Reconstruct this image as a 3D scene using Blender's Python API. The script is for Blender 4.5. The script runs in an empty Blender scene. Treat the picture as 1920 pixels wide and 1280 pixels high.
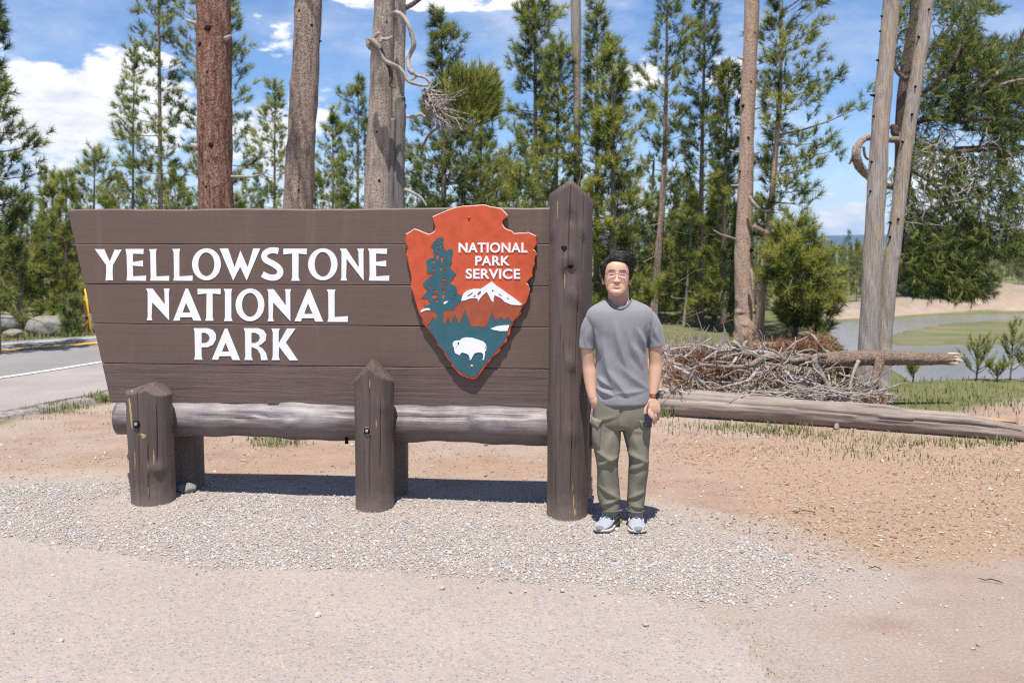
import bpy, bmesh, math, random
import numpy as np
from mathutils import Vector, Matrix, noise

scene = bpy.context.scene
C = scene.collection
R = math.radians
PI = math.pi

# ------------------------------------------------------------------ camera
LENS, CAM_H, PITCH = 35.0, 1.74, math.atan(180 / (35 / 36 * 1920))
FPX = LENS / 36 * 1920
cam_data = bpy.data.cameras.new("camera")
cam_data.lens = LENS
cam_data.sensor_width = 36
cam_data.clip_start = 0.1
cam_data.clip_end = 9000
cam_data.dof.use_dof = True
cam_data.dof.focus_distance = 6.25
cam_data.dof.aperture_fstop = 2.8
cam = bpy.data.objects.new("camera", cam_data)
cam.location = (0, 0, CAM_H)
cam.rotation_euler = (R(90) - PITCH, 0, 0)
C.objects.link(cam)
scene.camera = cam

# ------------------------------------------------------------------ world, sun, exposure
SUN_EL, SUN_AZ = R(71.0), R(-6)          # sun stands high behind the camera
sun_dir = Vector((math.sin(SUN_AZ) * math.cos(SUN_EL), -math.cos(SUN_AZ) * math.cos(SUN_EL), math.sin(SUN_EL)))
world = bpy.data.worlds.new("World")
scene.world = world
world.use_nodes = True
wt = world.node_tree
for n_ in list(wt.nodes):
    wt.nodes.remove(n_)


def wn(kind, **kw):
    n = wt.nodes.new(kind)
    for k, v in kw.items():
        setattr(n, k, v)
    return n


def wmath(op, a, b=None, clamp=False):
    n = wn("ShaderNodeMath", operation=op, use_clamp=clamp)
    for i, x in enumerate((a, b)):
        if x is None:
            continue
        if isinstance(x, (int, float)):
            n.inputs[i].default_value = x
        else:
            wt.links.new(x, n.inputs[i])
    return n.outputs[0]


sky = wn("ShaderNodeTexSky", sky_type="NISHITA", sun_disc=False, sun_elevation=SUN_EL,
         sun_rotation=math.atan2(sun_dir.x, sun_dir.y), altitude=2000, air_density=1.0, dust_density=0.6, ozone_density=1.6)
tc = wn("ShaderNodeTexCoord")
mp = wn("ShaderNodeMapping")
mp.inputs["Scale"].default_value = (1, 1, 2.6)
wt.links.new(tc.outputs["Generated"], mp.inputs["Vector"])


def wnoise(scale, detail, rough, off=(0, 0, 0)):
    m = wn("ShaderNodeMapping")
    m.inputs["Location"].default_value = off
    wt.links.new(mp.outputs[0], m.inputs["Vector"])
    n = wn("ShaderNodeTexNoise")
    n.inputs["Scale"].default_value = scale
    n.inputs["Detail"].default_value = detail
    n.inputs["Roughness"].default_value = rough
    wt.links.new(m.outputs[0], n.inputs["Vector"])
    return n.outputs["Fac"]


def wrange(x, a, b, c=0.0, d=1.0):
    n = wn("ShaderNodeMapRange", clamp=True, interpolation_type="SMOOTHSTEP")
    wt.links.new(x, n.inputs[0])
    for i, v in enumerate((a, b, c, d)):
        n.inputs[i + 1].default_value = v
    return n.outputs[0]


def skydir(px, py):
    u, v = (px - 960) / FPX, (640 - py) / FPX
    d = Vector((u, math.cos(PITCH) + v * math.sin(PITCH), -math.sin(PITCH) + v * math.cos(PITCH)))
    return d.normalized()


def cloud_bank(px, py, w, h, strength=1.0):
    """an elliptical bank of cumulus in the direction of (px, py); w, h are its half-sizes in radians"""
    d = skydir(px, py)
    s = wn("ShaderNodeVectorMath", operation="SUBTRACT")
    wt.links.new(tc.outputs["Generated"], s.inputs[0])
    s.inputs[1].default_value = d
    m = wn("ShaderNodeVectorMath", operation="MULTIPLY")
    wt.links.new(s.outputs[0], m.inputs[0])
    m.inputs[1].default_value = (1 / w, 1 / w, 1 / h)
    ln = wn("ShaderNodeVectorMath", operation="LENGTH")
    wt.links.new(m.outputs[0], ln.inputs[0])
    return wmath("MULTIPLY", wmath("SUBTRACT", 1.0, ln.outputs["Value"]), strength)


big = wnoise(3.2, 9, 0.58, (3.1, 1.7, 0.4))
billow = wnoise(11.0, 8, 0.6, (0.3, 2.2, 5.0))
wisp = wnoise(4.4, 6, 0.62, (7.3, 0.9, 1.5))
banks = None
for a in [(95, 215, 0.105, 0.062, 1.0), (215, 195, 0.085, 0.055, 1.0), (15, 160, 0.05, 0.04, 0.8), (520, 260, 0.06, 0.06, 0.55),
          (760, 2, 0.075, 0.012, 0.8), (1010, -6, 0.05, 0.012, 0.6), (1590, 395, 0.06, 0.038, 0.8), (1190, 140, 0.035, 0.02, 0.55),
          (1365, 140, 0.03, 0.02, 0.6), (110, 312, 0.04, 0.006, 0.7), (1760, 350, 0.09, 0.05, 0.7), (480, 60, 0.025, 0.012, 0.12)]:
    b = cloud_bank(*a)
    banks = b if banks is None else wmath("MAXIMUM", banks, b)
puffs = wnoise(30.0, 6, 0.6, (1.3, 0.2, 2.0))
bil = wmath("ADD", wmath("ADD", wmath("MULTIPLY", wmath("SUBTRACT", billow, 0.5), 2.2), wmath("MULTIPLY", wmath("SUBTRACT", puffs, 0.5), 0.9)), wmath("MULTIPLY", wmath("SUBTRACT", big, 0.5), 0.8))
cum = wrange(wmath("ADD", banks, bil), 0.08, 0.36)
everywhere = wmath("MULTIPLY", wrange(big, 0.52, 0.70), 0.55)
veil = wmath("MULTIPLY", wrange(wisp, 0.44, 0.75), 0.32)
up_ = wn("ShaderNodeSeparateXYZ")
wt.links.new(tc.outputs["Generated"], up_.inputs[0])
low = wmath("MULTIPLY", wrange(up_.outputs["Z"], 0.13, 0.01), wrange(wisp, 0.30, 0.62, 0.30, 0.82))     # milky air and cloud low down, all round
fac = wmath("MAXIMUM", wmath("MAXIMUM", cum, everywhere), wmath("MAXIMUM", veil, low))
shade = wrange(wmath("ADD", wmath("MULTIPLY", billow, 0.6), wmath("MULTIPLY", puffs, 0.4)), 0.36, 0.60)
ccol = wn("ShaderNodeMix", data_type="RGBA")
wt.links.new(shade, ccol.inputs[0])
ccol.inputs[6].default_value = (6.5, 6.7, 7.3, 1)
ccol.inputs[7].default_value = (9.2, 9.2, 9.2, 1)
skymix = wn("ShaderNodeMix", data_type="RGBA")
wt.links.new(fac, skymix.inputs[0])
tint = wn("ShaderNodeMix", data_type="RGBA", blend_type="MULTIPLY")
tint.inputs[0].default_value = 1.0
tint.inputs[7].default_value = (0.80, 0.98, 1.19, 1)
wt.links.new(sky.outputs[0], tint.inputs[6])
wt.links.new(tint.outputs[2], skymix.inputs[6])
wt.links.new(ccol.outputs[2], skymix.inputs[7])
bg = wn("ShaderNodeBackground")
bg.inputs["Strength"].default_value = 0.09
wt.links.new(skymix.outputs[2], bg.inputs["Color"])
wo = wn("ShaderNodeOutputWorld")
wt.links.new(bg.outputs[0], wo.inputs["Surface"])

sun_data = bpy.data.lights.new("sun", "SUN")
sun_data.energy = 4.7
sun_data.angle = R(0.53)
sun_data.color = (1.0, 0.955, 0.89)
sun = bpy.data.objects.new("sun", sun_data)
sun.rotation_euler = sun_dir.to_track_quat("Z", "Y").to_euler()
sun.location = (4, -8, 20)
C.objects.link(sun)

scene.view_settings.view_transform = "Standard"
scene.view_settings.look = "None"
scene.view_settings.gamma = 1.0
scene.view_settings.exposure = 0.55
scene.view_settings.use_curve_mapping = False
scene.render.engine = "CYCLES"
scene.cycles.use_denoising = False
scene.cycles.filter_width = 1.15
scene.cycles.max_bounces = 7
scene.cycles.diffuse_bounces = 4
scene.cycles.transparent_max_bounces = 24
scene.cycles.use_adaptive_sampling = True
scene.cycles.adaptive_threshold = 0.008

# ------------------------------------------------------------------ placing things
CP, SP = math.cos(PITCH), math.sin(PITCH)


def ray(px, py):
    u, v = (px - 960) / FPX, (640 - py) / FPX
    return Vector((u, CP + v * SP, -SP + v * CP))


def at(px, py, Y):
    d = ray(px, py)
    t = Y / d.y
    return Vector((d.x * t, Y, CAM_H + d.z * t))


def gnd(px, py, z=0.0):
    d = ray(px, py)
    t = (z - CAM_H) / d.z
    return Vector((d.x * t, d.y * t, z))


def ppm(Y):
    return FPX / Y          # photograph pixels per metre at depth Y


# ------------------------------------------------------------------ tagging and meshes
def tag(o, label=None, cat=None, group=None, kind=None):
    if label: o["label"] = label
    if cat: o["category"] = cat
    if group: o["group"] = group
    if kind: o["kind"] = kind
    return o


def empty(name, loc=(0, 0, 0), rz=0.0, parent=None):
    o = bpy.data.objects.new(name, None)
    o.empty_display_size = 0.2
    o.location = loc
    o.rotation_euler = (0, 0, rz)
    C.objects.link(o)
    if parent: o.parent = parent
    return o


class MB:
    """collects vertices, quads and triangles, then links them as one mesh object"""
    def __init__(self):
        self.v, self.q, self.t, self.a, self.nn, self.n = [], [], [], [], [], 0

    def add(self, V, Q=None, T=None, attr=None, nrm=None):
        V = np.asarray(V, float).reshape(-1, 3)
        if Q is not None and len(Q): self.q.append(np.asarray(Q, np.int64).reshape(-1, 4) + self.n)
        if T is not None and len(T): self.t.append(np.asarray(T, np.int64).reshape(-1, 3) + self.n)
        self.v.append(V)
        self.a.append(np.full(len(V), 0.5) if attr is None else (np.full(len(V), attr) if np.isscalar(attr) else np.asarray(attr)))
        self.nn.append(np.tile([[0.0, 0.0, 1.0]], (len(V), 1)) if nrm is None else np.asarray(nrm))
        self.n += len(V)
        return self

    def arrays(self):
        V = np.concatenate(self.v) if self.v else np.zeros((0, 3))
        Q = np.concatenate(self.q) if self.q else np.zeros((0, 4), np.int64)
        T = np.concatenate(self.t) if self.t else np.zeros((0, 3), np.int64)
        return V, Q, T

    def mesh(self, name, smooth=True, attr=False):
        V, Q, T = self.arrays()
        me = bpy.data.meshes.new(name)
        me.vertices.add(len(V))
        me.vertices.foreach_set("co", V.astype(np.float32).ravel())
        me.loops.add(4 * len(Q) + 3 * len(T))
        me.loops.foreach_set("vertex_index", np.concatenate([Q.ravel(), T.ravel()]).astype(np.int32))
        me.polygons.add(len(Q) + len(T))
        ls = np.concatenate([np.arange(len(Q)) * 4, 4 * len(Q) + np.arange(len(T)) * 3]).astype(np.int32)
        me.polygons.foreach_set("loop_start", ls)
        me.polygons.foreach_set("use_smooth", np.full(len(Q) + len(T), bool(smooth)))
        if attr:
            at_ = me.attributes.new("tint", "FLOAT", "POINT")
            at_.data.foreach_set("value", np.concatenate(self.a).astype(np.float32))
            if attr == "leaf":
                an = me.attributes.new("puff", "FLOAT_VECTOR", "POINT")
                an.data.foreach_set("vector", np.concatenate(self.nn).astype(np.float32).ravel())
        me.update(calc_edges=True)
        return me

    def build(self, name, mat, parent=None, smooth=True, attr=False):
        return link(name, self.mesh(name, smooth, attr), mat, parent)


def link(name, me, mat, parent=None):
    o = bpy.data.objects.new(name, me)
    if mat and not me.materials: me.materials.append(mat)
    C.objects.link(o)
    if parent: o.parent = parent
    return o


def tube(pts, rad, n=8, cap=True, jitter=0.0, rng=None, flat=1.0, seed_up=None):
    """a tapering tube along pts; returns V, Q, T"""
    P = np.asarray(pts, float)
    m = len(P)
    rad = np.broadcast_to(np.asarray(rad, float), (m,))
    tan = np.gradient(P, axis=0)
    tan /= np.linalg.norm(tan, axis=1)[:, None] + 1e-12
    up = np.array(seed_up if seed_up is not None else ((0, 0, 1) if abs(tan[0][2]) < 0.9 else (1, 0, 0)), float)
    u = np.cross(tan[0], up); u /= np.linalg.norm(u)
    ang = np.arange(n) * 2 * PI / n
    ca, sa = np.cos(ang), np.sin(ang)
    V = np.empty((m, n, 3))
    for i in range(m):
        u = u - tan[i] * np.dot(u, tan[i]); u /= np.linalg.norm(u) + 1e-12
        w = np.cross(tan[i], u)
        r = rad[i] * (1 + (rng.normal(0, jitter, n) if jitter else 0))
        V[i] = P[i] + np.outer(ca * r, u) + np.outer(sa * r * flat, w)
    V = V.reshape(-1, 3)
    i, j = np.meshgrid(np.arange(m - 1), np.arange(n), indexing="ij")
    j2 = (j + 1) % n
    Q = np.stack([i * n + j, i * n + j2, (i + 1) * n + j2, (i + 1) * n + j], -1).reshape(-1, 4)[:, ::-1]
    T = np.zeros((0, 3), int)
    if cap:
        V = np.vstack([V, P[:1], P[-1:]])
        k = np.arange(n); k2 = (k + 1) % n
        T = np.vstack([np.stack([np.full(n, m * n), k, k2], -1), np.stack([np.full(n, m * n + 1), (m - 1) * n + k2, (m - 1) * n + k], -1)])
    return V, Q, T


def spline(pts, k=6):
    """Catmull-Rom through pts with k samples a span (works on any column count)"""
    P = np.asarray(pts, float)
    if len(P) < 3:
        t = np.linspace(0, 1, k + 1)[:, None]
        return P[0] * (1 - t) + P[-1] * t
    E = np.vstack([2 * P[0] - P[1], P, 2 * P[-1] - P[-2]])
    out = []
    for i in range(len(P) - 1):
        a, b, c, d = E[i:i + 4]
        for t in np.linspace(0, 1, k, endpoint=False):
            out.append(0.5 * ((2 * b) + (c - a) * t + (2 * a - 5 * b + 4 * c - d) * t * t + (-a + 3 * b - 3 * c + d) * t ** 3))
    out.append(P[-1])
    return np.array(out)


def loft(rings, cap0=True, cap1=True):
    """closed surface through equal-length rings (m, n, 3)"""
    Rg = np.asarray(rings, float)
    m, n = Rg.shape[:2]
    V = Rg.reshape(-1, 3)
    i, j = np.meshgrid(np.arange(m - 1), np.arange(n), indexing="ij")
    j2 = (j + 1) % n
    Q = np.stack([i * n + j, i * n + j2, (i + 1) * n + j2, (i + 1) * n + j], -1).reshape(-1, 4)
    T = []
    k = np.arange(n); k2 = (k + 1) % n
    if cap0:
        T.append(np.stack([np.full(n, len(V)), k2, k], -1)); V = np.vstack([V, Rg[0].mean(0)])
    if cap1:
        T.append(np.stack([np.full(n, len(V)), (m - 1) * n + k, (m - 1) * n + k2], -1)); V = np.vstack([V, Rg[-1].mean(0)])
    return V, Q, (np.vstack(T) if T else np.zeros((0, 3), int))


def box(x0, x1, y0, y1, z0, z1):
    V = [(x, y, z) for x in (x0, x1) for y in (y0, y1) for z in (z0, z1)]
    Q = [(0, 1, 3, 2), (4, 6, 7, 5), (0, 4, 5, 1), (2, 3, 7, 6), (0, 2, 6, 4), (1, 5, 7, 3)]
    return np.array(V, float), np.array(Q), None


def in_poly(P, poly):
    x, y = P[:, 0], P[:, 1]
    poly = np.asarray(poly, float)
    ins = np.zeros(len(P), bool)
    for (x1, y1), (x2, y2) in zip(poly, np.roll(poly, -1, 0)):
        c = ((y1 > y) != (y2 > y)) & (x < (x2 - x1) * (y - y1) / ((y2 - y1) if y2 != y1 else 1e-9) + x1)
        ins ^= c
    return ins


def seg_dist(P, a, b):
    a, b = np.asarray(a, float), np.asarray(b, float)
    d = b - a
    t = np.clip(((P - a) @ d) / (d @ d + 1e-12), 0, 1)
    return np.linalg.norm(P - (a + t[:, None] * d), axis=1)


def poly_dist(P, poly, closed=True):
    poly = np.asarray(poly, float)
    D = np.full(len(P), 1e9)
    for i in range(len(poly) - (0 if closed else 1)):
        D = np.minimum(D, seg_dist(P, poly[i], poly[(i + 1) % len(poly)]))
    return D


def smooth01(x):
    x = np.clip(x, 0, 1)
    return x * x * (3 - 2 * x)


def vnoise(P, scale, seed=0.0):
    """cheap smooth value noise on an (n,2) array: sums of rotated sines, range about -1..1"""
    out = np.zeros(len(P))
    rr = np.random.default_rng(int(seed * 1000) + 7)
    for k in range(7):
        a = rr.uniform(0, 2 * PI); f = scale * rr.uniform(0.5, 2.2); ph = rr.uniform(0, 2 * PI)
        ph2 = rr.uniform(0, 2 * PI); f2 = f * rr.uniform(0.4, 1.1)
        u = P[:, 0] * math.cos(a) + P[:, 1] * math.sin(a); w = -P[:, 0] * math.sin(a) + P[:, 1] * math.cos(a)
        out += np.sin(u * f + ph + 1.3 * np.sin(w * f2 + ph2))
    return out / 4.0


# ------------------------------------------------------------------ materials
def new_mat(name, rough=0.8, spec=0.3):
    m = bpy.data.materials.new(name)
    m.use_nodes = True
    b = m.node_tree.nodes["Principled BSDF"]
    b.inputs["Roughness"].default_value = rough
    b.inputs["Specular IOR Level"].default_value = spec
    return m, m.node_tree, b


def nd(nt, kind, ins=None, **props):
    n = nt.nodes.new(kind)
    for k, v in props.items(): setattr(n, k, v)
    for k, v in (ins or {}).items():
        if hasattr(v, "is_linked"): nt.links.new(v, n.inputs[k])
        else: n.inputs[k].default_value = v
    return n


def coords(nt, scale=(1, 1, 1), out="Object", loc=(0, 0, 0)):
    t = nd(nt, "ShaderNodeTexCoord")
    return nd(nt, "ShaderNodeMapping", {"Vector": t.outputs[out], "Scale": scale, "Location": loc}).outputs[0]


def f_noise(nt, vec, scale, detail=5, rough=0.6, dist=0.0):
    return nd(nt, "ShaderNodeTexNoise", {"Vector": vec, "Scale": scale, "Detail": detail, "Roughness": rough, "Distortion": dist}).outputs["Fac"]


def f_voro(nt, vec, scale, feature="F1", out="Distance", rnd=1.0):
    return nd(nt, "ShaderNodeTexVoronoi", {"Vector": vec, "Scale": scale, "Randomness": rnd}, feature=feature).outputs[out]


def f_range(nt, x, a, b, c=0.0, d=1.0):
    return nd(nt, "ShaderNodeMapRange", {0: x, 1: a, 2: b, 3: c, 4: d}, clamp=True, interpolation_type="SMOOTHSTEP").outputs[0]


def f_math(nt, op, a, b=0.0):
    return nd(nt, "ShaderNodeMath", {0: a, 1: b}, operation=op).outputs[0]


def ramp(nt, fac, stops, interp="LINEAR"):
    r = nd(nt, "ShaderNodeValToRGB", {"Fac": fac})
    r.color_ramp.interpolation = interp
    e = r.color_ramp.elements
    while len(e) < len(stops): e.new(0.5)
    for i, (p, c) in enumerate(stops):
        e[i].position = p
        e[i].color = (*c, 1) if len(c) == 3 else c
    return r.outputs["Color"]


def mixc(nt, fac, a, b, blend="MIX"):
    n = nd(nt, "ShaderNodeMix", data_type="RGBA", blend_type=blend)
    for i, v in ((0, fac), (6, a), (7, b)):
        if hasattr(v, "is_linked"): nt.links.new(v, n.inputs[i])
        else: n.inputs[i].default_value = (*v, 1) if isinstance(v, tuple) and len(v) == 3 else v
    return n.outputs[2]


def set_in(nt, b, name, v):
    if hasattr(v, "is_linked"): nt.links.new(v, b.inputs[name])
    else: b.inputs[name].default_value = (*v, 1) if isinstance(v, tuple) and len(v) == 3 else v


def bump(nt, b, height, strength=0.4, dist=0.01):
    n = nd(nt, "ShaderNodeBump", {"Height": height, "Strength": strength, "Distance": dist})
    nt.links.new(n.outputs[0], b.inputs["Normal"])


def plain(name, col, rough=0.6, spec=0.4, nscale=30.0, var=0.15, bstr=0.1, metal=0.0):
    """a flat colour with a little procedural unevenness"""
    m, nt, b = new_mat(name, rough, spec)
    v = coords(nt)
    f = f_noise(nt, v, nscale, 4)
    d = tuple(max(0, c * (1 - var)) for c in col); l = tuple(min(1, c * (1 + var)) for c in col)
    set_in(nt, b, "Base Color", ramp(nt, f, [(0.3, d), (0.7, l)]))
    b.inputs["Metallic"].default_value = metal
    if bstr: bump(nt, b, f, bstr, 0.005)
    return m


def wood_paint(name, base, light, dark, along="x", wear=0.0, wear_sheen_col=(0.42, 0.40, 0.42), rough=0.52, grain=1.0, flake=None, bscale=1.0, sheen_z=None, dust=False, drips=False):
    """painted timber: grain stretched along one axis, paint rubbed pale where wear > 0, optionally a sunlit top painted in, flakes to bare wood"""
    m, nt, b = new_mat(name, rough, 0.45)
    st = {"x": (0.6, 14, 14), "z": (14, 14, 0.6)}[along]
    vg = coords(nt, tuple(s * grain for s in st))
    vo = coords(nt)
    g = f_noise(nt, vg, 2.4, 9, 0.72)
    g2 = f_noise(nt, vg, 4.6, 8, 0.8)
    blot = f_noise(nt, vo, 3.0, 5, 0.6)
    c = ramp(nt, g, [(0.25, dark), (0.5, base), (0.78, light)])
    c = mixc(nt, f_range(nt, blot, 0.35, 0.7, 0.0, 0.45), c, light)
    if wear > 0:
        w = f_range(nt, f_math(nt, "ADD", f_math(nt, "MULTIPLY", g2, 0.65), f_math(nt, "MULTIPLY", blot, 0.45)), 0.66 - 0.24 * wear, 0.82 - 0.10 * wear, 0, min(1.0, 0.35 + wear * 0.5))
        if sheen_z:                     # worn paint, kept to the upper side to paint in its sunlit sheen
            w = f_math(nt, "MULTIPLY", w, f_range(nt, nd(nt, "ShaderNodeSeparateXYZ", {0: vo}).outputs["Z"], *sheen_z))
        c = mixc(nt, w, c, wear_sheen_col)
    if flake:
        fl = f_range(nt, f_noise(nt, coords(nt, tuple(s * 0.35 for s in st), loc=(3, 1, 2)), 6.0, 6, 0.75), 0.66, 0.70)
        c = mixc(nt, fl, c, flake)
    if drips:                          # faint run marks and faded patches
        dr = f_noise(nt, coords(nt, (7, 7, 0.8), loc=(1, 0, 2)), 1.0, 6, 0.7)
        c = mixc(nt, f_range(nt, dr, 0.52, 0.72, 0.0, 0.30), c, (0.20, 0.15, 0.125))
        c = mixc(nt, f_range(nt, f_noise(nt, coords(nt, (1, 1, 3), loc=(6, 0, 1)), 5.0, 8, 0.75, 2.0), 0.66, 0.74, 0.0, 0.35), c, (0.26, 0.215, 0.19))
    if dust:                           # dirt splashed up from the ground
        zz = nd(nt, "ShaderNodeSeparateXYZ", {0: vo}).outputs["Z"]
        c = mixc(nt, f_range(nt, f_math(nt, "ADD", zz, f_math(nt, "MULTIPLY", f_noise(nt, vo, 14, 6, 0.7), 0.28)), 0.34, 0.12, 0.0, 0.38), c, (0.32, 0.265, 0.22))
    set_in(nt, b, "Base Color", c)
    h = f_math(nt, "ADD", f_math(nt, "MULTIPLY", g, 0.6), f_math(nt, "MULTIPLY", g2, 0.5))
    bump(nt, b, h, 0.35 * bscale, 0.012)
    return m


def bark(name, dark, mid, light, scale=1.0, flake=0.5, bstr=0.8, zs=0.4, grey=None):
    scale, zs = scale * 1.9, min(1.0, zs * 1.35)
    m, nt, b = new_mat(name, 0.92, 0.15)
    v = coords(nt, (1, 1, zs))
    vo = f_voro(nt, v, 34 * scale)
    n1 = f_noise(nt, v, 16 * scale, 8, 0.7)
    n2 = f_noise(nt, coords(nt, (1, 1, 0.5)), 1.6, 5, 0.6)
    n3 = f_noise(nt, coords(nt, (1, 1, 0.75)), 60 * scale, 4, 0.7)
    f = f_math(nt, "ADD", f_math(nt, "MULTIPLY", n1, 0.6), f_math(nt, "MULTIPLY", n3, 0.4))
    c = ramp(nt, f, [(0.34, dark), (0.47, mid), (0.62, light)])
    c = mixc(nt, f_range(nt, n2, 0.40, 0.70, 0.0, 0.55), c, grey or mid)
    n4 = f_noise(nt, coords(nt, (1, 1, 0.13 * zs), loc=(3, 3, 1)), 13 * scale, 6, 0.7, 0.4)       # long plates and furrows
    c = mixc(nt, f_range(nt, n4, 0.50, 0.36, 0.0, 0.8 * flake), c, dark)
    c = mixc(nt, f_range(nt, n4, 0.56, 0.68, 0.0, 0.5), c, light)
    c = mixc(nt, f_range(nt, vo, 0.55, 0.8, 0.0, 0.55 * flake), c, dark)
    set_in(nt, b, "Base Color", c)
    bump(nt, b, f_math(nt, "ADD", n4, f_math(nt, "SUBTRACT", f, f_math(nt, "MULTIPLY", vo, 0.35))), bstr, 0.04)
    return m


def foliage(name, dark, mid, tip, trans=0.35, thin=0.0):
    m, nt, b = new_mat(name, 0.6, 0.25)
    t = nd(nt, "ShaderNodeAttribute", attribute_name="tint").outputs["Fac"]
    c = ramp(nt, t, [(0.0, dark), (0.5, mid), (1.0, tip)])
    set_in(nt, b, "Base Color", c)
    # a blade shades with the roundness of its whole tuft, as a dense brush of needles does
    pf = nd(nt, "ShaderNodeAttribute", attribute_name="puff").outputs["Vector"]
    wv = nd(nt, "ShaderNodeVectorTransform", {0: pf}, vector_type="NORMAL", convert_from="OBJECT", convert_to="WORLD").outputs[0]
    ge = nd(nt, "ShaderNodeNewGeometry").outputs["Normal"]
    mxn = nd(nt, "ShaderNodeMix", data_type="VECTOR"); mxn.inputs[0].default_value = 0.65
    nt.links.new(ge, mxn.inputs[4]); nt.links.new(wv, mxn.inputs[5])
    nv = nd(nt, "ShaderNodeVectorMath", {0: mxn.outputs[1]}, operation="NORMALIZE").outputs[0]
    nt.links.new(nv, b.inputs["Normal"])
    tr = nd(nt, "ShaderNodeBsdfTranslucent", {"Color": c})
    mx = nd(nt, "ShaderNodeMixShader", {0: trans, 1: b.outputs[0], 2: tr.outputs[0]})
    if thin:                       # each blade stands for a few needles with gaps between them
        mx = nd(nt, "ShaderNodeMixShader", {0: thin, 1: mx.outputs[0], 2: nd(nt, "ShaderNodeBsdfTransparent").outputs[0]})
    nt.links.new(mx.outputs[0], nt.nodes["Material Output"].inputs["Surface"])
    return m


M = {}
M["plank"] = wood_paint("brown painted plank", (0.124, 0.081, 0.063), (0.137, 0.091, 0.072), (0.112, 0.072, 0.056), "x", 0.04, (0.20, 0.15, 0.13), rough=0.5, bscale=0.5, drips=True)
M["plank_worn"] = wood_paint("weathered brown plank", (0.122, 0.082, 0.068), (0.152, 0.105, 0.088), (0.075, 0.050, 0.042), "x", 0.30, (0.27, 0.225, 0.215), rough=0.5, bscale=2.2)
M["post"] = wood_paint("brown painted post", (0.104, 0.075, 0.063), (0.138, 0.102, 0.087), (0.052, 0.037, 0.032), "z", 0.24, (0.21, 0.178, 0.168), flake=(0.26, 0.19, 0.09), rough=0.5, bscale=2.0, dust=True, drips=True)
M["beam"] = wood_paint("worn brown log with painted sheen", (0.120, 0.092, 0.086), (0.20, 0.168, 0.160), (0.068, 0.052, 0.048), "x", 0.9, (0.345, 0.318, 0.32), rough=0.45, flake=(0.42, 0.27, 0.16), sheen_z=(0.50, 0.60))  # pale top: worn paint plus the sun's sheen put into the colour
M["crack"] = plain("dark crack", (0.018, 0.014, 0.013), 0.9, 0.1)
M["bare"] = wood_paint("bare yellow wood", (0.38, 0.26, 0.11), (0.48, 0.36, 0.18), (0.15, 0.10, 0.055), "z", rough=0.7)
M["steel"] = plain("bolt steel", (0.35, 0.34, 0.35), 0.45, 0.5, metal=0.7)
M["letter"] = plain("white lettering paint", (0.80, 0.81, 0.82), 0.5, 0.4, 12, 0.03, 0.15)
M["orange"] = plain("orange red paint", (0.53, 0.088, 0.032), 0.55, 0.35, 14, 0.16, 0.3)
M["teal"] = plain("teal paint", (0.030, 0.110, 0.135), 0.5, 0.4, 14, 0.12, 0.15)
M["rust"] = plain("rust brown paint", (0.33, 0.075, 0.035), 0.55, 0.35, 16, 0.14, 0.2)
M["edge"] = plain("pale chipped edge", (0.62, 0.36, 0.28), 0.7, 0.2, 60, 0.35, 0.2)

# ================================================================== the setting
RNG = np.random.default_rng(11)
SIGN_O, SIGN_RZ = Vector((0.355, 6.30, 0)), R(-6)
g2 = lambda px, py, z=0.0: tuple(gnd(px, py, z)[:2])

GRAVEL_POLY = [g2(*p) for p in [(-260, 925), (0, 905), (130, 900), (240, 925), (330, 933), (400, 938), (500, 930), (640, 938), (800, 943), (1020, 948),
               (1110, 958), (1230, 962), (1330, 985), (1420, 1010), (1500, 1050), (1570, 1085), (1530, 1118), (1440, 1132), (1330, 1135),
               (1200, 1108), (1000, 1092), (800, 1078), (600, 1066), (400, 1066), (250, 1040), (120, 1010), (0, 1000), (-260, 985)]]
PAVE_EDGE = [g2(*p) for p in [(-900, 960), (-260, 985), (0, 1003), (120, 1018), (260, 1046), (400, 1066), (600, 1068), (800, 1080), (1000, 1094), (1130, 1100), (1240, 1128),
             (1330, 1165), (1400, 1215), (1450, 1290), (1470, 1420), (1480, 1700)]]
BANK = [(60.0, 12.9)] + [g2(*p) for p in [(1990, 716), (1920, 718), (1830, 719), (1750, 722), (1690, 724), (1660, 700), (1600, 672), (1560, 655), (1538, 630)]]
BANK += [(6.3, 20.5), (7.0, 24.0), (7.1, 28.0), (6.3, 34.0), (4.0, 42.0), (-4.0, 52.0), (-60.0, 58.0)]
RIVER_POLY = BANK + [(-60, 90), (80, 90), (80, 12.9)]
ROAD_NEAR = [(-9.5, 1.0), (-7.2, 5.5), (-6.1, 7.9), g2(0, 780), g2(205, 738), (-3.65, 14.4), (-2.2, 17.7), (-0.2, 22.0), (6.0, 36.0)]
ROAD_FAR = [(-17.5, 6.0), (-14.4, 10.4), (-11.4, 14.2), g2(0, 646), g2(183, 633), (-6.0, 21.8), (-4.5, 25.4), (-2.6, 29.8), (3.5, 44.0)]
ROAD_POLY = ROAD_NEAR + ROAD_FAR[::-1]
Z_WATER = -3.0
bluff_px = [1200, 1400, 1545, 1640, 1720, 1800, 1860, 1920, 2100, 2600]
bluff_base = [gnd(p, y, -2.9).y for p, y in zip(bluff_px, [602, 602, 602, 599, 592, 588, 587, 586, 584, 580])]
bluff_top = [-2.4, -2.4, -2.4, -2.15, -1.9, -1.55, -1.15, -1.35, -1.5, -1.6]


def px_of(P):
    return 960 + FPX * P[:, 0] / np.maximum(P[:, 1], 0.5)


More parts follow.
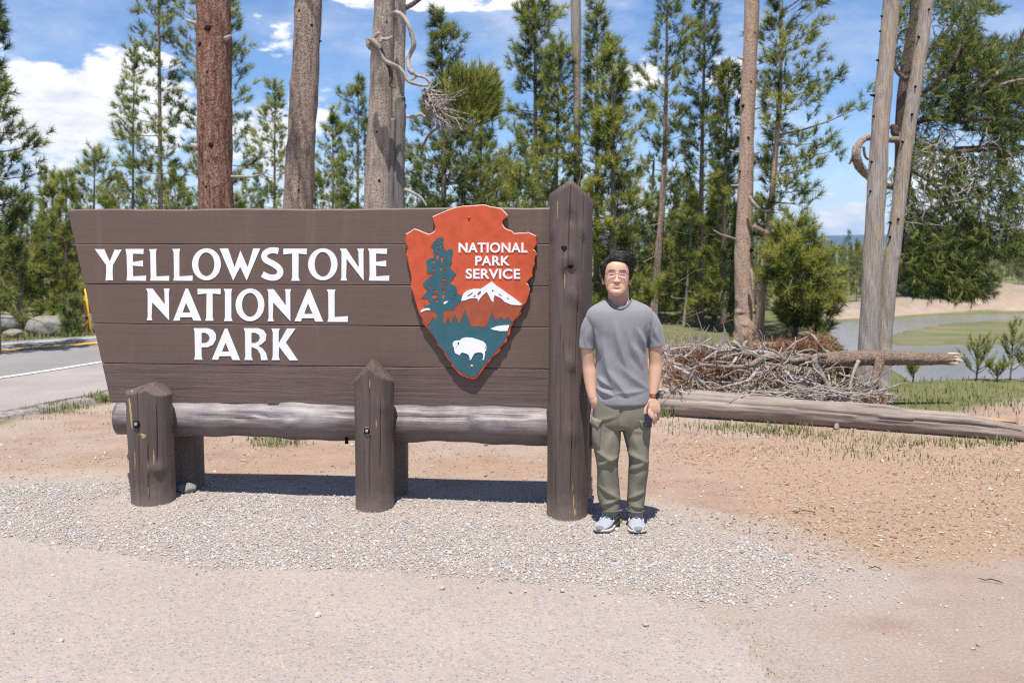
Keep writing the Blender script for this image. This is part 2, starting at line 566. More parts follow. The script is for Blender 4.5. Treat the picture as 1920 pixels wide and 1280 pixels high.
def heights(P):
    """terrain height at (n,2) world points, with the masks that colour it"""
    X, Y = P[:, 0], P[:, 1]
    z = 0.012 * vnoise(P, 1.6, 3) * smooth01((Y - 3) / 3) + 0.02 * vnoise(P, 0.5, 4) * smooth01((Y - 7) / 4)
    yl = 6.30 - 0.105 * (X - 0.355)
    mound = 0.022 * np.exp(-((Y - yl - 0.10) / 0.26) ** 2) * smooth01((X + 4.5) / 1.0) * smooth01((1.3 - X) / 0.8)
    z += mound
    # near bank: everything beyond the crest on the river's side drops to the river bed
    inside = in_poly(P, RIVER_POLY)
    d = poly_dist(P, BANK, closed=False)
    sd = np.where(inside, d, -d)
    z += 0.10 * np.exp(-((sd + 0.5) / 0.8) ** 2) * smooth01((Y - 11) / 2)
    drop = smooth01(sd / 2.6)
    z = z * (1 - drop) + drop * -3.5
    # meadow island
    px = px_of(P)
    mz = -2.84 + 0.04 * vnoise(P, 0.25, 9)
    m_near = np.interp(px, [1650, 1665, 1720, 1800, 1900, 2600], [gnd(1660, p, -2.84).y for p in (636, 641, 643, 641, 640, 636)])
    m_far = np.interp(px, [1650, 1700, 1760, 1860, 1920, 2600], [gnd(1660, p, -2.84).y for p in (634, 618, 607, 601, 597, 590)])
    meadow = (px > 1652) & (Y > m_near + 0.4 * vnoise(P, 0.7, 2)) & (Y < m_far) & (sd > 4)
    z = np.where(meadow, mz, z)
    # far bank and bluff
    b0 = np.interp(px, bluff_px, bluff_base)
    top = np.interp(px, bluff_px, bluff_top)
    far = np.clip((Y - b0) / 9.0, 0, None)
    riv = (sd > 2) | (Y > 75)
    zf = -2.98 + (top + 2.98) * smooth01(far) + 0.0012 * np.clip(Y - b0 - 9, 0, 2500) + 0.10 * vnoise(P, 0.35, 5) * smooth01(far)
    isfar = riv & (Y > b0)
    z = np.where(isfar, zf, z)
    # road dips the ground slightly under its slab
    inroad = in_poly(P, ROAD_POLY)
    z = np.where(inroad, -0.05, z)
    masks = dict(sd=sd, meadow=meadow.astype(float), far=np.where(isfar, far, 0.0), road=inroad)
    return z, masks


def axis(parts):
    return np.unique(np.concatenate(parts))


gx = axis([-np.geomspace(9, 4200, 36), np.arange(-9, 9.01, 0.10), np.arange(9, 50, 0.8), np.geomspace(50, 4200, 32)])
gy = axis([np.linspace(-60, 2.2, 24), np.arange(2.3, 15, 0.08), np.arange(15, 34, 0.3), np.arange(34, 92, 0.6), np.geomspace(92, 4200, 34)])
GX, GY = np.meshgrid(gx, gy, indexing="xy")
PG = np.stack([GX.ravel(), GY.ravel()], 1)
zg, mk = heights(PG)
ny, nx = len(gy), len(gx)
ii, jj = np.meshgrid(np.arange(ny - 1), np.arange(nx - 1), indexing="ij")
Qg = np.stack([ii * nx + jj, ii * nx + jj + 1, (ii + 1) * nx + jj + 1, (ii + 1) * nx + jj], -1).reshape(-1, 4)

# what the soil itself is made of, as masks: grass, pine litter, grey grit
pgd = poly_dist(PG, GRAVEL_POLY)
pgi = in_poly(PG, GRAVEL_POLY)
grit = np.where(pgi, 1.0, smooth01(1 - pgd / 0.75))
grit = np.maximum(grit, smooth01(1 - poly_dist(PG, PAVE_EDGE, False) / 1.5) * 0.85)
pxg = px_of(PG)
litter = smooth01((PG[:, 0] - 0.9 + 0.5 * vnoise(PG, 1.0, 21)) / 0.8) * smooth01((PG[:, 1] - 4.9 - 0.3 * vnoise(PG, 1.2, 23)) / 0.7) * smooth01((9.4 - PG[:, 1]) / 1.2)
litter = np.maximum(litter, 0.55 * smooth01((PG[:, 1] - 7.0) / 0.8) * smooth01((8.6 - PG[:, 1]) / 1) * smooth01((PG[:, 0] + 6) / 2))
gr = smooth01((vnoise(PG, 0.9, 31) + 0.15 + (PG[:, 1] - 11.0) * 0.05) / 0.9) * smooth01((PG[:, 1] - 8.3) / 1.5) * smooth01((PG[:, 0] + 2) / 2)
gr = np.where(PG[:, 1] > 15, np.maximum(gr, 0.75), gr)
gr = np.maximum(gr, smooth01((mk["sd"] + 1.6) / 0.8) * 0.9 * (mk["sd"] < 0.6) * (PG[:, 1] < 22))
gr = np.maximum(gr, mk["meadow"])
rd = poly_dist(PG, ROAD_POLY)
gr = np.maximum(gr, np.where((PG[:, 0] < -5) & (PG[:, 1] > 16) & ~mk["road"], 0.95, 0))
kerbside = np.where((~mk["road"]) & (PG[:, 1] > 8.5) & (PG[:, 1] < 14) & (PG[:, 0] < -1), smooth01(1 - rd / 0.9), 0) * smooth01((vnoise(PG, 2.0, 41) + 0.7) / 0.9)
gr = np.maximum(gr, kerbside * 0.9)
fb = mk["far"]
gr = np.where(fb > 0, np.clip(smooth01(1 - np.abs(fb - 0.05) / 0.22) * 1.0 + smooth01((fb - 1.2) / 0.4) + 0.25 * (vnoise(PG, 0.4, 51) > 0.35), 0, 1), gr)
bed = smooth01((mk["sd"] - 0.4) / 0.6) * (fb <= 0) * (1 - mk["meadow"])

me = bpy.data.meshes.new("ground")
V = np.column_stack([PG, zg])
mbg = MB(); mbg.add(V, Qg)
me = mbg.mesh("ground", True)
for nme, arr in (("grit", grit), ("litter", litter), ("grass", gr), ("bed", bed), ("farbank", np.clip(fb, 0, 1)), ("meadow", mk["meadow"])):
    a_ = me.attributes.new(nme, "FLOAT", "POINT"); a_.data.foreach_set("value", arr.astype(np.float32))

m, nt, b = new_mat("dirt and litter", 0.95, 0.12)
v = coords(nt)
A = lambda k: nd(nt, "ShaderNodeAttribute", attribute_name=k).outputs["Fac"]
fine = f_noise(nt, v, 60, 6, 0.75)
fine2 = f_noise(nt, v, 150, 4, 0.7)
mid = f_noise(nt, v, 3.0, 7, 0.62)
wide = f_noise(nt, v, 0.55, 4, 0.55)
streak = f_noise(nt, coords(nt, (1, 1.6, 1)), 38, 7, 0.8, 1.5)
dirt = ramp(nt, f_math(nt, "ADD", f_math(nt, "MULTIPLY", fine, 0.55), f_math(nt, "MULTIPLY", mid, 0.45)),
            [(0.28, (0.22, 0.135, 0.092)), (0.47, (0.36, 0.245, 0.180)), (0.66, (0.46, 0.345, 0.272))])
greyd = ramp(nt, fine, [(0.3, (0.31, 0.250, 0.208)), (0.5, (0.425, 0.352, 0.298)), (0.7, (0.53, 0.455, 0.395))])
lit = ramp(nt, streak, [(0.26, (0.17, 0.105, 0.070)), (0.42, (0.33, 0.22, 0.15)), (0.58, (0.47, 0.345, 0.25)), (0.72, (0.60, 0.48, 0.37))])
grs = ramp(nt, f_math(nt, "ADD", f_math(nt, "MULTIPLY", fine, 0.5), f_math(nt, "MULTIPLY", mid, 0.5)),
           [(0.3, (0.065, 0.080, 0.026)), (0.5, (0.15, 0.155, 0.062)), (0.7, (0.28, 0.245, 0.135))])
mead = ramp(nt, f_noise(nt, coords(nt, (0.5, 1, 1)), 0.55, 7, 0.65), [(0.34, (0.115, 0.135, 0.052)), (0.52, (0.165, 0.160, 0.080)), (0.68, (0.225, 0.185, 0.115))])
farb = ramp(nt, f_noise(nt, coords(nt, (1, 0.6, 1)), 1.1, 8, 0.7), [(0.3, (0.17, 0.138, 0.096)), (0.5, (0.255, 0.212, 0.155)), (0.7, (0.34, 0.295, 0.225))])
bedc = ramp(nt, mid, [(0.3, (0.04, 0.03, 0.022)), (0.6, (0.10, 0.075, 0.055)), (0.8, (0.16, 0.13, 0.10))])


def edge_mask(att, soft, amount):
    return f_range(nt, f_math(nt, "ADD", A(att), f_math(nt, "MULTIPLY", f_math(nt, "SUBTRACT", f_math(nt, "ADD", f_math(nt, "MULTIPLY", mid, 0.5), f_math(nt, "MULTIPLY", fine2, 0.5)), 0.5), amount)), 0.5 - soft, 0.5 + soft)


c = mixc(nt, f_range(nt, wide, 0.38, 0.62, 0.0, 0.6), dirt, greyd)
c = mixc(nt, edge_mask("litter", 0.30, 1.4), c, lit)
c = mixc(nt, f_math(nt, "MULTIPLY", edge_mask("grit", 0.3, 1.2), 0.9), c, greyd)
c = mixc(nt, A("farbank"), c, farb)
c = mixc(nt, edge_mask("grass", 0.2, 1.5), c, grs)
c = mixc(nt, A("meadow"), c, mead)
c = mixc(nt, A("bed"), c, bedc)
set_in(nt, b, "Base Color", c)
bump(nt, b, f_math(nt, "ADD", f_math(nt, "MULTIPLY", streak, 0.6), f_math(nt, "MULTIPLY", fine, 0.6)), 0.7, 0.03)
M["ground"] = m
ground = link("ground", me, M["ground"])
tag(ground, "reddish dirt ground with pine litter round the sign", kind="structure")


def ground_z(P):
    return heights(np.asarray(P, float).reshape(-1, 2))[0]


def gz(x, y):
    return float(ground_z([(x, y)])[0])


# ---------------------------------------------------------------- pavement in front
m, nt, b = new_mat("worn pinkish pavement", 0.9, 0.2)
v = coords(nt)
ag = f_voro(nt, v, 85, out="Color")
agd = f_voro(nt, v, 85)
sp = nd(nt, "ShaderNodeSeparateColor", {0: ag}).outputs[0]
n1 = f_noise(nt, v, 1.1, 6, 0.6)
n2 = f_noise(nt, v, 24, 6, 0.7)
n3 = f_noise(nt, coords(nt, (1, 1, 1), loc=(4, 2, 0)), 130, 3, 0.6)
base = ramp(nt, f_math(nt, "ADD", f_math(nt, "MULTIPLY", n2, 0.5), f_math(nt, "MULTIPLY", n1, 0.5)), [(0.32, (0.285, 0.236, 0.204)), (0.5, (0.345, 0.292, 0.255)), (0.68, (0.40, 0.342, 0.300))])
stone = ramp(nt, sp, [(0.0, (0.13, 0.13, 0.145)), (0.12, (0.24, 0.235, 0.24)), (0.3, (0.37, 0.315, 0.285)), (0.75, (0.42, 0.345, 0.285)), (0.9, (0.52, 0.41, 0.29)), (1.0, (0.58, 0.53, 0.48))], "CONSTANT")
c = mixc(nt, f_math(nt, "MULTIPLY", f_range(nt, agd, 0.56, 0.36), f_range(nt, n3, 0.36, 0.58, 0.25, 1.0)), base, stone)
set_in(nt, b, "Base Color", c)
bump(nt, b, f_math(nt, "ADD", f_math(nt, "MULTIPLY", n3, 0.5), f_math(nt, "MULTIPLY", agd, -0.4)), 0.55, 0.012)
M["pavement"] = m
edge = spline([(x, y) for x, y in PAVE_EDGE], 40)
en = np.stack([np.full(len(edge), 0.0), np.full(len(edge), 1.0)], 1)
wig = 0.035 * vnoise(edge, 7, 61) + 0.03 * vnoise(edge, 19, 62) + 0.02 * vnoise(edge, 47, 63)
edge = edge + np.stack([0.6 * wig, wig], 1)
mb = MB()
ncol = 40
rows = []
for k in range(ncol + 1):
    t = 0.98 * k / ncol
    row = edge * (1 - t) + np.array([[-3.0, -7.0]]) * t
    z = ground_z(row) * smooth01((row[:, 1] - 0) / 2) + 0.014
    if k == 0: z = z - 0.012
    rows.append(np.column_stack([row, z]))
Vp = np.concatenate(rows); n = len(edge)
i, j = np.meshgrid(np.arange(ncol), np.arange(n - 1), indexing="ij")
mb.add(Vp, np.stack([i * n + j, i * n + j + 1, (i + 1) * n + j + 1, (i + 1) * n + j], -1).reshape(-1, 4)[:, ::-1])
tag(mb.build("pavement", M["pavement"]), "worn pinkish grey pavement in front of the gravel", kind="structure")

# ---------------------------------------------------------------- road
m, nt, b = new_mat("road asphalt", 0.85, 0.3)
v = coords(nt)
n1 = f_noise(nt, v, 90, 3, 0.7); n2 = f_noise(nt, v, 0.7, 5, 0.6)
c = ramp(nt, f_math(nt, "ADD", f_math(nt, "MULTIPLY", n1, 0.7), f_math(nt, "MULTIPLY", n2, 0.3)), [(0.3, (0.165, 0.155, 0.15)), (0.5, (0.23, 0.215, 0.21)), (0.7, (0.31, 0.285, 0.272))])
set_in(nt, b, "Base Color", c); bump(nt, b, n1, 0.4, 0.01)
M["asphalt"] = m
m, nt, b = new_mat("shoulder asphalt", 0.9, 0.2)
v = coords(nt)
n1 = f_noise(nt, v, 70, 4, 0.7); n2 = f_noise(nt, v, 1.1, 5, 0.6)
c = ramp(nt, f_math(nt, "ADD", f_math(nt, "MULTIPLY", n1, 0.6), f_math(nt, "MULTIPLY", n2, 0.4)), [(0.3, (0.22, 0.195, 0.18)), (0.5, (0.305, 0.27, 0.252)), (0.7, (0.40, 0.355, 0.33))])
set_in(nt, b, "Base Color", c); bump(nt, b, n1, 0.4, 0.01)
M["shoulder"] = m
for nme, col in (("white_line", (0.66, 0.65, 0.63)), ("yellow_line", (0.62, 0.35, 0.045))):
    m, nt, b = new_mat(nme, 0.8, 0.3)
    n1 = f_noise(nt, coords(nt), 26, 7, 0.75)
    set_in(nt, b, "Base Color", mixc(nt, f_range(nt, n1, 0.50, 0.64, 0, 0.8), col, (0.33, 0.31, 0.30)))
    M[nme] = m
M["kerb"] = plain("broken asphalt edge", (0.25, 0.22, 0.20), 0.95, 0.1, 22, 0.5, 0.8)


def resample(P, n):
    P = np.asarray(spline(P, 24)); s = np.concatenate([[0], np.cumsum(np.linalg.norm(np.diff(P, axis=0), axis=1))])
    t = np.linspace(0, s[-1], n)
    return np.stack([np.interp(t, s, P[:, k]) for k in range(P.shape[1])], 1)


white = [(-11.2, 3.0), (-9.2, 7.4), (-7.9, 10.1), g2(0, 716), g2(195, 685), (-5.1, 16.6), (-3.9, 19.4), (-1.9, 24.0), (4.2, 38.0)]
yellow = [(-15.2, 5.0), (-12.4, 9.4), (-10.3, 12.8), g2(0, 663), g2(185, 648), (-6.1, 19.6), (-4.8, 22.7), (-2.9, 27.2), (3.2, 41.5)]
farw = [(-16.9, 6.0), (-13.9, 10.4), (-11.0, 13.9), g2(0, 652), g2(183, 638.5), (-6.0, 21.2), (-4.6, 24.8), (-2.7, 29.2), (3.4, 43.5)]
NR = 90
nearL, wL, yL, fwL, farL = (resample(P, NR) for P in (ROAD_NEAR, white, yellow, farw, ROAD_FAR))
nearL = nearL + np.stack([0.05 * vnoise(nearL, 5, 71), 0.0 * nearL[:, 0]], 1)


def crown(P, z): return np.column_stack([P, np.full(len(P), z)])


def ribbon(a, b_, name, mat, parent=None):
    mb = MB(); n = len(a)
    k = np.arange(n - 1)
    mb.add(np.vstack([a, b_]), np.stack([k, k + 1, n + k + 1, n + k], -1)[:, ::-1])
    return mb.build(name, mat, parent)


Z0, Z1, Z2 = 0.045, 0.05, 0.055
road = empty("road", (0, 0, 0)); tag(road, "grey two lane asphalt road passing behind the sign", kind="structure")
ribbon(crown(nearL, Z0), crown(wL, Z1), "road_shoulder", M["shoulder"], road)
ribbon(crown(wL, Z1), crown(farL, Z0), "carriageway", M["asphalt"], road)


def stripe(P, w, off, name, mat):
    t = np.gradient(P, axis=0); t /= np.linalg.norm(t, axis=1)[:, None]
    nrm = np.stack([-t[:, 1], t[:, 0]], 1)
    ribbon(crown(P + nrm * (off - w / 2), Z2 + 0.004), crown(P + nrm * (off + w / 2), Z2 + 0.004), name, mat, road)


stripe(wL, 0.12, 0, "edge_line", M["white_line"])
stripe(fwL, 0.10, 0, "edge_line", M["white_line"])
stripe(yL, 0.15, -0.085, "centre_line", M["yellow_line"])
stripe(yL, 0.15, 0.085, "centre_line", M["yellow_line"])
# raised broken edge of the asphalt towards the dirt
mb = MB(); sec = []
t = np.gradient(nearL, axis=0); t /= np.linalg.norm(t, axis=1)[:, None]; nrm = np.stack([t[:, 1], -t[:, 0]], 1)
fineN = resample(nearL, 420); tf = np.gradient(fineN, axis=0); tf /= np.linalg.norm(tf, axis=1)[:, None]; nf = np.stack([tf[:, 1], -tf[:, 0]], 1)
w1 = 0.05 * vnoise(fineN, 6, 81); w2 = 0.03 * vnoise(fineN, 16, 82)
prof = [(-0.02, 0.040), (0.03, 0.052), (0.06, -0.01), (0.085, -0.012), (0.10, 0.046), (0.26, 0.040), (0.30, -0.03), (0.36, -0.06)]
rows = []
for k, (o, z) in enumerate(prof):
    oo = o + (w1 + w2 if k >= 4 else w2 * 0.4)
    rows.append(np.column_stack([fineN + nf * oo[:, None], np.full(len(fineN), z) + (0.012 * vnoise(fineN, 9, 83 + k))]))
n = len(fineN); i, j = np.meshgrid(np.arange(len(prof) - 1), np.arange(n - 1), indexing="ij")
mb.add(np.concatenate(rows), np.stack([i * n + j, i * n + j + 1, (i + 1) * n + j + 1, (i + 1) * n + j], -1).reshape(-1, 4))
mb.build("kerb", M["kerb"], road, smooth=False)

# ---------------------------------------------------------------- river
m, nt, b = new_mat("river water", 0.07, 0.5)
v = coords(nt, (0.35, 1.1, 1))
set_in(nt, b, "Base Color", ramp(nt, f_noise(nt, coords(nt, (0.3, 0.5, 1)), 0.3, 4), [(0.3, (0.19, 0.20, 0.225)), (0.7, (0.24, 0.24, 0.235))]))
bump(nt, b, f_noise(nt, v, 2.4, 6, 0.65), 0.5, 0.12)
M["water"] = m
mb = MB()
mb.add([(-120, 14, Z_WATER), (160, 14, Z_WATER), (160, 130, Z_WATER), (-120, 130, Z_WATER)], [(0, 1, 2, 3)])
tag(mb.build("river", M["water"]), "calm grey blue river bending behind the trees", kind="structure")

# ---------------------------------------------------------------- far ridge
m, nt, b = new_mat("forested ridge", 1.0, 0.0)
n1 = f_noise(nt, coords(nt, (1, 1, 1)), 0.02, 8, 0.7)
set_in(nt, b, "Base Color", ramp(nt, n1, [(0.35, (0.025, 0.045, 0.03)), (0.6, (0.06, 0.085, 0.05))]))
M["ridge"] = m
mb = MB(); nr = 360
th = np.linspace(-1.25, 1.25, nr)
px_ = np.stack([np.sin(th), np.cos(th)], 1)
hh = 33 + 6 * np.sin(th * 5.3 + 1) + 4 * np.sin(th * 13 + 2) + 1.5 * np.sin(th * 41) + np.random.default_rng(4).normal(0, 0.8, nr)
mb.add(np.vstack([np.column_stack([px_ * 3000, np.full(nr, -30.0)]), np.column_stack([px_ * 3500, hh]), np.column_stack([px_ * 4100, np.full(nr, -30.0)])]),
       np.vstack([np.stack([np.arange(nr - 1), np.arange(1, nr), nr + np.arange(1, nr), nr + np.arange(nr - 1)], -1)[:, ::-1],
                  np.stack([nr + np.arange(nr - 1), nr + np.arange(1, nr), 2 * nr + np.arange(1, nr), 2 * nr + np.arange(nr - 1)], -1)[:, ::-1]]))
tag(mb.build("hills", M["ridge"]), "low blue forested ridge on the horizon", kind="structure")

# ---------------------------------------------------------------- the air
m = bpy.data.materials.new("pale air"); m.use_nodes = True; nt = m.node_tree
for n_ in list(nt.nodes): nt.nodes.remove(n_)
pv = nd(nt, "ShaderNodeVolumePrincipled", {"Color": (0.42, 0.64, 1.0, 1), "Density": 2.2e-4, "Anisotropy": 0.0})
om = nd(nt, "ShaderNodeOutputMaterial"); nt.links.new(pv.outputs[0], om.inputs["Volume"])
mb = MB(); mb.add(*box(-4500, 4500, -4500, 4500, -42, 70))
tag(mb.build("haze", m, smooth=False), kind="stuff")

# ---------------------------------------------------------------- loose gravel, chips and grass
ico = bmesh.new(); bmesh.ops.create_icosphere(ico, subdivisions=1, radius=1.0)
IV = np.array([v.co[:] for v in ico.verts]); IT = np.array([[v.index for v in f.verts] for f in ico.faces]); ico.free()


def rot_mats(n, rng):
    q = rng.normal(size=(n, 4)); q /= np.linalg.norm(q, axis=1)[:, None]
    w, x, y, z = q.T
    return np.stack([1 - 2 * (y * y + z * z), 2 * (x * y - z * w), 2 * (x * z + y * w), 2 * (x * y + z * w), 1 - 2 * (x * x + z * z), 2 * (y * z - x * w),
                     2 * (x * z - y * w), 2 * (y * z + x * w), 1 - 2 * (x * x + y * y)], -1).reshape(n, 3, 3)


def stones(P, size, rng, sink=0.25):
    """angular little stones standing at the (n,3) points"""
    n = len(P)
    base = IV[None] * (1 + rng.normal(0, 0.22, (n, len(IV), 1)))
    base = base * rng.uniform(0.6, 1.15, (n, 1, 3))
    base = np.einsum("nij,nkj->nki", rot_mats(n, rng), base)
    base[:, :, 2] *= 0.75
    V = base * (size / 2)[:, None, None] + P[:, None, :]
    V[:, :, 2] += (size * (0.5 - sink) * 0.75)[:, None]
    T = (IT[None] + (np.arange(n) * len(IV))[:, None, None]).reshape(-1, 3)
    return V.reshape(-1, 3), T, np.repeat(rng.uniform(0, 1, n), len(IV))


def scatter(n, x0, x1, y0, y1, rng, prob):
    P = np.column_stack([rng.uniform(x0, x1, n), rng.uniform(y0, y1, n)])
    return P[rng.uniform(0, 1, n) < prob(P)]


def gravel_prob(P):
    d = poly_dist(P, GRAVEL_POLY); i = in_poly(P, GRAVEL_POLY)
    d = d + 0.05 * vnoise(P, 5, 91)
    thin = 0.30 + 0.70 * smooth01((vnoise(P, 2.2, 92) + 0.9) / 1.0)
    pe = poly_dist(P, PAVE_EDGE, False)
    left = smooth01((-1.2 - P[:, 0]) / 1.5)
    return np.where(i, thin * smooth01((d + 0.04) / 0.12), (0.22 + 0.25 * left) * np.exp(-d / (0.14 + 0.22 * left)) + 0.025 * np.exp(-d / 0.6) + 0.09 * np.exp(-pe / 0.10))


m, nt, b = new_mat("crushed gravel", 0.9, 0.2)
t_ = nd(nt, "ShaderNodeAttribute", attribute_name="tint").outputs["Fac"]
col = ramp(nt, t_, [(0.0, (0.15, 0.148, 0.148)), (0.10, (0.26, 0.25, 0.245)), (0.25, (0.385, 0.362, 0.34)), (0.5, (0.46, 0.43, 0.395)), (0.72, (0.51, 0.475, 0.44)), (0.88, (0.48, 0.405, 0.335)), (1.0, (0.58, 0.55, 0.52))])
set_in(nt, b, "Base Color", mixc(nt, 0.35, col, ramp(nt, f_noise(nt, coords(nt), 160, 3), [(0.3, (0.30, 0.28, 0.26)), (0.7, (0.52, 0.49, 0.46))])))
M["gravel"] = m
rng = np.random.default_rng(21)
P = scatter(150000, -5.6, 2.6, 4.6, 7.2, rng, gravel_prob)
z = ground_z(P)
sz = np.clip(rng.lognormal(math.log(0.0090), 0.40, len(P)), 0.006, 0.028)
mb = MB(); Vs, Ts, tint = stones(np.column_stack([P, z + rng.uniform(0, 0.004, len(P))]), sz, rng, 0.42); mb.add(Vs, None, Ts, tint)
tag(mb.build("gravel", M["gravel"], smooth=False, attr=True), "pale grey crushed gravel spread along the foot of the sign", kind="stuff")

# pebbles lying singly on the dirt and pavement
P = scatter(9000, -6, 6.5, 2.6, 9.0, rng, lambda P: 0.3 + 0.5 * smooth01((P[:, 0] - 0.5) / 1.5) * smooth01((6.4 - P[:, 1]) / 1))
sz = np.clip(rng.lognormal(math.log(0.0085), 0.6, len(P)), 0.004, 0.045)
inp = in_poly(P, PAVE_EDGE + [(1.5, -7), (-8, -7)])
mb = MB(); Vs, Ts, tint = stones(np.column_stack([P, ground_z(P) + np.where(inp, 0.014, 0.0)]), sz, rng, 0.35); mb.add(Vs, None, Ts, tint)
tag(mb.build("pebbles", M["gravel"], smooth=False, attr=True), "small pebbles lying scattered over dirt and pavement", kind="stuff")

# chips of bark and dry needles on the dirt
m, nt, b = new_mat("dry wood chips", 0.9, 0.15)
t_ = nd(nt, "ShaderNodeAttribute", attribute_name="tint").outputs["Fac"]
set_in(nt, b, "Base Color", ramp(nt, t_, [(0.0, (0.10, 0.055, 0.035)), (0.25, (0.25, 0.145, 0.085)), (0.55, (0.42, 0.28, 0.18)), (0.85, (0.50, 0.37, 0.26)), (1.0, (0.58, 0.48, 0.38))]))
M["chips"] = m


def chip_prob(P):
    k = smooth01((P[:, 0] - 0.7 + 0.5 * vnoise(P, 1.0, 21)) / 0.9) * smooth01((P[:, 1] - 5.0 - 0.4 * vnoise(P, 1.2, 23)) / 0.8) * smooth01((10.5 - P[:, 1]) / 2)
    k = np.maximum(k, 0.35 * smooth01((P[:, 1] - 6.9) / 0.4) * smooth01((9.6 - P[:, 1]) / 1) * smooth01((P[:, 0] + 6) / 1))
    return np.where(in_poly(P, GRAVEL_POLY) | in_poly(P, ROAD_POLY), 0.0, k * (0.45 + 0.55 * smooth01((vnoise(P, 3.0, 95) + 0.6) / 1.0)))


P = scatter(140000, -5.5, 7.0, 4.6, 10.5, rng, chip_prob)
n = len(P)
L = np.minimum(rng.lognormal(math.log(0.0120), 0.45, n), 0.045); W = L * rng.uniform(0.14, 0.4, n); a = rng.uniform(0, PI, n); tl = rng.normal(0, 0.22, n)
d = np.column_stack([np.cos(a), np.sin(a), tl]); w = np.column_stack([-np.sin(a), np.cos(a), rng.normal(0, 0.4, n)])
c0 = np.column_stack([P, ground_z(P) + 0.005 + np.abs(tl) * L * 0.5])
Vc = np.stack([c0 - d * L[:, None] / 2 - w * W[:, None] / 2, c0 - d * L[:, None] / 2 + w * W[:, None] / 2, c0 + d * L[:, None] / 2 + w * W[:, None] / 3, c0 + d * L[:, None] / 2 - w * W[:, None] / 3], 1)
mb = MB(); mb.add(Vc.reshape(-1, 3), np.arange(4 * n).reshape(-1, 4), None, np.repeat(rng.uniform(0, 1, n), 4))
tag(mb.build("pine_litter", M["chips"], smooth=False, attr=True), "tan bark chips and dry needles strewn over the dirt", kind="stuff")

# a few dead twigs on the dirt
for px, py, ln, an in ((1857, 1093, 0.12, 2.6), (1640, 1068, 0.07, 2.4), (1505, 960, 0.16, 3.0)):
    g = gnd(px, py)
    pts = [(g.x + (k - 2) / 4 * ln * math.cos(an) + 0.008 * (k % 2), g.y + (k - 2) / 4 * ln * math.sin(an), gz(g.x, g.y) + 0.010 + 0.006 * (k % 3)) for k in range(5)]
    mb = MB(); mb.add(*tube(pts, [0.002, 0.0035, 0.0035, 0.003, 0.0015], 5))
    tag(mb.build("twig", M["chips"]), "thin dry twig lying on the open dirt", "twig", "dry twigs on the dirt")

# grass blades
M["grass"] = foliage("grass blades", (0.085, 0.105, 0.032), (0.20, 0.225, 0.080), (0.38, 0.35, 0.17), 0.45)


def blades(P, h, rng, lean=0.35):
    n = len(P); a = rng.uniform(0, 2 * PI, n); w = h * rng.uniform(0.03, 0.06, n) + 0.0015
    d = np.column_stack([np.cos(a), np.sin(a), np.zeros(n)]); s = np.column_stack([-np.sin(a), np.cos(a), np.zeros(n)])
    ln = rng.uniform(0.05, lean, n) * h
    m1 = P + d * (ln * 0.35)[:, None] + np.array([0, 0, 1]) * (h * 0.6)[:, None]
    tip = P + d * ln[:, None] + np.array([0, 0, 1]) * h[:, None]
    V = np.stack([P - s * w[:, None], P + s * w[:, None], m1 + s * w[:, None] * 0.7, m1 - s * w[:, None] * 0.7, tip], 1)
    k = np.arange(n) * 5
    return V.reshape(-1, 3), np.stack([k, k + 1, k + 2, k + 3], -1), np.stack([k + 3, k + 2, k + 4], -1), np.repeat(np.clip(rng.normal(0.5, 0.25, n), 0, 1), 5)


tufts = []          # px, py, spread in metres (x, y), blades, height
for px, py, sx, sy, nb, h in [(75, 772, 0.20, 0.05, 150, 0.09), (110, 765, 0.16, 0.05, 160, 0.11), (190, 752, 0.10, 0.07, 190, 0.15), (150, 775, 0.35, 0.08, 160, 0.05), (50, 785, 0.2, 0.05, 70, 0.05),
        (90, 800, 0.8, 0.15, 200, 0.03), (520, 835, 0.12, 0.06, 130, 0.10), (495, 826, 0.1, 0.06, 80, 0.07), (210, 795, 0.12, 0.05, 50, 0.04),
        (1245, 780, 0.09, 0.05, 150, 0.17), (1330, 806, 0.35, 0.10, 240, 0.07), (1390, 806, 0.25, 0.10, 380, 0.09), (1465, 812, 0.22, 0.10, 380, 0.09), (1300, 800, 0.2, 0.1, 130, 0.06),
        (1550, 820, 0.25, 0.10, 260, 0.07), (1600, 845, 0.30, 0.14, 260, 0.06), (1640, 830, 0.25, 0.10, 160, 0.06), (1760, 835, 0.45, 0.06, 420, 0.08), (1850, 832, 0.3, 0.06, 300, 0.08),
        (1715, 858, 0.2, 0.08, 90, 0.05), (1520, 852, 0.3, 0.08, 130, 0.045), (1420, 845, 0.3, 0.08, 120, 0.04), (1840, 868, 0.25, 0.06, 110, 0.05), (1690, 750, 0.6, 0.3, 420, 0.09), (1780, 755, 0.6, 0.3, 380, 0.08),
        (1880, 760, 0.6, 0.3, 380, 0.08), (1640, 765, 0.4, 0.2, 200, 0.07), (1870, 735, 0.6, 0.2, 300, 0.10), (1760, 730, 0.5, 0.2, 260, 0.10), (1600, 770, 0.2, 0.1, 120, 0.06),
        (1868, 895, 0.12, 0.04, 60, 0.045), (1790, 888, 0.10, 0.04, 40, 0.04), (1390, 1172, 0.08, 0.05, 60, 0.018), (1450, 1215, 0.10, 0.08, 90, 0.018), (1440, 1265, 0.10, 0.06, 90, 0.018)]:
    tufts.append((gnd(px, py), sx, sy, nb, h))
mb = MB()
for g, sx, sy, nb, h in tufts:
    if g.x > 1.2: nb = int(nb * 0.6); sy *= 1.5
    P = np.column_stack([rng.normal(g.x, sx, nb), rng.normal(g.y, sy, nb)])
    mb.add(*blades(np.column_stack([P, ground_z(P) - 0.004]), rng.uniform(0.35, 1.0, nb) * h, rng, 0.7))
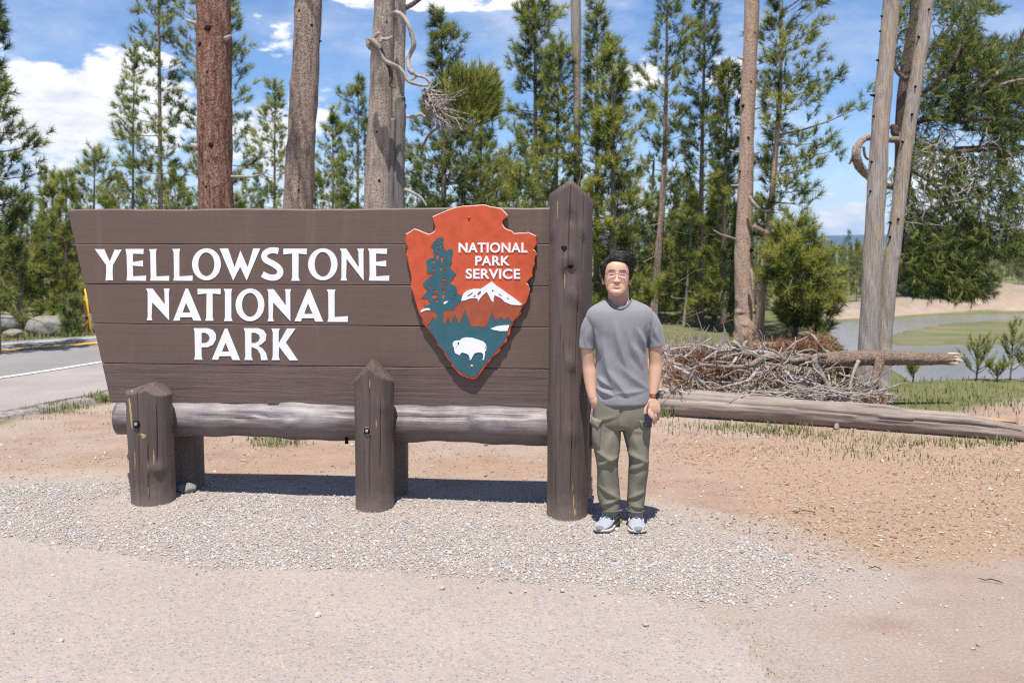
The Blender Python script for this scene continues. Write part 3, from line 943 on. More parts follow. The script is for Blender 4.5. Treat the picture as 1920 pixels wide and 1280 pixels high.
P = scatter(5500, 1.5, 9.5, 9.6, 18.5, rng, lambda P: 0.75 * smooth01((vnoise(P, 0.9, 31) + 0.4) / 0.8) * (~in_poly(P, RIVER_POLY)))
mb.add(*blades(np.column_stack([P, ground_z(P) - 0.004]), rng.uniform(0.03, 0.09, len(P)), rng, 0.8))
P = scatter(9000, -12, -4.5, 16.5, 22, rng, lambda P: np.where(in_poly(P, ROAD_POLY), 0, 1.0 * smooth01(1.6 - poly_dist(P, ROAD_FAR, False))))
mb.add(*blades(np.column_stack([P, ground_z(P) - 0.004]), rng.uniform(0.06, 0.16, len(P)), rng))
tag(mb.build("grass", M["grass"], smooth=False, attr="leaf"), "short green grass growing in scattered tufts", kind="stuff")

# ================================================================== the park sign
sign = empty("park_sign", SIGN_O, SIGN_RZ)
tag(sign, "large brown timber entrance sign with white letters on log posts", "sign")
_c, _s = math.cos(SIGN_RZ), math.sin(SIGN_RZ)


def to_sign(p): return Vector((_c * p.x + _s * p.y, -_s * p.x + _c * p.y, p.z))


CAM_L = to_sign(Vector((0, 0, CAM_H)) - SIGN_O)


def S(px, py, yl=0.18):
    """pixel -> (along sign, height) on the sign's local plane y = yl"""
    d = to_sign(ray(px, py))
    t = (yl - CAM_L.y) / d.y
    return (CAM_L.x + d.x * t, CAM_L.z + d.z * t)


PLANK_Y, PLANK_T = 0.175, 0.075


def plates(name, outlines, yf, th, mat, parent, bev=0.0, smooth=False):
    """a plate in the sign's plane: outlines (first outer, rest holes) in (s, z), front face at y = yf"""
    cu = bpy.data.curves.new(name, "CURVE")
    cu.dimensions = "2D"; cu.fill_mode = "BOTH"; cu.extrude = th / 2 - bev; cu.bevel_depth = bev; cu.bevel_resolution = 1 if bev else 0
    cu.offset = -bev
    for o in outlines:
        sp = cu.splines.new("POLY"); sp.points.add(len(o) - 1)
        for i, p in enumerate(o): sp.points[i].co = (p[0], p[1], 0, 1)
        sp.use_cyclic_u = True
    ob = bpy.data.objects.new("tmp", cu); C.objects.link(ob)
    dg = bpy.context.evaluated_depsgraph_get(); dg.update()
    me = bpy.data.meshes.new_from_object(ob.evaluated_get(dg)); me.name = name
    bpy.data.objects.remove(ob); bpy.data.curves.remove(cu)
    me.transform(Matrix(((1, 0, 0, 0), (0, 0, -1, yf + th / 2), (0, 1, 0, 0), (0, 0, 0, 1))))
    me.materials.clear()
    for p in me.polygons: p.use_smooth = smooth
    return link(name, me, mat, parent)


# --- planks
zs = [1.955, 1.722, 1.452, 1.180, 0.905, 0.645]
zs = [sum(S(px, py, PLANK_Y)[1] for px, py in pr) / 2 for pr in (((127, 393.5), (1027, 388.5)), ((143, 458.3), (1027, 457.5)), ((158, 532.7), (1027, 534.8)), ((178, 607), (1027, 612.5)), ((193, 681.7), (1027, 690.5)), ((208, 755), (1027, 765)))]
TL, BL = S(127, 393.5, PLANK_Y), S(208, 755, PLANK_Y)
sl = lambda z: TL[0] + (BL[0] - TL[0]) * (TL[1] - z) / (TL[1] - BL[1])
rngp = np.random.default_rng(5)
NS = 120
for k in range(5):
    z1, z0 = zs[k] - (0.0 if k == 0 else 0.0013), zs[k + 1] + 0.0013
    tt = np.linspace(0, 1, NS)
    sr = -0.02
    w_top = (0.0055 if k == 0 else 0.0014) * vnoise(np.column_stack([tt * 3.3, tt * 0]), 9 if k == 0 else 6, 10 + k)
    w_bot = 0.0014 * vnoise(np.column_stack([tt * 3.3, tt * 0]), 6, 30 + k)
    dy = 0.0009 * rngp.normal() + 0.0008 * vnoise(np.column_stack([tt * 3.3, tt * 0]), 2.0, 50 + k)
    if k == 4: w_bot = w_bot * 5
    ch = 0.004 if k else 0.010
    rings = []
    for i, t in enumerate(tt):
        zt, zb = z1 + w_top[i], z0 + w_bot[i]
        yf = PLANK_Y + dy[i]; yb = PLANK_Y + PLANK_T
        ring = []
        for (y, z) in [(yf + ch, zt), (yf, zt - ch), (yf, zt - 0.33 * (zt - zb)), (yf, zt - 0.66 * (zt - zb)), (yf, zb + 0.003), (yf + 0.003, zb), (yb, zb), (yb, zt)]:
            lft = sl(z)
            ring.append((lft + (sr - lft) * t, y, z))
        rings.append(ring)
    mb = MB(); V_, Q_, T_ = loft(rings); mb.add(V_, Q_, T_)
    o = mb.build("plank", M["plank_worn"] if k == 4 else M["plank"], sign, smooth=False)
    if k == 4: tag(o, "lowest plank, its paint finely cracked and weathered")

mb = MB()
zt_, zb_ = zs[0] - 0.03, zs[5] + 0.03
ring_ = lambda y: [(sl(zt_) + 0.02, y, zt_), (-0.03, y, zt_), (-0.03, y, zb_), (sl(zb_) + 0.02, y, zb_)]
mb.add(*loft([ring_(PLANK_Y + PLANK_T - 0.004), ring_(PLANK_Y + PLANK_T + 0.014)]))
mb.build("added_backing", M["crack"], sign, smooth=False)  # added board, stops sky light showing through the plank gaps

# --- big white letters, traced as outlines
LETTER_ROWS = [
    [[[(25, 90), (54, 92), (85, 91), (120, 170), (151, 94), (173, 96), (196, 94), (140, 192), (138, 240), (141, 289), (118, 287), (94, 290), (98, 240), (98, 192)]],
     [[(219, 90), (335, 90), (333, 122), (267, 120), (266, 172), (330, 162), (331, 201), (266, 195), (268, 263), (350, 258), (350, 291), (227, 290), (230, 250), (227, 130)]],
     [[(368, 92), (417, 90), (412, 112), (415, 263), (496, 260), (495, 291), (375, 290), (379, 270), (376, 112)]],
     [[(515, 90), (565, 89), (560, 112), (560, 263), (644, 258), (643, 291), (521, 290), (526, 270), (524, 112)]],
     ["O", (731, 187, 91, 101), (730, 187, 51, 75)],
     [[(814, 88), (867, 86), (908, 206), (945, 101), (991, 206), (1026, 87), (1071, 86), (985, 290), (944, 203), (900, 290)]],
     ["S", [(1186, 104), (1160, 99), (1130, 101), (1104, 116), (1096, 140), (1108, 161), (1140, 178), (1176, 200), (1196, 226), (1194, 250), (1172, 268), (1140, 271), (1112, 264), (1084, 249)], 19],
     [[(1217, 88), (1367, 88), (1363, 125), (1313, 119), (1312, 268), (1320, 291), (1266, 291), (1273, 268), (1272, 119), (1216, 125)]],
     ["O", (1466, 187, 93, 101), (1466, 187, 52, 78)],
     [[(1574, 88), (1613, 88), (1693, 208), (1691, 112), (1683, 88), (1726, 88), (1722, 112), (1724, 291), (1616, 152), (1613, 268), (1618, 290), (1578, 289), (1584, 268), (1584, 110)]],
     [[(1750, 88), (1872, 88), (1870, 122), (1802, 119), (1802, 172), (1866, 163), (1866, 201), (1802, 195), (1803, 263), (1886, 258), (1884, 291), (1757, 290), (1762, 250), (1760, 112)]]],
    [[[(350, 340), (389, 340), (468, 442), (466, 364), (461, 340), (498, 340), (494, 364), (495, 541), (389, 427), (384, 520), (388, 541), (354, 540), (360, 520), (360, 364)]],
     [[(599, 340), (614, 340), (699, 543), (648, 542), (640, 521), (566, 521), (562, 542), (521, 543)], [(602, 430), (580, 492), (630, 492)]],
     [[(674, 342), (822, 342), (820, 376), (770, 371), (770, 522), (776, 543), (722, 543), (730, 522), (732, 371), (676, 377)]],
     [[(840, 342), (893, 342), (888, 364), (888, 522), (895, 545), (842, 545), (848, 522), (848, 364)]],
     ["O", (1006, 443, 91, 103), (1006, 443, 51, 76)],
     [[(1115, 344), (1155, 344), (1232, 448), (1231, 366), (1226, 344), (1266, 344), (1260, 366), (1261, 546), (1153, 428), (1150, 524), (1156, 547), (1117, 546), (1124, 524), (1122, 366)]],
     [[(1370, 344), (1384, 344), (1468, 549), (1418, 548), (1410, 527), (1335, 527), (1328, 547), (1287, 546)], [(1372, 434), (1348, 500), (1402, 500)]],
     [[(1492, 346), (1546, 346), (1540, 368), (1540, 520), (1625, 514), (1623, 550), (1495, 550), (1502, 526), (1500, 368)]]],
    [[[(650, 590), (735, 590), (770, 601), (790, 628), (790, 662), (772, 694), (740, 710), (700, 711), (700, 765), (705, 789), (652, 788), (659, 765), (656, 612)], [(700, 619), (724, 619), (744, 632), (752, 653), (743, 673), (724, 684), (700, 684)]],
     [[(847, 592), (862, 592), (943, 791), (895, 790), (885, 766), (812, 766), (805, 789), (765, 788)], [(851, 682), (829, 738), (875, 738)]],
     [[(966, 590), (1055, 590), (1090, 602), (1110, 632), (1104, 668), (1078, 692), (1058, 700), (1090, 724), (1108, 750), (1118, 791), (1076, 791), (1072, 757), (1052, 724), (1015, 707), (1015, 768), (1023, 791), (970, 790), (977, 766), (974, 614)], [(1015, 619), (1040, 619), (1062, 632), (1069, 650), (1060, 672), (1038, 684), (1015, 684)]],
     [[(1142, 592), (1194, 592), (1187, 615), (1187, 686), (1240, 592), (1294, 592), (1232, 681), (1308, 793), (1256, 793), (1190, 706), (1187, 768), (1194, 791), (1142, 791), (1150, 766), (1150, 616)]]]]
LF = PLANK_Y - 0.0035
lp = lambda x, y: S(170 + x / 3.368, 440 + y / 3.368, LF)


def ellipse(cx, cy, rx, ry, n=40, rot=0.0):
    return [(cx + rx * math.cos(a) * math.cos(rot) - ry * math.sin(a) * math.sin(rot), cy + rx * math.cos(a) * math.sin(rot) + ry * math.sin(a) * math.cos(rot)) for a in (2 * PI * i / n for i in range(n))]


def stroke(path, w):
    P = spline(path, 5); t = np.gradient(P, axis=0); t /= np.linalg.norm(t, axis=1)[:, None]
    nn = np.stack([-t[:, 1], t[:, 0]], 1)
    return [tuple(p) for p in P + nn * w] + [tuple(p) for p in (P - nn * w)[::-1]]


for row in LETTER_ROWS:
    for g in row:
        if g[0] == "O": ol = [ellipse(*g[1]), ellipse(*g[2])[::-1]]
        elif g[0] == "S": ol = [stroke(g[1], g[2])]
        else: ol = g
        plates("letter", [[lp(*p) for p in o] for o in ol], LF, 0.008, M["letter"], sign)

# --- the arrowhead emblem
AY = PLANK_Y - 0.036
ap = lambda x, y: S(750 + x / 7.112, 370 + y / 7.112, AY)
b7 = lambda pts: [(x, y + 1209) for x, y in pts]
A_OUT = [(428, 255), (520, 215), (640, 165), (740, 130), (840, 112), (960, 108), (1080, 97), (1140, 97), (1200, 120), (1260, 128), (1330, 140), (1370, 165), (1410, 205), (1440, 240), (1440, 265), (1400, 285), (1370, 320), (1368, 355), (1385, 390), (1410, 415), (1440, 428), (1480, 440), (1525, 478), (1600, 470), (1660, 472), (1710, 462), (1760, 485), (1820, 512), (1820, 570), (1826, 620), (1800, 665), (1785, 690), (1810, 720), (1822, 770), (1805, 795), (1795, 850), (1800, 890), (1775, 950), (1765, 1000), (1768, 1055), (1735, 1085), (1692, 1135), (1715, 1170), (1732, 1240)] + \
    b7([(1730, 70), (1705, 140), (1690, 190), (1640, 240), (1612, 300), (1610, 350), (1570, 400), (1520, 440), (1500, 490), (1475, 540), (1470, 620), (1432, 655), (1425, 720), (1380, 750), (1342, 800), (1338, 840), (1290, 880), (1230, 930), (1200, 980), (1165, 1010), (1130, 1060), (1095, 1110), (1060, 1160), (1020, 1208), (980, 1220), (900, 1205), (830, 1175), (770, 1135), (740, 1090), (690, 1050), (680, 1000), (640, 960), (600, 900), (560, 820), (505, 775), (490, 720), (450, 660), (400, 600), (350, 530), (300, 470), (285, 400), (250, 340), (235, 280), (215, 220), (185, 120), (160, 40)]) + \
    [(138, 1205), (140, 1160), (150, 1090), (140, 1020), (120, 950), (108, 880), (95, 810), (80, 770), (100, 690), (95, 650), (65, 600), (68, 560), (75, 500), (68, 490), (120, 460), (190, 415), (240, 430), (320, 465), (385, 488), (430, 470), (460, 440), (470, 400), (450, 340), (440, 290)]
arrow = plates("arrowhead", [[ap(*p) for p in A_OUT]], AY, 0.028, M["orange"], sign, bev=0.006)
arrow.data.materials.append(M["edge"])                 # paint chipped pale along the upward edges
for p in arrow.data.polygons:
    if abs(p.normal.y) < 0.95 and p.normal.z > 0.15: p.material_index = 1
tag(arrow, "orange red arrowhead shield with tree, mountain and white bison")
# blocks that hold the shield off the planks
for c_ in (ap(900, 700), ap(900, 1900)):
    mb = MB(); mb.add(*box(c_[0] - 0.12, c_[0] + 0.12, AY + 0.026, PLANK_Y + 0.003, c_[1] - 0.06, c_[1] + 0.06)); mb.build("mounting_block", M["crack"], arrow, smooth=False)

T_R = [(520, 535), (555, 533), (580, 550), (575, 600), (585, 660), (610, 722), (640, 705), (655, 688), (695, 685), (708, 720), (695, 780), (690, 820), (697, 870), (665, 910), (680, 960), (720, 990), (750, 1020), (720, 1060), (710, 1090), (660, 1125), (690, 1160), (745, 1185), (762, 1230), (752, 1275)] + b7([(790, 80), (820, 95), (830, 130), (822, 172), (770, 217), (715, 270), (712, 296), (578, 310), (578, 482), (600, 485), (640, 405), (680, 492), (730, 360), (790, 487), (868, 308), (940, 505), (1000, 520), (1140, 522), (1175, 480), (1230, 318), (1275, 457), (1300, 400), (1315, 440), (1345, 383), (1390, 437), (1440, 388), (1475, 440), (1492, 455), (1440, 560), (1432, 615), (1390, 700), (1320, 800), (1270, 850), (1180, 950), (1115, 1030), (1060, 1105), (1010, 1180), (930, 1175), (845, 1140), (785, 1095), (720, 1030), (668, 950), (610, 860), (545, 780), (495, 700), (435, 610), (380, 530), (360, 498), (400, 480), (440, 388), (470, 425), (491, 440), (496, 330), (440, 310), (400, 292), (390, 275), (320, 250), (322, 236), (400, 215), (411, 187), (378, 170), (388, 142), (290, 130), (302, 112), (390, 22)]) + \
    [(375, 1240), (312, 1178), (308, 1150), (350, 1098), (425, 1045), (478, 1012), (360, 1007), (358, 960), (356, 905), (350, 872), (370, 830), (410, 808), (442, 812), (455, 772), (465, 755), (445, 730), (446, 680), (415, 650), (440, 608), (470, 580), (487, 552)]
HOLES = [(475, 595, 15, 9), (500, 655, 14, 18), (537, 650, 12, 26), (517, 697, 11, 15), (565, 670, 10, 12), (500, 790, 15, 42), (558, 825, 16, 48), (450, 850, 18, 26), (622, 805, 9, 12), (610, 855, 9, 15), (627, 888, 11, 11), (455, 950, 27, 17), (548, 945, 13, 33), (610, 975, 17, 15), (400, 1180, 22, 15), (505, 1170, 17, 13), (478, 1240, 25, 19), (585, 1090, 31, 17), (590, 1135, 37, 15), (588, 1172, 29, 13), (580, 1213, 27, 11), (590, 1243, 31, 15), (460, 1314, 38, 30), (578, 1314, 19, 40), (492, 1377, 17, 25), (738, 1309, 13, 11)]
o = plates("tree_and_meadow", [[ap(*p) for p in T_R]] + [[ap(*p) for p in ellipse(*h, n=10)] for h in HOLES], AY - 0.0035, 0.006, M["teal"], arrow)
tag(o, "dark teal conifer and meadow on the arrowhead shield")
MT = b7([(582, 312), (714, 300), (722, 272), (772, 220), (822, 175), (828, 130), (852, 70), (900, 30), (980, 12), (1080, 12), (1150, -38), (1225, -86), (1290, -28), (1380, 32), (1430, 72), (1520, 132), (1628, 217), (1622, 262), (1588, 335), (1540, 400), (1497, 448), (1478, 434), (1440, 382), (1391, 431), (1345, 377), (1315, 433), (1300, 394), (1276, 448), (1230, 310), (1172, 477), (1139, 517), (1000, 515), (944, 500), (868, 298), (790, 478), (730, 350), (680, 484), (640, 396), (599, 480), (582, 478)])
plates("mountain", [[ap(*p) for p in MT]], AY - 0.0030, 0.006, M["rust"], arrow)
MTL = b7([(275, 318), (340, 300), (396, 297), (438, 314), (491, 334), (487, 432), (470, 418), (440, 380), (397, 474), (360, 492), (322, 450), (292, 392)])
plates("hill", [[ap(*p) for p in MTL]], AY - 0.0030, 0.006, M["rust"], arrow)
SN = b7([(818, 170), (826, 130), (850, 70), (900, 30), (980, 10), (1080, 10), (1150, -40), (1225, -88), (1290, -30), (1380, 30), (1430, 70), (1520, 130), (1630, 215), (1600, 230), (1480, 220), (1400, 185), (1340, 130), (1262, 95), (1250, 140), (1246, 190), (1220, 165), (1190, 110), (1160, 50), (1110, 90), (1075, 130), (1035, 192), (1045, 150), (1010, 135), (930, 140), (870, 165)])
SNH = b7([(890, 110), (975, 52), (965, 80), (905, 115)]), b7([(1030, 85), (1050, 50), (1085, 42), (1075, 80), (1045, 100)]), b7([(1228, 22), (1250, 25), (1248, 52), (1230, 48)]), b7([(1312, 65), (1350, 95), (1368, 118), (1330, 100)]), b7([(1425, 120), (1455, 145), (1450, 158), (1430, 140)]), b7([(975, 120), (1005, 85), (1012, 100), (1000, 122)])
plates("snow_cap", [[ap(*p) for p in SN]] + [[ap(*p) for p in h] for h in SNH], AY - 0.0055, 0.005, M["letter"], arrow)
plates("snow_cap", [[ap(*p) for p in b7([(275, 305), (300, 282), (350, 265), (400, 270), (405, 290), (340, 297), (282, 322)])]], AY - 0.0055, 0.005, M["letter"], arrow)
plates("lake", [[ap(*p) for p in b7([(1205, 540), (1290, 507), (1380, 494), (1462, 492), (1434, 570), (1330, 572), (1250, 556)])]], AY - 0.0055, 0.005, M["letter"], arrow)
plates("white_leaf", [[ap(*p) for p in b7([(582, 190), (610, 175), (650, 172), (625, 195), (600, 214), (585, 208)])]], AY - 0.0055, 0.005, M["letter"], arrow)
BI = b7([(705, 770), (705, 730), (725, 705), (770, 695), (800, 695), (825, 670), (880, 655), (960, 660), (1040, 685), (1110, 710), (1145, 745), (1155, 790), (1150, 830), (1136, 842), (1135, 880), (1125, 930), (1122, 955), (1098, 955), (1110, 930), (1112, 880), (1090, 860), (1050, 855), (1000, 865), (975, 900), (960, 930), (948, 955), (925, 955), (935, 940), (915, 890), (880, 870), (830, 855), (810, 870), (795, 896), (778, 885), (740, 866), (725, 830), (724, 792)])
plates("bison", [[ap(*p) for p in BI], [ap(*p) for p in ellipse(780, 1949, 11, 22, 10)], [ap(*p) for p in ellipse(752, 1987, 8, 7, 8)], [ap(*p) for p in b7([(1140, 770), (1146, 790), (1138, 822), (1131, 825), (1137, 795)])]], AY - 0.0065, 0.008, M["letter"], arrow)


def word(txt, x0, x1, y0, y1):
    """one line of the shield's bold lettering fitted to a box given in tracing coordinates"""
    cu = bpy.data.curves.new("lettering", "FONT"); cu.body = txt; cu.extrude = 0.02; cu.offset = 0.026; cu.space_character = 1.06
    ob = bpy.data.objects.new("tmp", cu); C.objects.link(ob)
    dg = bpy.context.evaluated_depsgraph_get(); dg.update()
    me = bpy.data.meshes.new_from_object(ob.evaluated_get(dg)); bpy.data.objects.remove(ob); bpy.data.curves.remove(cu)
    co = np.array([v.co[:] for v in me.vertices]); lo, hi = co.min(0), co.max(0)
    a, b_ = ap(x0, y1), ap(x1, y0)
    n = (co - lo) / (hi - lo)
    out = np.column_stack([a[0] + n[:, 0] * (b_[0] - a[0]), AY + 0.001 - n[:, 2] * 0.0055, a[1] + n[:, 1] * (b_[1] - a[1])])
    me.vertices.foreach_set("co", out.astype(np.float32).ravel()); me.materials.clear(); me.update()
    me.name = "lettering"
    return link("lettering", me, M["letter"], arrow)


word("NATIONAL", 783, 1700, 603, 738); word("PARK", 1005, 1468, 781, 909); word("SERVICE", 878, 1604, 953, 1085)
for x, y, mt in ((921, 268, M["orange"]), (958, 2246, M["edge"])):
    c_ = ap(x, y); mb = MB(); mb.add(*tube([(c_[0], AY + 0.002, c_[1]), (c_[0], AY - 0.004, c_[1]), (c_[0], AY - 0.008, c_[1])], [0.009, 0.009, 0.005], 12))
    mb.build("screw", mt, arrow)


# --- log posts
def post_mesh(r, z_peak, shoulder_l, shoulder_r, back_drop, cracks=(), knots=(), seed=0, lean=0.0, peak_x=0.0, flat=1.0):
    """a peeled log with a hip-cut top; returns MB. Cracks are real grooves (angle, z from, z to, depth)"""
    rr = np.random.default_rng(seed)
    na = 72
    ang = list(np.arange(na) * 2 * PI / na)
    for (a, za, zb, dp) in cracks:
        ang = [x for x in ang if abs(((x - a + PI) % (2 * PI)) - PI) > 0.07] + [a - 0.06, a - 0.032, a, a + 0.032, a + 0.06]
    ang = np.array(sorted(x % (2 * PI) for x in ang)); na = len(ang)
    roof = lambda x, y: z_peak - max((x - peak_x) * (z_peak - shoulder_r) / (r - peak_x), -(x - peak_x) * (z_peak - shoulder_l) / (r + peak_x)) - max(0, -(y + 0.04)) * back_drop - max(0, y) * 0.25
    nz = 60
    ph = rr.uniform(0, 6.28, 8)
    rings = []
    for i in range(nz + 1):
        t = i / nz
        ring = []
        for a in ang:
            x, y = math.sin(a), -math.cos(a)          # a = 0 faces the viewer, grows to the right
            zz0 = -0.12 + t * (z_peak + 0.12)
            rad = r * (1 + 0.030 * math.sin(2 * a + ph[0] + 1.2 * zz0) + 0.018 * math.sin(3 * a + ph[1] + 2.3 * zz0) + 0.012 * math.sin(5 * zz0 + ph[2]) + 0.008 * math.sin(7 * a + ph[3] + 4 * zz0))
            rad += r * (0.022 * noise.noise(Vector((x * 2.2 + seed, y * 2.2, zz0 * 2.0))) + 0.012 * noise.noise(Vector((x * 7 + seed, y * 7, zz0 * 5))) + 0.010 * noise.noise(Vector((x * 16 + seed, y * 16, zz0 * 3))))
            for (ka, kz, kr, kh) in knots:
                da = ((a - ka + PI) % (2 * PI)) - PI
                rad += kh * math.exp(-((da * r / kr) ** 2 + ((zz0 - kz) / kr) ** 2))
            for (ca, za, zb, dp) in cracks:
                da = ((a - ca + PI) % (2 * PI)) - PI
                if abs(da) < 0.012: rad -= 1.7 * dp * smooth01((zz0 - za) / 0.12) * smooth01((zb - zz0) / 0.12)
            wob = 0.035 * math.sin(3.1 * zz0 + ph[4]) + 0.02 * math.sin(8 * zz0 + ph[5])
            aa = a + wob
            X, Y = rad * math.sin(aa), -rad * math.cos(aa) * flat
            ztop = roof(X, Y)
            ring.append((X, Y, -0.12 + t * (ztop + 0.12)))
        rings.append(ring)
    # cap as shrinking rings following the hip cut
    last = np.array(rings[-1])
    for f in (0.97, 0.8, 0.55, 0.3, 0.08):
        ring = last.copy(); ring[:, 0] = peak_x + (last[:, 0] - peak_x) * f; ring[:, 1] *= f
        ring[:, 2] = [roof(p[0], p[1]) for p in ring]
        rings.append(ring)
    V_, Q_, T_ = loft(np.array(rings), True, True)
    V_[:, 0] += lean * V_[:, 2]
    mb = MB(); mb.add(V_, Q_, T_)
    return mb


def front_xy(px, py_base):
    """local (s, y) of a post whose visible base middle is at this pixel"""
    g = to_sign(gnd(px, py_base, 0.0) - SIGN_O)
    return g


def put_post(name, mb, s, y, mat, lab=None):
    o = mb.build(name, mat, sign)
    o.location = (s, y, 0)
    for p in o.data.polygons:
        if p.normal.z > 0.35 and p.center.z > 0.3: p.use_smooth = False
    if lab: tag(o, lab)
    return o


zpk = lambda px, py, yl: S(px, py, yl)[1]
sx = lambda px, yl: S(px, 900, yl)[0]
s_r, s_m, s_l = 0.0, sx(701.5, -0.02), sx(283, -0.02)
RP = put_post("post", post_mesh(0.136, zpk(1070, 338, 0), zpk(1031, 364, 0), zpk(1113, 376, 0), 0.05, cracks=[(-0.05, 1.55, 2.3, 0.02), (0.18, 0.1, 0.75, 0.016), (-0.35, 0.5, 1.3, 0.012), (0.62, 1.6, 2.3, 0.012), (-0.30, 1.45, 1.75, 0.012), (0.42, 0.9, 1.5, 0.012), (-0.62, 0.05, 0.6, 0.010), (-0.2, 0.95, 1.2, 0.010)],
      knots=[(0.02, 1.92, 0.035, -0.018), (-0.12, 1.66, 0.05, 0.020), (0.12, 1.60, 0.03, -0.022), (0.15, 1.02, 0.035, 0.020), (0.18, 1.45, 0.04, 0.018), (0.55, 1.9, 0.03, 0.018), (-0.9, 1.90, 0.03, 0.02), (0.1, 0.58, 0.05, 0.012), (-1.4, 0.7, 0.05, 0.012)], seed=3, lean=0.010), 0.0, 0.0, M["post"], "tall pointed log post at the end of the planks")
MP = put_post("post", post_mesh(0.127, zpk(706, 673, -0.02), zpk(664, 716, -0.1), zpk(737, 716, -0.1), 0.45, cracks=[(0.0, 0.1, 0.95, 0.010), (-0.6, 0.2, 1.0, 0.008), (0.55, 0.3, 0.9, 0.010), (-0.3, 0.0, 0.5, 0.008)], knots=[(0.6, 0.8, 0.05, 0.006)], seed=8), s_m, 0.0, M["post"], "short pointed log post below the middle of the planks")
LP = put_post("post", post_mesh(0.146, zpk(297, 716, -0.02), zpk(241, 735, -0.1), zpk(324, 742, -0.1), 0.35, cracks=[(-0.08, -0.05, 0.95, 0.03), (0.35, 0.0, 0.5, 0.012), (-0.42, 0.0, 0.42, 0.010), (0.75, 0.3, 0.8, 0.010)],
      knots=[(-1.5, 0.36, 0.035, 0.022), (0.72, 0.30, 0.045, 0.022), (-1.0, 0.78, 0.02, 0.008)], seed=14, peak_x=0.04), s_l, 0.0, M["post"], "short split log post with a strip of bare yellow wood")
for s_, r_, sd, zt, dy in ((s_l + 0.03, 0.145, 21, 0.66, 0.42), (s_m + 0.005, 0.125, 22, 0.66, 0.42), (0.01, 0.13, 23, 1.80, 0.44)):
    put_post("rear_post", post_mesh(r_, zt, zt - 0.02, zt - 0.02, 0.02, knots=[(0.9, 0.38, 0.06, 0.014)], seed=sd), s_, dy, M["post"])

# strip of bare wood and scars on the split post
def skin_patch(name, owner, r, pts, wid, mat, lift=0.004):
    """a thin patch that follows a post's front; pts are (angle, z), wid the half-width in metres"""
    mb = MB(); rows = []
    co = np.array([v.co[:] for v in owner.data.vertices])
    for (a, z), w in zip(pts, wid):
        row = []
        for k in np.linspace(-1, 1, 5):
            aa = a + k * w / r
            x, y = math.sin(aa), -math.cos(aa)
            # nearest surface radius in that direction
            d_ = (np.arctan2(co[:, 0], -co[:, 1]) - aa + PI) % (2 * PI) - PI
            near = (np.abs(d_) < 0.08) & (np.abs(co[:, 2] - z) < 0.05)
            rad = np.hypot(co[near, 0], co[near, 1]).mean() if near.any() else r
            row.append((x * (rad + lift * (1 - k * k * 0.9)), y * (rad + lift * (1 - k * k * 0.9)), z))
        rows.append(row)
    R_ = np.array(rows); m, n = R_.shape[:2]
    i, j = np.meshgrid(np.arange(m - 1), np.arange(n - 1), indexing="ij")
    mb.add(R_.reshape(-1, 3), np.stack([i * n + j, i * n + j + 1, (i + 1) * n + j + 1, (i + 1) * n + j], -1).reshape(-1, 4)[:, ::-1])
    return mb.build(name, mat, owner)


zq = lambda py: S(280, py, -0.14)[1]
skin_patch("bare_strip", LP, 0.15, [(-0.62, zq(733)), (-0.60, zq(748)), (-0.55, zq(765)), (-0.50, zq(785)), (-0.47, zq(798)), (-0.46, zq(804))], [0.014, 0.013, 0.013, 0.012, 0.011, 0.003], M["bare"])
skin_patch("scar", LP, 0.15, [(0.00, zq(812)), (0.04, zq(815)), (0.08, zq(818)), (0.10, zq(822))], [0.012, 0.034, 0.030, 0.008], M["bare"], 0.003)
for a_, z_, dz in ((-0.35, 0.33, 0.06), (0.28, 0.29, 0.05), (0.55, 0.35, 0.05), (-0.1, 0.24, 0.05), (0.25, 0.12, 0.05)):
    skin_patch("scar", LP, 0.15, [(a_, z_ + dz), (a_ + 0.01, z_), (a_ - 0.01, z_ - dz)], [0.002, 0.006, 0.002], M["bare"], 0.003)
for a_, z_, dz, w_ in ((-0.55, 0.88, 0.10, 0.003), (0.05, 0.86, 0.03, 0.005), (0.35, 0.60, 0.03, 0.005), (0.22, 0.95, 0.05, 0.003)):
    skin_patch("scar", MP, 0.13, [(a_, z_ + dz), (a_ + 0.01, z_), (a_ - 0.01, z_ - dz)], [0.001, w_, 0.001], M["bare"], 0.003)
for a_, z_, dz, w_ in ((0.35, 0.13, 0.05, 0.006), (0.42, 0.06, 0.03, 0.010), (0.30, 0.22, 0.03, 0.004), (-0.12, 1.52, 0.05, 0.006), (0.62, 2.10, 0.10, 0.004), (-0.5, 2.0, 0.10, 0.003)):
    skin_patch("scar", RP, 0.14, [(a_, z_ + dz), (a_ + 0.01, z_), (a_ - 0.01, z_ - dz)], [0.001, w_, 0.001], M["bare"], 0.003)


def bolt(owner, r, a, z, big):
    mb = MB(); d = np.array([math.sin(a), -math.cos(a), 0]); p = d * (r - 0.006) + np.array([0, 0, z])
    mb.add(*tube([p, p + d * 0.010], [0.026 * big, 0.026 * big], 16)); o = mb.build("bolt_recess", M["crack"], owner)
    mb = MB(); mb.add(*tube([p + d * 0.009, p + d * 0.016, p + d * 0.02], [0.014 * big, 0.013 * big, 0.006 * big], 10)); mb.build("bolt", M["steel"], owner, smooth=False)


bolt(LP, 0.150, -0.16, zq(795), 1.0)
skin_patch("scar", MP, 0.13, [(-0.12, S(688, 799, -0.12)[1]), (-0.10, S(688, 808, -0.12)[1]), (-0.06, S(688, 816, -0.12)[1])], [0.008, 0.034, 0.010], M["bare"], 0.003)
bolt(MP, 0.131, -0.11, S(688, 807, -0.12)[1], 0.85)
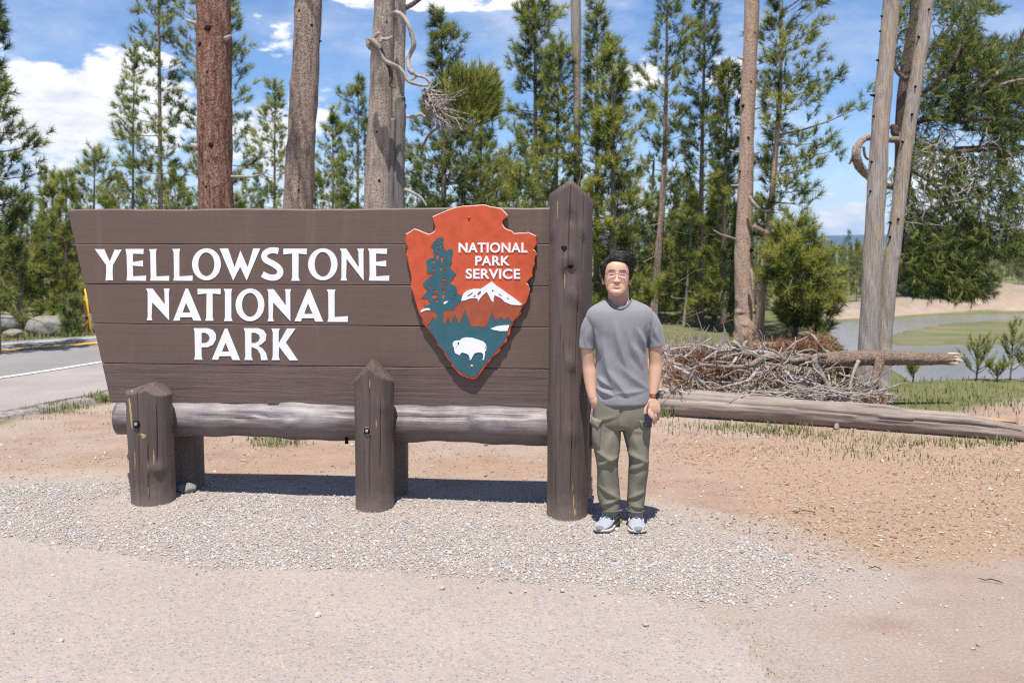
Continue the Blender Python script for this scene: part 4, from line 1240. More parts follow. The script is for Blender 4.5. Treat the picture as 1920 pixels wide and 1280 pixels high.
# bark pits on the tall post
for a_, px, py, w_, h_ in ((-0.15, 1057, 466, 0.020, 0.016), (0.10, 1077, 500, 0.028, 0.010), (-0.10, 1058, 503, 0.010, 0.003)):
    z_ = S(px, py, -0.13)[1]
    skin_patch("knot_hole", RP, 0.14, [(a_, z_ + h_), (a_, z_), (a_ + 0.03, z_ - h_)], [w_ * 0.9, w_, w_ * 0.25], M["crack"], 0.003)

# --- the log that carries the planks
zl = (S(500, 757, 0.10)[1] + S(500, 826, 0.10)[1]) / 2
s0, s1 = S(225, 780, 0.21)[0], S(1113, 800, 0.21)[0]
rl = np.random.default_rng(31)
stn = np.linspace(0, 1, 150)
rings = []
ph = rl.uniform(0, 6.28, 6)
for t in stn:
    s_ = s0 + (s1 - s0) * t
    rad = 0.120 + 0.016 * t + 0.004 * math.sin(9 * s_ + ph[0]) + 0.003 * math.sin(23 * s_ + ph[1])
    sag = -0.008 * t + 0.006 * math.sin(4 * s_ + ph[2])
    ring = []
    for k in range(56):
        a = 2 * PI * k / 56
        rr_ = rad * (1 + 0.02 * math.sin(2 * a + ph[3] + 2 * s_) + 0.012 * math.sin(3 * a + 3 * s_ + ph[4]))
        for (ca, sa, sb, dp) in ((1.15, -2.9, -1.5, 0.020), (0.62, -1.6, -0.2, 0.022), (0.35, -2.35, -1.75, 0.016), (0.95, -1.2, -0.3, 0.014), (0.1, -2.6, -2.0, 0.012)):
            da = abs(((a - ca - 0.12 * math.sin(1.7 * s_) + PI) % (2 * PI)) - PI)
            if da < 0.062: rr_ -= dp * smooth01((s_ - sa) / 0.2) * smooth01((sb - s_) / 0.2)
        for (ka, ks, kr, kh) in ((0.25, s_m + 0.66, 0.05, 0.022), (0.05, s_l + 0.93, 0.05, 0.016)):
            da = ((a - ka + PI) % (2 * PI)) - PI
            rr_ += kh * math.exp(-(da * 0.13 / kr) ** 2 - ((s_ - ks) / kr) ** 2)
        rr_ += 0.006 * noise.noise(Vector((s_ * 2.2, math.cos(a) * 1.2, math.sin(a) * 1.2))) + 0.003 * noise.noise(Vector((s_ * 6, math.cos(a) * 4, math.sin(a) * 4)))
        ring.append((s_, 0.215 - rr_ * math.cos(a), zl + sag + rr_ * math.sin(a)))
    rings.append(ring)
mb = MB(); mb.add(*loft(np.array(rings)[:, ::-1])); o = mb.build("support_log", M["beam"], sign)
tag(o, "horizontal log under the planks, worn paint and a painted sunlit sheen on top")
mb = MB(); c_ = S(650, 828, 0.14); mb.add(*tube([(c_[0], 0.14, c_[1] + 0.03), (c_[0], 0.14, c_[1] - 0.012)], [0.012, 0.012], 10)); mb.build("bolt", M["crack"], sign)
# a rock wedged at the foot of the split post
mb = MB(); g = gnd(352, 932)
Vs, Ts, tn = stones(np.array([[g.x, g.y + 0.1, gz(g.x, g.y + 0.1)]]), np.array([0.19]), np.random.default_rng(2), 0.2)
mb.add(Vs, None, Ts, tn)

# ================================================================== rocks
m, nt, b = new_mat("granite boulder", 0.95, 0.15)
v = coords(nt)
n1 = f_noise(nt, v, 5, 8, 0.7); n2 = f_noise(nt, v, 28, 5, 0.7); n3 = f_noise(nt, coords(nt, loc=(5, 5, 5)), 2.2, 4, 0.5)
c = ramp(nt, f_math(nt, "ADD", f_math(nt, "MULTIPLY", n1, 0.5), f_math(nt, "MULTIPLY", n2, 0.5)), [(0.32, (0.10, 0.095, 0.085)), (0.5, (0.27, 0.255, 0.235)), (0.68, (0.42, 0.40, 0.37))])
c = mixc(nt, f_range(nt, n3, 0.52, 0.66, 0, 0.6), c, (0.40, 0.28, 0.13))
set_in(nt, b, "Base Color", c); bump(nt, b, f_math(nt, "ADD", n1, n2), 0.7, 0.06)
M["rock"] = m


def boulder(name, cx, cy, rx, ry, rz, seed, label, cat="boulder", group=None, sub=4):
    bm = bmesh.new(); bmesh.ops.create_icosphere(bm, subdivisions=sub, radius=1)
    rs = np.random.default_rng(seed)
    pl = [(Vector(rs.normal(size=3)).normalized(), rs.uniform(0.62, 0.9)) for _ in range(13)]
    off = Vector(rs.uniform(0, 50, 3))
    for v_ in bm.verts:
        n_ = v_.co.normalized(); p = n_.copy()
        for d_, h_ in pl:
            k = p.dot(d_)
            if k > h_: p -= d_ * (k - h_) * 0.85
        p *= 1 + 0.10 * noise.noise(n_ * 1.7 + off) + 0.04 * noise.noise(n_ * 6 + off) + 0.02 * noise.noise(n_ * 15 + off)
        v_.co = Vector((p.x * rx, p.y * ry, p.z * rz))
    me = bpy.data.meshes.new(name); bm.to_mesh(me); bm.free()
    for p in me.polygons: p.use_smooth = True
    o = link(name, me, M["rock"]); o.location = (cx, cy, gz(cx, cy) + rz * 0.55)
    return tag(o, label, cat, group)


g = gnd(79, 631); boulder("boulder", g.x, g.y + 0.35, 0.44, 0.42, 0.27, 3, "big rounded speckled boulder beyond the road")
g = gnd(-8, 627); boulder("boulder", g.x, g.y + 0.3, 0.25, 0.3, 0.27, 7, "brown boulder cut off by the picture's edge")
g = gnd(18, 634); boulder("flat_rock", g.x, g.y + 0.15, 0.20, 0.2, 0.10, 12, "small flat pale rock between two boulders", "rock")
g = gnd(145, 627); boulder("boulder", g.x, g.y + 0.7, 0.33, 0.3, 0.24, 17, "grey boulder half hidden behind a young pine")
g = gnd(350, 934); boulder("rock", g.x - 0.01, g.y + 0.04, 0.085, 0.06, 0.045, 23, "small tan rock wedged behind the split log post", "rock", sub=3)

# marker posts by the road
M["yellow"] = plain("yellow marker paint", (0.70, 0.47, 0.03), 0.5, 0.4, 20, 0.1, 0.1)
M["brownpost"] = plain("rusty brown post", (0.24, 0.085, 0.045), 0.8, 0.2, 20, 0.25, 0.3)
g = gnd(173, 626)
mb = MB(); a_, b_ = at(172, 627, g.y), at(159.5, 541, g.y)
mb.add(*tube([(a_.x, a_.y, -0.1), a_, (a_ + b_) / 2, b_], [0.022, 0.022, 0.021, 0.018], 8))
tag(mb.build("marker_pole", M["yellow"]), "thin leaning yellow marker pole beside the road", "pole")
mk_ = empty("marker_post", gnd(164, 625)); tag(mk_, "rusty brown marker post with a yellow top", "post")
h_ = at(161, 555, mk_.location.y).z
mb = MB(); mb.add(*box(-0.035, 0.035, -0.03, 0.03, -0.05, h_ - 0.09)); o = mb.build("post_shaft", M["brownpost"], mk_, smooth=False)
mb = MB(); mb.add(*box(-0.038, 0.038, -0.033, 0.033, h_ - 0.09, h_)); mb.build("post_top", M["yellow"], mk_, smooth=False)
mb = MB(); mb.add(*box(-0.02, 0.10, -0.05, -0.031, h_ * 0.46, h_ * 0.5)); mb.build("bracket", M["steel"], mk_, smooth=False)

# ================================================================== trees
M["bark_red"] = bark("red brown scaly bark", (0.045, 0.020, 0.013), (0.27, 0.145, 0.095), (0.52, 0.355, 0.27), 0.85, 0.8, 1.0, 0.45, (0.25, 0.115, 0.07))
M["bark_tan"] = bark("tan speckled bark", (0.05, 0.036, 0.027), (0.42, 0.315, 0.245), (0.62, 0.50, 0.41), 1.0, 0.65, 1.0, 0.5, (0.34, 0.25, 0.19))
M["bark_pale"] = bark("pale speckled bark", (0.10, 0.072, 0.052), (0.47, 0.385, 0.31), (0.60, 0.52, 0.44), 1.2, 0.6, 0.8, 0.55, (0.44, 0.35, 0.28))
M["bark_pink"] = bark("pinkish smooth bark", (0.17, 0.11, 0.08), (0.48, 0.335, 0.255), (0.62, 0.46, 0.365), 0.8, 0.35, 0.6, 0.6, (0.42, 0.285, 0.215))
M["bark_dark"] = bark("dark pine bark", (0.035, 0.026, 0.022), (0.13, 0.095, 0.075), (0.25, 0.195, 0.16), 0.8, 0.6, 0.8, 0.5)
M["bark_thin"] = bark("thin grey brown bark", (0.08, 0.06, 0.05), (0.24, 0.185, 0.15), (0.38, 0.31, 0.26), 0.8, 0.4, 0.6, 0.5)
M["dead_grey"] = bark("bleached dead wood", (0.12, 0.098, 0.08), (0.34, 0.298, 0.258), (0.50, 0.45, 0.40), 0.7, 0.15, 0.4, 0.12)
M["dead_dark"] = wood_paint("dark split wood", (0.15, 0.135, 0.125), (0.24, 0.22, 0.205), (0.03, 0.026, 0.023), "z", rough=0.85)
m, nt, b = new_mat("bare snag wood with yellow streaks", 0.85, 0.15)
vg = coords(nt, (13, 13, 0.35)); v = coords(nt)
n1 = f_noise(nt, vg, 3.2, 7, 0.7); n2 = f_noise(nt, vg, 9.0, 5, 0.7)
xx = nd(nt, "ShaderNodeSeparateXYZ", {0: coords(nt)}).outputs["X"]
c = ramp(nt, n2, [(0.3, (0.15, 0.128, 0.110)), (0.5, (0.36, 0.318, 0.280)), (0.7, (0.52, 0.47, 0.42))])
yl_ = f_math(nt, "MULTIPLY", f_range(nt, n1, 0.50, 0.62), f_range(nt, f_noise(nt, coords(nt, (3.2, 3.2, 0.25), loc=(2, 1, 0)), 1.0, 3), 0.36, 0.50, 0.05, 1.0))
c = mixc(nt, f_math(nt, "MULTIPLY", yl_, 0.95), c, ramp(nt, n2, [(0.3, (0.25, 0.15, 0.06)), (0.6, (0.52, 0.37, 0.18))]))
set_in(nt, b, "Base Color", c); bump(nt, b, f_math(nt, "ADD", n1, n2), 0.5, 0.03)
M["snag"] = m
M["needle"] = foliage("lodgepole needles", (0.062, 0.090, 0.017), (0.210, 0.250, 0.042), (0.39, 0.385, 0.080), 0.52, 0.2)
M["needle_dark"] = foliage("dark pine needles", (0.042, 0.066, 0.016), (0.138, 0.175, 0.034), (0.27, 0.28, 0.062), 0.46, 0.2)
M["needle_fresh"] = foliage("fresh green needles", (0.080, 0.114, 0.019), (0.245, 0.287, 0.048), (0.43, 0.42, 0.090), 0.54, 0.2)
M["needle_blue"] = foliage("blue green needles", (0.062, 0.096, 0.025), (0.185, 0.235, 0.056), (0.34, 0.36, 0.098), 0.5, 0.2)
M["needle_red"] = foliage("dead red needles", (0.09, 0.035, 0.016), (0.22, 0.095, 0.045), (0.36, 0.20, 0.11), 0.2)


def needle_tufts(mb, P, D, s, rng, B=16, width=0.085, spread=(0.3, 0.9), tint=None, axl=0.95):
    """brush-like sprays of needles: N tufts at P pointing along D, s long, B blades each"""
    n = len(P)
    if n == 0: return
    D = D / (np.linalg.norm(D, axis=1)[:, None] + 1e-9)
    ref = np.where(np.abs(D[:, 2:3]) < 0.9, np.array([[0, 0, 1.0]]), np.array([[1.0, 0, 0]]))
    U = np.cross(D, ref); U /= np.linalg.norm(U, axis=1)[:, None]; W = np.cross(D, U)
    ax = rng.uniform(0, axl, (n, B)) * s[:, None]
    ph = rng.uniform(0, 2 * PI, (n, B)); al = rng.uniform(spread[0], spread[1], (n, B))
    bl = rng.uniform(0.45, 0.75, (n, B)) * s[:, None]
    dir_ = np.cos(al)[..., None] * D[:, None] + np.sin(al)[..., None] * (np.cos(ph)[..., None] * U[:, None] + np.sin(ph)[..., None] * W[:, None])
    base = P[:, None] + ax[..., None] * D[:, None]
    per = np.cross(dir_, rng.normal(size=(n, B, 3))); per /= np.linalg.norm(per, axis=2)[..., None] + 1e-9
    w = width * s[:, None] * rng.uniform(0.7, 1.3, (n, B))
    a = base + per * w[..., None] * 0.5; b_ = base - per * w[..., None] * 0.5; t = base + dir_ * bl[..., None]
    V = np.stack([a, b_, t], 2).reshape(-1, 3)
    tt = rng.uniform(0, 1, n) if tint is None else tint
    tv = np.clip(tt[:, None] + rng.normal(0, 0.12, (n, B)), 0, 1)
    cen = P + D * (0.35 * s)[:, None] - np.array([0, 0, 0.25]) * s[:, None]
    nr = V.reshape(n, B * 3, 3) - cen[:, None]; nr /= np.linalg.norm(nr, axis=2)[..., None] + 1e-9; nr = nr + np.array([0, -0.15, 0.55])
    mb.add(V, None, np.arange(len(V)).reshape(-1, 3), np.repeat(tv.reshape(-1), 3), nr.reshape(-1, 3))


def knobby_trunk(pts, rad, rng, n=20, k=8, knots=0):
    """a trunk tube with slight swellings"""
    P = spline(pts, k); rr = spline(np.asarray(rad, float)[:, None], k)[:, 0]
    V, Q, T = tube(P, rr, n, True)
    m = len(P)
    ang = np.arange(n) * 2 * PI / n
    for _ in range(knots):
        i0, a0, h = rng.integers(1, m - 1), rng.uniform(0, 2 * PI), rng.uniform(0.06, 0.16)
        for i in range(max(0, i0 - 2), min(m, i0 + 3)):
            f = h * np.exp(-((i - i0) / 0.9) ** 2) * np.exp(-((((ang - a0 + PI) % (2 * PI)) - PI) / 0.4) ** 2)
            idx = np.arange(i * n, i * n + n)
            V[idx] += (V[idx] - P[i]) * f[:, None]
    ph = rng.uniform(0, 6, 4)
    for i in range(m):
        f = 1 + 0.03 * np.sin(2 * ang + ph[0] + i * 0.3) + 0.02 * np.sin(5 * ang + ph[1] + i * 0.7)
        idx = np.arange(i * n, i * n + n)
        V[idx] = P[i] + (V[idx] - P[i]) * f[:, None]
    return V, Q, T


def pine(label, Y, trunk, prof, seed, bark_m="bark_thin", needle="needle", r0=0.13, dens=1.0, tuft=0.19, B=15, cat="tree", group=None, dead_low=8, clip_prof=1.0, name="pine_tree", base=None, up=0.25, gap=0.35):
    """a pine drawn from its outline: trunk = [(px, py) ...] from top to base, prof = [(py, left px, right px) ...], all at depth Y"""
    rng = np.random.default_rng(seed)
    pts = [at(px, py, Y) for px, py in trunk]
    z0 = gz(pts[-1].x, Y) if base is None else base
    pts[-1].z = z0 - 0.05
    root = empty(name, (pts[-1].x, Y, z0)); tag(root, label, cat, group)
    o = np.array(root.location)
    Tp = np.array([p[:] for p in pts])[::-1] - o
    H = Tp[-1, 2]
    rad = [max(0.010, 0.62 * r0 * (1 - 0.93 * max(p[2], 0) / H) ** 0.8) for p in Tp]; rad[0] *= 1.15
    mb = MB(); mb.add(*knobby_trunk(Tp, rad, rng, 12, 8))
    zt = spline(Tp, 12)
    cx = lambda z: np.array([np.interp(z, zt[:, 2], zt[:, 0]), np.interp(z, zt[:, 2], zt[:, 1])])
    pr = np.array([[at(0, py, Y).z - o[2], (l - 960) * Y / FPX - o[0], (r - 960) * Y / FPX - o[0]] for py, l, r in prof])
    pr = pr[np.argsort(pr[:, 0])]
    zlo, zhi = pr[0, 0], min(pr[-1, 0], H)
    rtr = lambda z: np.interp(z, Tp[:, 2], rad)
    br, crown = MB(), MB()
    nb = int((zhi - zlo) * 15 * dens) + 10
    zz = zlo + (zhi - zlo) * (np.arange(nb) + rng.uniform(0, 1, nb)) / nb
    az = np.arange(nb) * 2.399 + rng.normal(0, 0.5, nb)
    PT, DT, TT = [], [], []
    clump = rng.uniform(0, 6, 3)
    for z, a in zip(zz, az):
        c0 = cx(z)
        Ll = max(0.05, c0[0] - np.interp(z, pr[:, 0], pr[:, 1])); Lr = max(0.05, np.interp(z, pr[:, 0], pr[:, 2]) - c0[0])
        dx, dy = math.cos(a), math.sin(a)
        L = (Lr if dx > 0 else Ll) * abs(dx) ** 0.7 + 0.5 * (Ll + Lr) * (1 - abs(dx) ** 0.7)
        L *= rng.uniform(0.68, 1.22) * (0.88 + 0.25 * math.sin(z * 3.1 + clump[0]) * math.sin(a + clump[1]))
        L *= 0.72 + 0.62 * (0.5 + 0.5 * math.sin(z * 2.3 + clump[2] + 2.2 * math.sin(a + clump[1])))
        if rng.uniform() < 0.10: continue
        L = max(L, 0.12)
        tz = (z - zlo) / max(zhi - zlo, 0.1)
        e0 = -0.25 + 0.9 * tz ** 1.3 + rng.normal(0, 0.12)
        u = np.linspace(0, 1, 5)
        rise = L * (math.tan(max(-0.5, min(1.1, e0))) * u + up * u ** 2)
        side = rng.normal(0, 0.10) * L * u ** 2
        P = np.column_stack([c0[0] + dx * L * u - dy * side, c0[1] + dy * L * u + dx * side, z - 0.15 * L * tz * 0 + rise - L * 0.12])
        rb = min(0.022, 0.006 + 0.008 * L) * (0.7 + 0.6 * (1 - tz))
        br.add(*tube(P, np.linspace(rb, 0.003, 5), 4, False))
        nt_ = max(3, int(L * 11 * dens + 3))
        uu = gap + (1 - gap) * rng.uniform(0, 1, nt_) ** 0.7
        Pb = np.column_stack([np.interp(uu, u, P[:, k]) for k in range(3)])
        lat = rng.normal(0, 1, nt_) * (0.05 + 0.20 * L * np.clip(1.15 - uu, 0.1, 1))
        perp = np.array([-dy, dx, 0.0])
        Pb = Pb + lat[:, None] * perp + np.column_stack([np.zeros(nt_), np.zeros(nt_), rng.normal(0.0, 0.05 + 0.04 * L, nt_)])
        D = np.column_stack([np.full(nt_, 0.7 * dx), np.full(nt_, 0.7 * dy), rng.uniform(0.35, 1.5, nt_)]) + np.sign(lat)[:, None] * perp * rng.uniform(0.2, 0.8, nt_)[:, None] + rng.normal(0, 0.25, (nt_, 3))
        PT.append(Pb); DT.append(D); TT.append(np.clip(rng.normal(0.58, 0.16) + rng.normal(0, 0.16, nt_), 0, 1))
    # leader tip
    tip = np.array([*cx(zhi), zhi]); k = 10
    PT.append(tip + np.column_stack([rng.normal(0, 0.02, k), rng.normal(0, 0.02, k), -rng.uniform(0, 0.5, k)])); DT.append(np.column_stack([rng.normal(0, 0.4, k), rng.normal(0, 0.4, k), np.ones(k)])); TT.append(np.full(k, 0.5))
    P = np.concatenate(PT); D = np.concatenate(DT); TT = np.concatenate(TT)
    needle_tufts(crown, P, D, rng.uniform(0.75, 1.4, len(P)) * tuft * 1.15, rng, B + 28, 0.052, (0.30, 1.25), TT, 0.6)
    # dead lower branches
    for _ in range(dead_low):
        z = rng.uniform(max(0.3, 0.12 * zlo), max(zlo, 0.8) + 0.25 * (zhi - zlo)); a = rng.uniform(0, 2 * PI); L = rng.uniform(0.3, 1.0); c0 = cx(z)
        u = np.linspace(0, 1, 5)
        Pd = np.column_stack([c0[0] + math.cos(a) * L * u, c0[1] + math.sin(a) * L * u, z + L * (0.25 * u - 0.45 * u ** 2) + rng.normal(0, 0.02, 5)])
        br.add(*tube(Pd, np.linspace(0.011, 0.003, 5), 4, False))
    mb.build("trunk", M[bark_m], root)
    br.build("branches", M["bark_thin"], root)["kind"] = "stuff"
    crown.build("crown", M[needle], root, smooth=False, attr="leaf")["kind"] = "stuff"
    return root


def copy_tree(o, loc, rz, sc, label=None, group=None):
    c = o.copy(); C.objects.link(c); c.location = loc; c.rotation_euler = (0, 0, rz); c.scale = (sc, sc, sc)
    if label: c["label"] = label
    if group: c["group"] = group
    for ch in list(o.children):
        d = ch.copy(); C.objects.link(d); d.parent = c
    return c


# ---- the trees one can tell apart, left to right
pine("tall dark pine cut off by the picture's edge", 15.5, [(-14, -90), (-12, 100), (-10, 320), (-8, 640)], [(-80, -45, 8), (30, -60, 10), (120, -60, 14), (150, -70, 30), (190, -80, 48), (240, -90, 66), (270, -80, 76), (310, -80, 62), (345, -90, 76), (370, -90, 66), (400, -80, 45), (520, -80, 30)], 101, "bark_thin", "needle_dark", 0.10, 1.1, 0.16)
pine("mid green pine with twin neighbours above the big boulder", 22.5, [(98, 330), (99, 450), (99, 612)], [(328, 95, 101), (370, 82, 114), (430, 62, 132), (500, 50, 140), (580, 55, 142)], 102, "bark_thin", "needle", 0.09, 1.2)
pine("bright green young pine right of the big boulder", 22.0, [(124, 330), (124, 450), (124, 612)], [(330, 121, 127), (370, 112, 138), (430, 98, 155), (500, 94, 165), (590, 92, 168)], 103, "bark_thin", "needle_fresh", 0.08, 1.2)
pine("dense low pine forest tree at the far roadside", 20.5, [(40, 380), (38, 480), (40, 618)], [(380, 36, 46), (430, 15, 70), (500, 0, 85), (600, -5, 90)], 104, "bark_thin", "needle", 0.09, 1.1)
pine("bushy yellow green pine behind the sign's upper corner", 25.5, [(178, 285), (176, 400), (176, 600)], [(287, 172, 184), (315, 160, 205), (345, 148, 225), (390, 134, 240), (460, 130, 240), (570, 135, 235)], 105, "bark_thin", "needle_fresh", 0.10, 1.0)
pine("slim sparse pine beside the tallest pine of the group", 24.5, [(252, 95), (250, 260), (249, 400), (249, 604)], [(95, 248, 257), (150, 228, 268), (200, 216, 272), (260, 208, 275), (330, 205, 280), (400, 198, 288), (470, 205, 285)], 106, "bark_thin", "needle", 0.08, 0.72, 0.17)
pine("tall airy pine left of the red brown trunk", 23.0, [(296, -110), (298, 60), (300, 250), (301, 400), (301, 606)], [(-100, 286, 306), (-30, 268, 325), (15, 262, 328), (60, 250, 333), (115, 246, 345), (170, 243, 348), (230, 238, 345), (290, 232, 350), (350, 228, 350), (410, 225, 350), (470, 240, 345)], 107, "bark_thin", "needle", 0.12, 0.72, 0.19)
pine("wide branching pine half hidden by the red brown trunk", 24.0, [(408, -130), (410, 100), (412, 300), (414, 604)], [(-120, 385, 440), (-20, 352, 448), (40, 332, 462), (90, 330, 480), (128, 332, 515), (160, 330, 500), (200, 328, 478), (250, 345, 468), (310, 345, 475), (380, 340, 480), (440, 350, 470)], 108, "bark_thin", "needle", 0.12, 0.72, 0.2)
pine("pointed pale pine left of the leaning tan trunk", 29.0, [(516, 160), (515, 300), (514, 577)], [(162, 513, 520), (200, 498, 533), (245, 482, 540), (300, 462, 552), (350, 450, 560), (400, 444, 560), (480, 446, 560)], 109, "bark_thin", "needle_fresh", 0.10, 0.85, 0.2)
pine("shorter of two pines right of the leaning tan trunk", 28.0, [(624, 215), (624, 330), (624, 582)], [(217, 621, 628), (255, 610, 640), (300, 600, 650), (350, 592, 655), (420, 590, 660), (500, 595, 655)], 110, "bark_thin", "needle_fresh", 0.09, 0.95, 0.2)
pine("pointed pine just left of the pale twin trunk", 27.0, [(672, 155), (671, 300), (670, 586)], [(157, 669, 676), (195, 656, 688), (240, 646, 698), (300, 634, 708), (360, 622, 716), (430, 618, 720), (520, 625, 715)], 111, "bark_thin", "needle_blue", 0.10, 0.95, 0.2)
pine("dark pointed pine behind the witch's broom branch", 19.5, [(826, 26), (830, 150), (832, 300), (832, 624)], [(28, 823, 830), (55, 816, 842), (75, 820, 850), (105, 812, 880), (128, 815, 868), (150, 806, 860), (185, 808, 870), (230, 792, 905), (280, 776, 935), (330, 760, 958), (380, 752, 975), (450, 750, 985), (540, 770, 960)], 112, "bark_thin", "needle_dark", 0.12, 1.25, 0.19, gap=0.2)
pine("full green pine rising behind the shield's top", 21.0, [(905, 170), (902, 280), (900, 614)], [(172, 900, 912), (210, 880, 930), (250, 868, 940), (300, 855, 950), (350, 850, 965), (420, 848, 972), (520, 850, 960)], 113, "bark_thin", "needle", 0.10, 1.15, 0.19, gap=0.2)
pine("young bright pine low beside the tall post", 17.5, [(972, 318), (970, 420), (968, 642)], [(318, 968, 976), (350, 955, 990), (400, 940, 1002), (480, 925, 1012), (590, 935, 1005)], 114, "bark_thin", "needle_fresh", 0.06, 1.1, 0.17)
pine("tall round crowned pine with its bare lower trunk showing", 22.5, [(1000, -90), (1003, 60), (1004, 200), (1003, 300), (1001, 400), (1000, 608)], [(-85, 985, 1018), (-10, 978, 1040), (30, 968, 1050), (62, 955, 1056), (85, 968, 1045), (115, 950, 1042), (150, 965, 1035), (180, 968, 1030), (235, 946, 1030), (258, 944, 1022), (280, 960, 1015), (300, 975, 1010)], 115, "bark_tan", "needle", 0.13, 1.15, 0.2, gap=0.15, dead_low=14)
pine("dense pine just right of the bare trunked one", 21.0, [(1048, 82), (1046, 200), (1043, 330), (1042, 614)], [(84, 1044, 1052), (120, 1024, 1068), (160, 1018, 1074), (210, 1008, 1080), (260, 1004, 1080), (320, 992, 1082), (370, 985, 1085), (430, 980, 1090), (520, 990, 1090), (600, 985, 1095)], 116, "bark_thin", "needle", 0.11, 1.15, 0.19, gap=0.2)
pine("thin spire pine left of the post's dense tall pine", 20.5, [(1119, 12), (1120, 150), (1119, 350), (1118, 620)], [(14, 1116, 1123), (45, 1108, 1132), (80, 1100, 1136), (120, 1098, 1138), (170, 1086, 1142), (230, 1076, 1160), (300, 1070, 1178), (380, 1075, 1185), (480, 1085, 1190), (600, 1085, 1190)], 117, "bark_thin", "needle", 0.11, 1.1, 0.19)
pine("broad dense green pine behind the man's post", 19.5, [(1148, 82), (1149, 250), (1150, 430), (1150, 626)], [(84, 1143, 1154), (120, 1132, 1168), (170, 1122, 1180), (215, 1110, 1196), (270, 1102, 1206), (330, 1095, 1206), (400, 1092, 1210), (470, 1095, 1215), (560, 1105, 1210), (605, 1100, 1208)], 118, "bark_thin", "needle_fresh", 0.13, 1.3, 0.19, gap=0.15)
pine("tall narrow pine left of two close spires", 22.5, [(1250, -90), (1250, 100), (1246, 300), (1238, 450), (1226, 606)], [(-80, 1240, 1262), (0, 1222, 1278), (50, 1212, 1284), (100, 1203, 1290), (150, 1206, 1286), (210, 1198, 1292), (260, 1192, 1290), (320, 1206, 1288), (400, 1210, 1285), (480, 1215, 1275), (595, 1195, 1278)], 119, "bark_tan", "needle", 0.14, 0.85, 0.2, dead_low=14)
pine("tall spire pine with dense narrow crown", 21.5, [(1322, -45), (1320, 120), (1316, 300), (1312, 612)], [(-40, 1317, 1327), (10, 1306, 1338), (60, 1294, 1346), (110, 1284, 1352), (170, 1278, 1362), (230, 1276, 1370), (300, 1278, 1378), (380, 1285, 1385), (470, 1290, 1385), (560, 1295, 1380), (605, 1285, 1375)], 120, "bark_thin", "needle_fresh", 0.12, 1.05, 0.19, gap=0.2)
pine("short leaning crowned pine left of the bare pink trunk", 20.0, [(1366, 132), (1362, 250), (1358, 400), (1356, 622)], [(134, 1362, 1371), (160, 1354, 1382), (210, 1344, 1392), (270, 1338, 1394), (350, 1330, 1398), (450, 1325, 1400), (560, 1330, 1398), (610, 1325, 1402)], 121, "bark_thin", "needle", 0.10, 1.05, 0.19)
pine("crooked trunked pine leaning right of the bare pink trunk", 18.2, [(1466, -100), (1465, 60), (1462, 180), (1456, 270), (1444, 400), (1434, 480), (1428, 560), (1422, 640)], [(-95, 1440, 1500), (-20, 1428, 1555), (30, 1430, 1530), (70, 1424, 1512), (105, 1422, 1590), (140, 1428, 1626), (170, 1426, 1605), (205, 1424, 1622), (245, 1428, 1615), (275, 1425, 1580), (310, 1430, 1572), (345, 1432, 1560), (385, 1430, 1560), (420, 1432, 1550), (455, 1432, 1530)], 122, "bark_pink", "needle", 0.13, 0.95, 0.2, gap=0.2, dead_low=8)
pine("dense bushy pine crouching at the crooked pine's foot", 17.4, [(1492, 440), (1492, 520), (1490, 642)], [(425, 1475, 1508), (450, 1455, 1538), (480, 1460, 1562), (510, 1440, 1572), (540, 1446, 1562), (565, 1438, 1574), (590, 1450, 1550), (614, 1465, 1530)], 123, "bark_dark", "needle_fresh", 0.09, 2.2, 0.2, gap=0.25)
pine("small green sapling in front of the far roadside forest", 19.2, [(133, 560), (134, 600), (134, 630)], [(560, 130, 136), (580, 120, 147), (605, 112, 154), (626, 112, 155)], 124, "bark_thin", "needle_blue", 0.03, 2.0, 0.12, dead_low=0, name="pine_sapling", cat="sapling")

# ---- big bare trunks close behind the sign


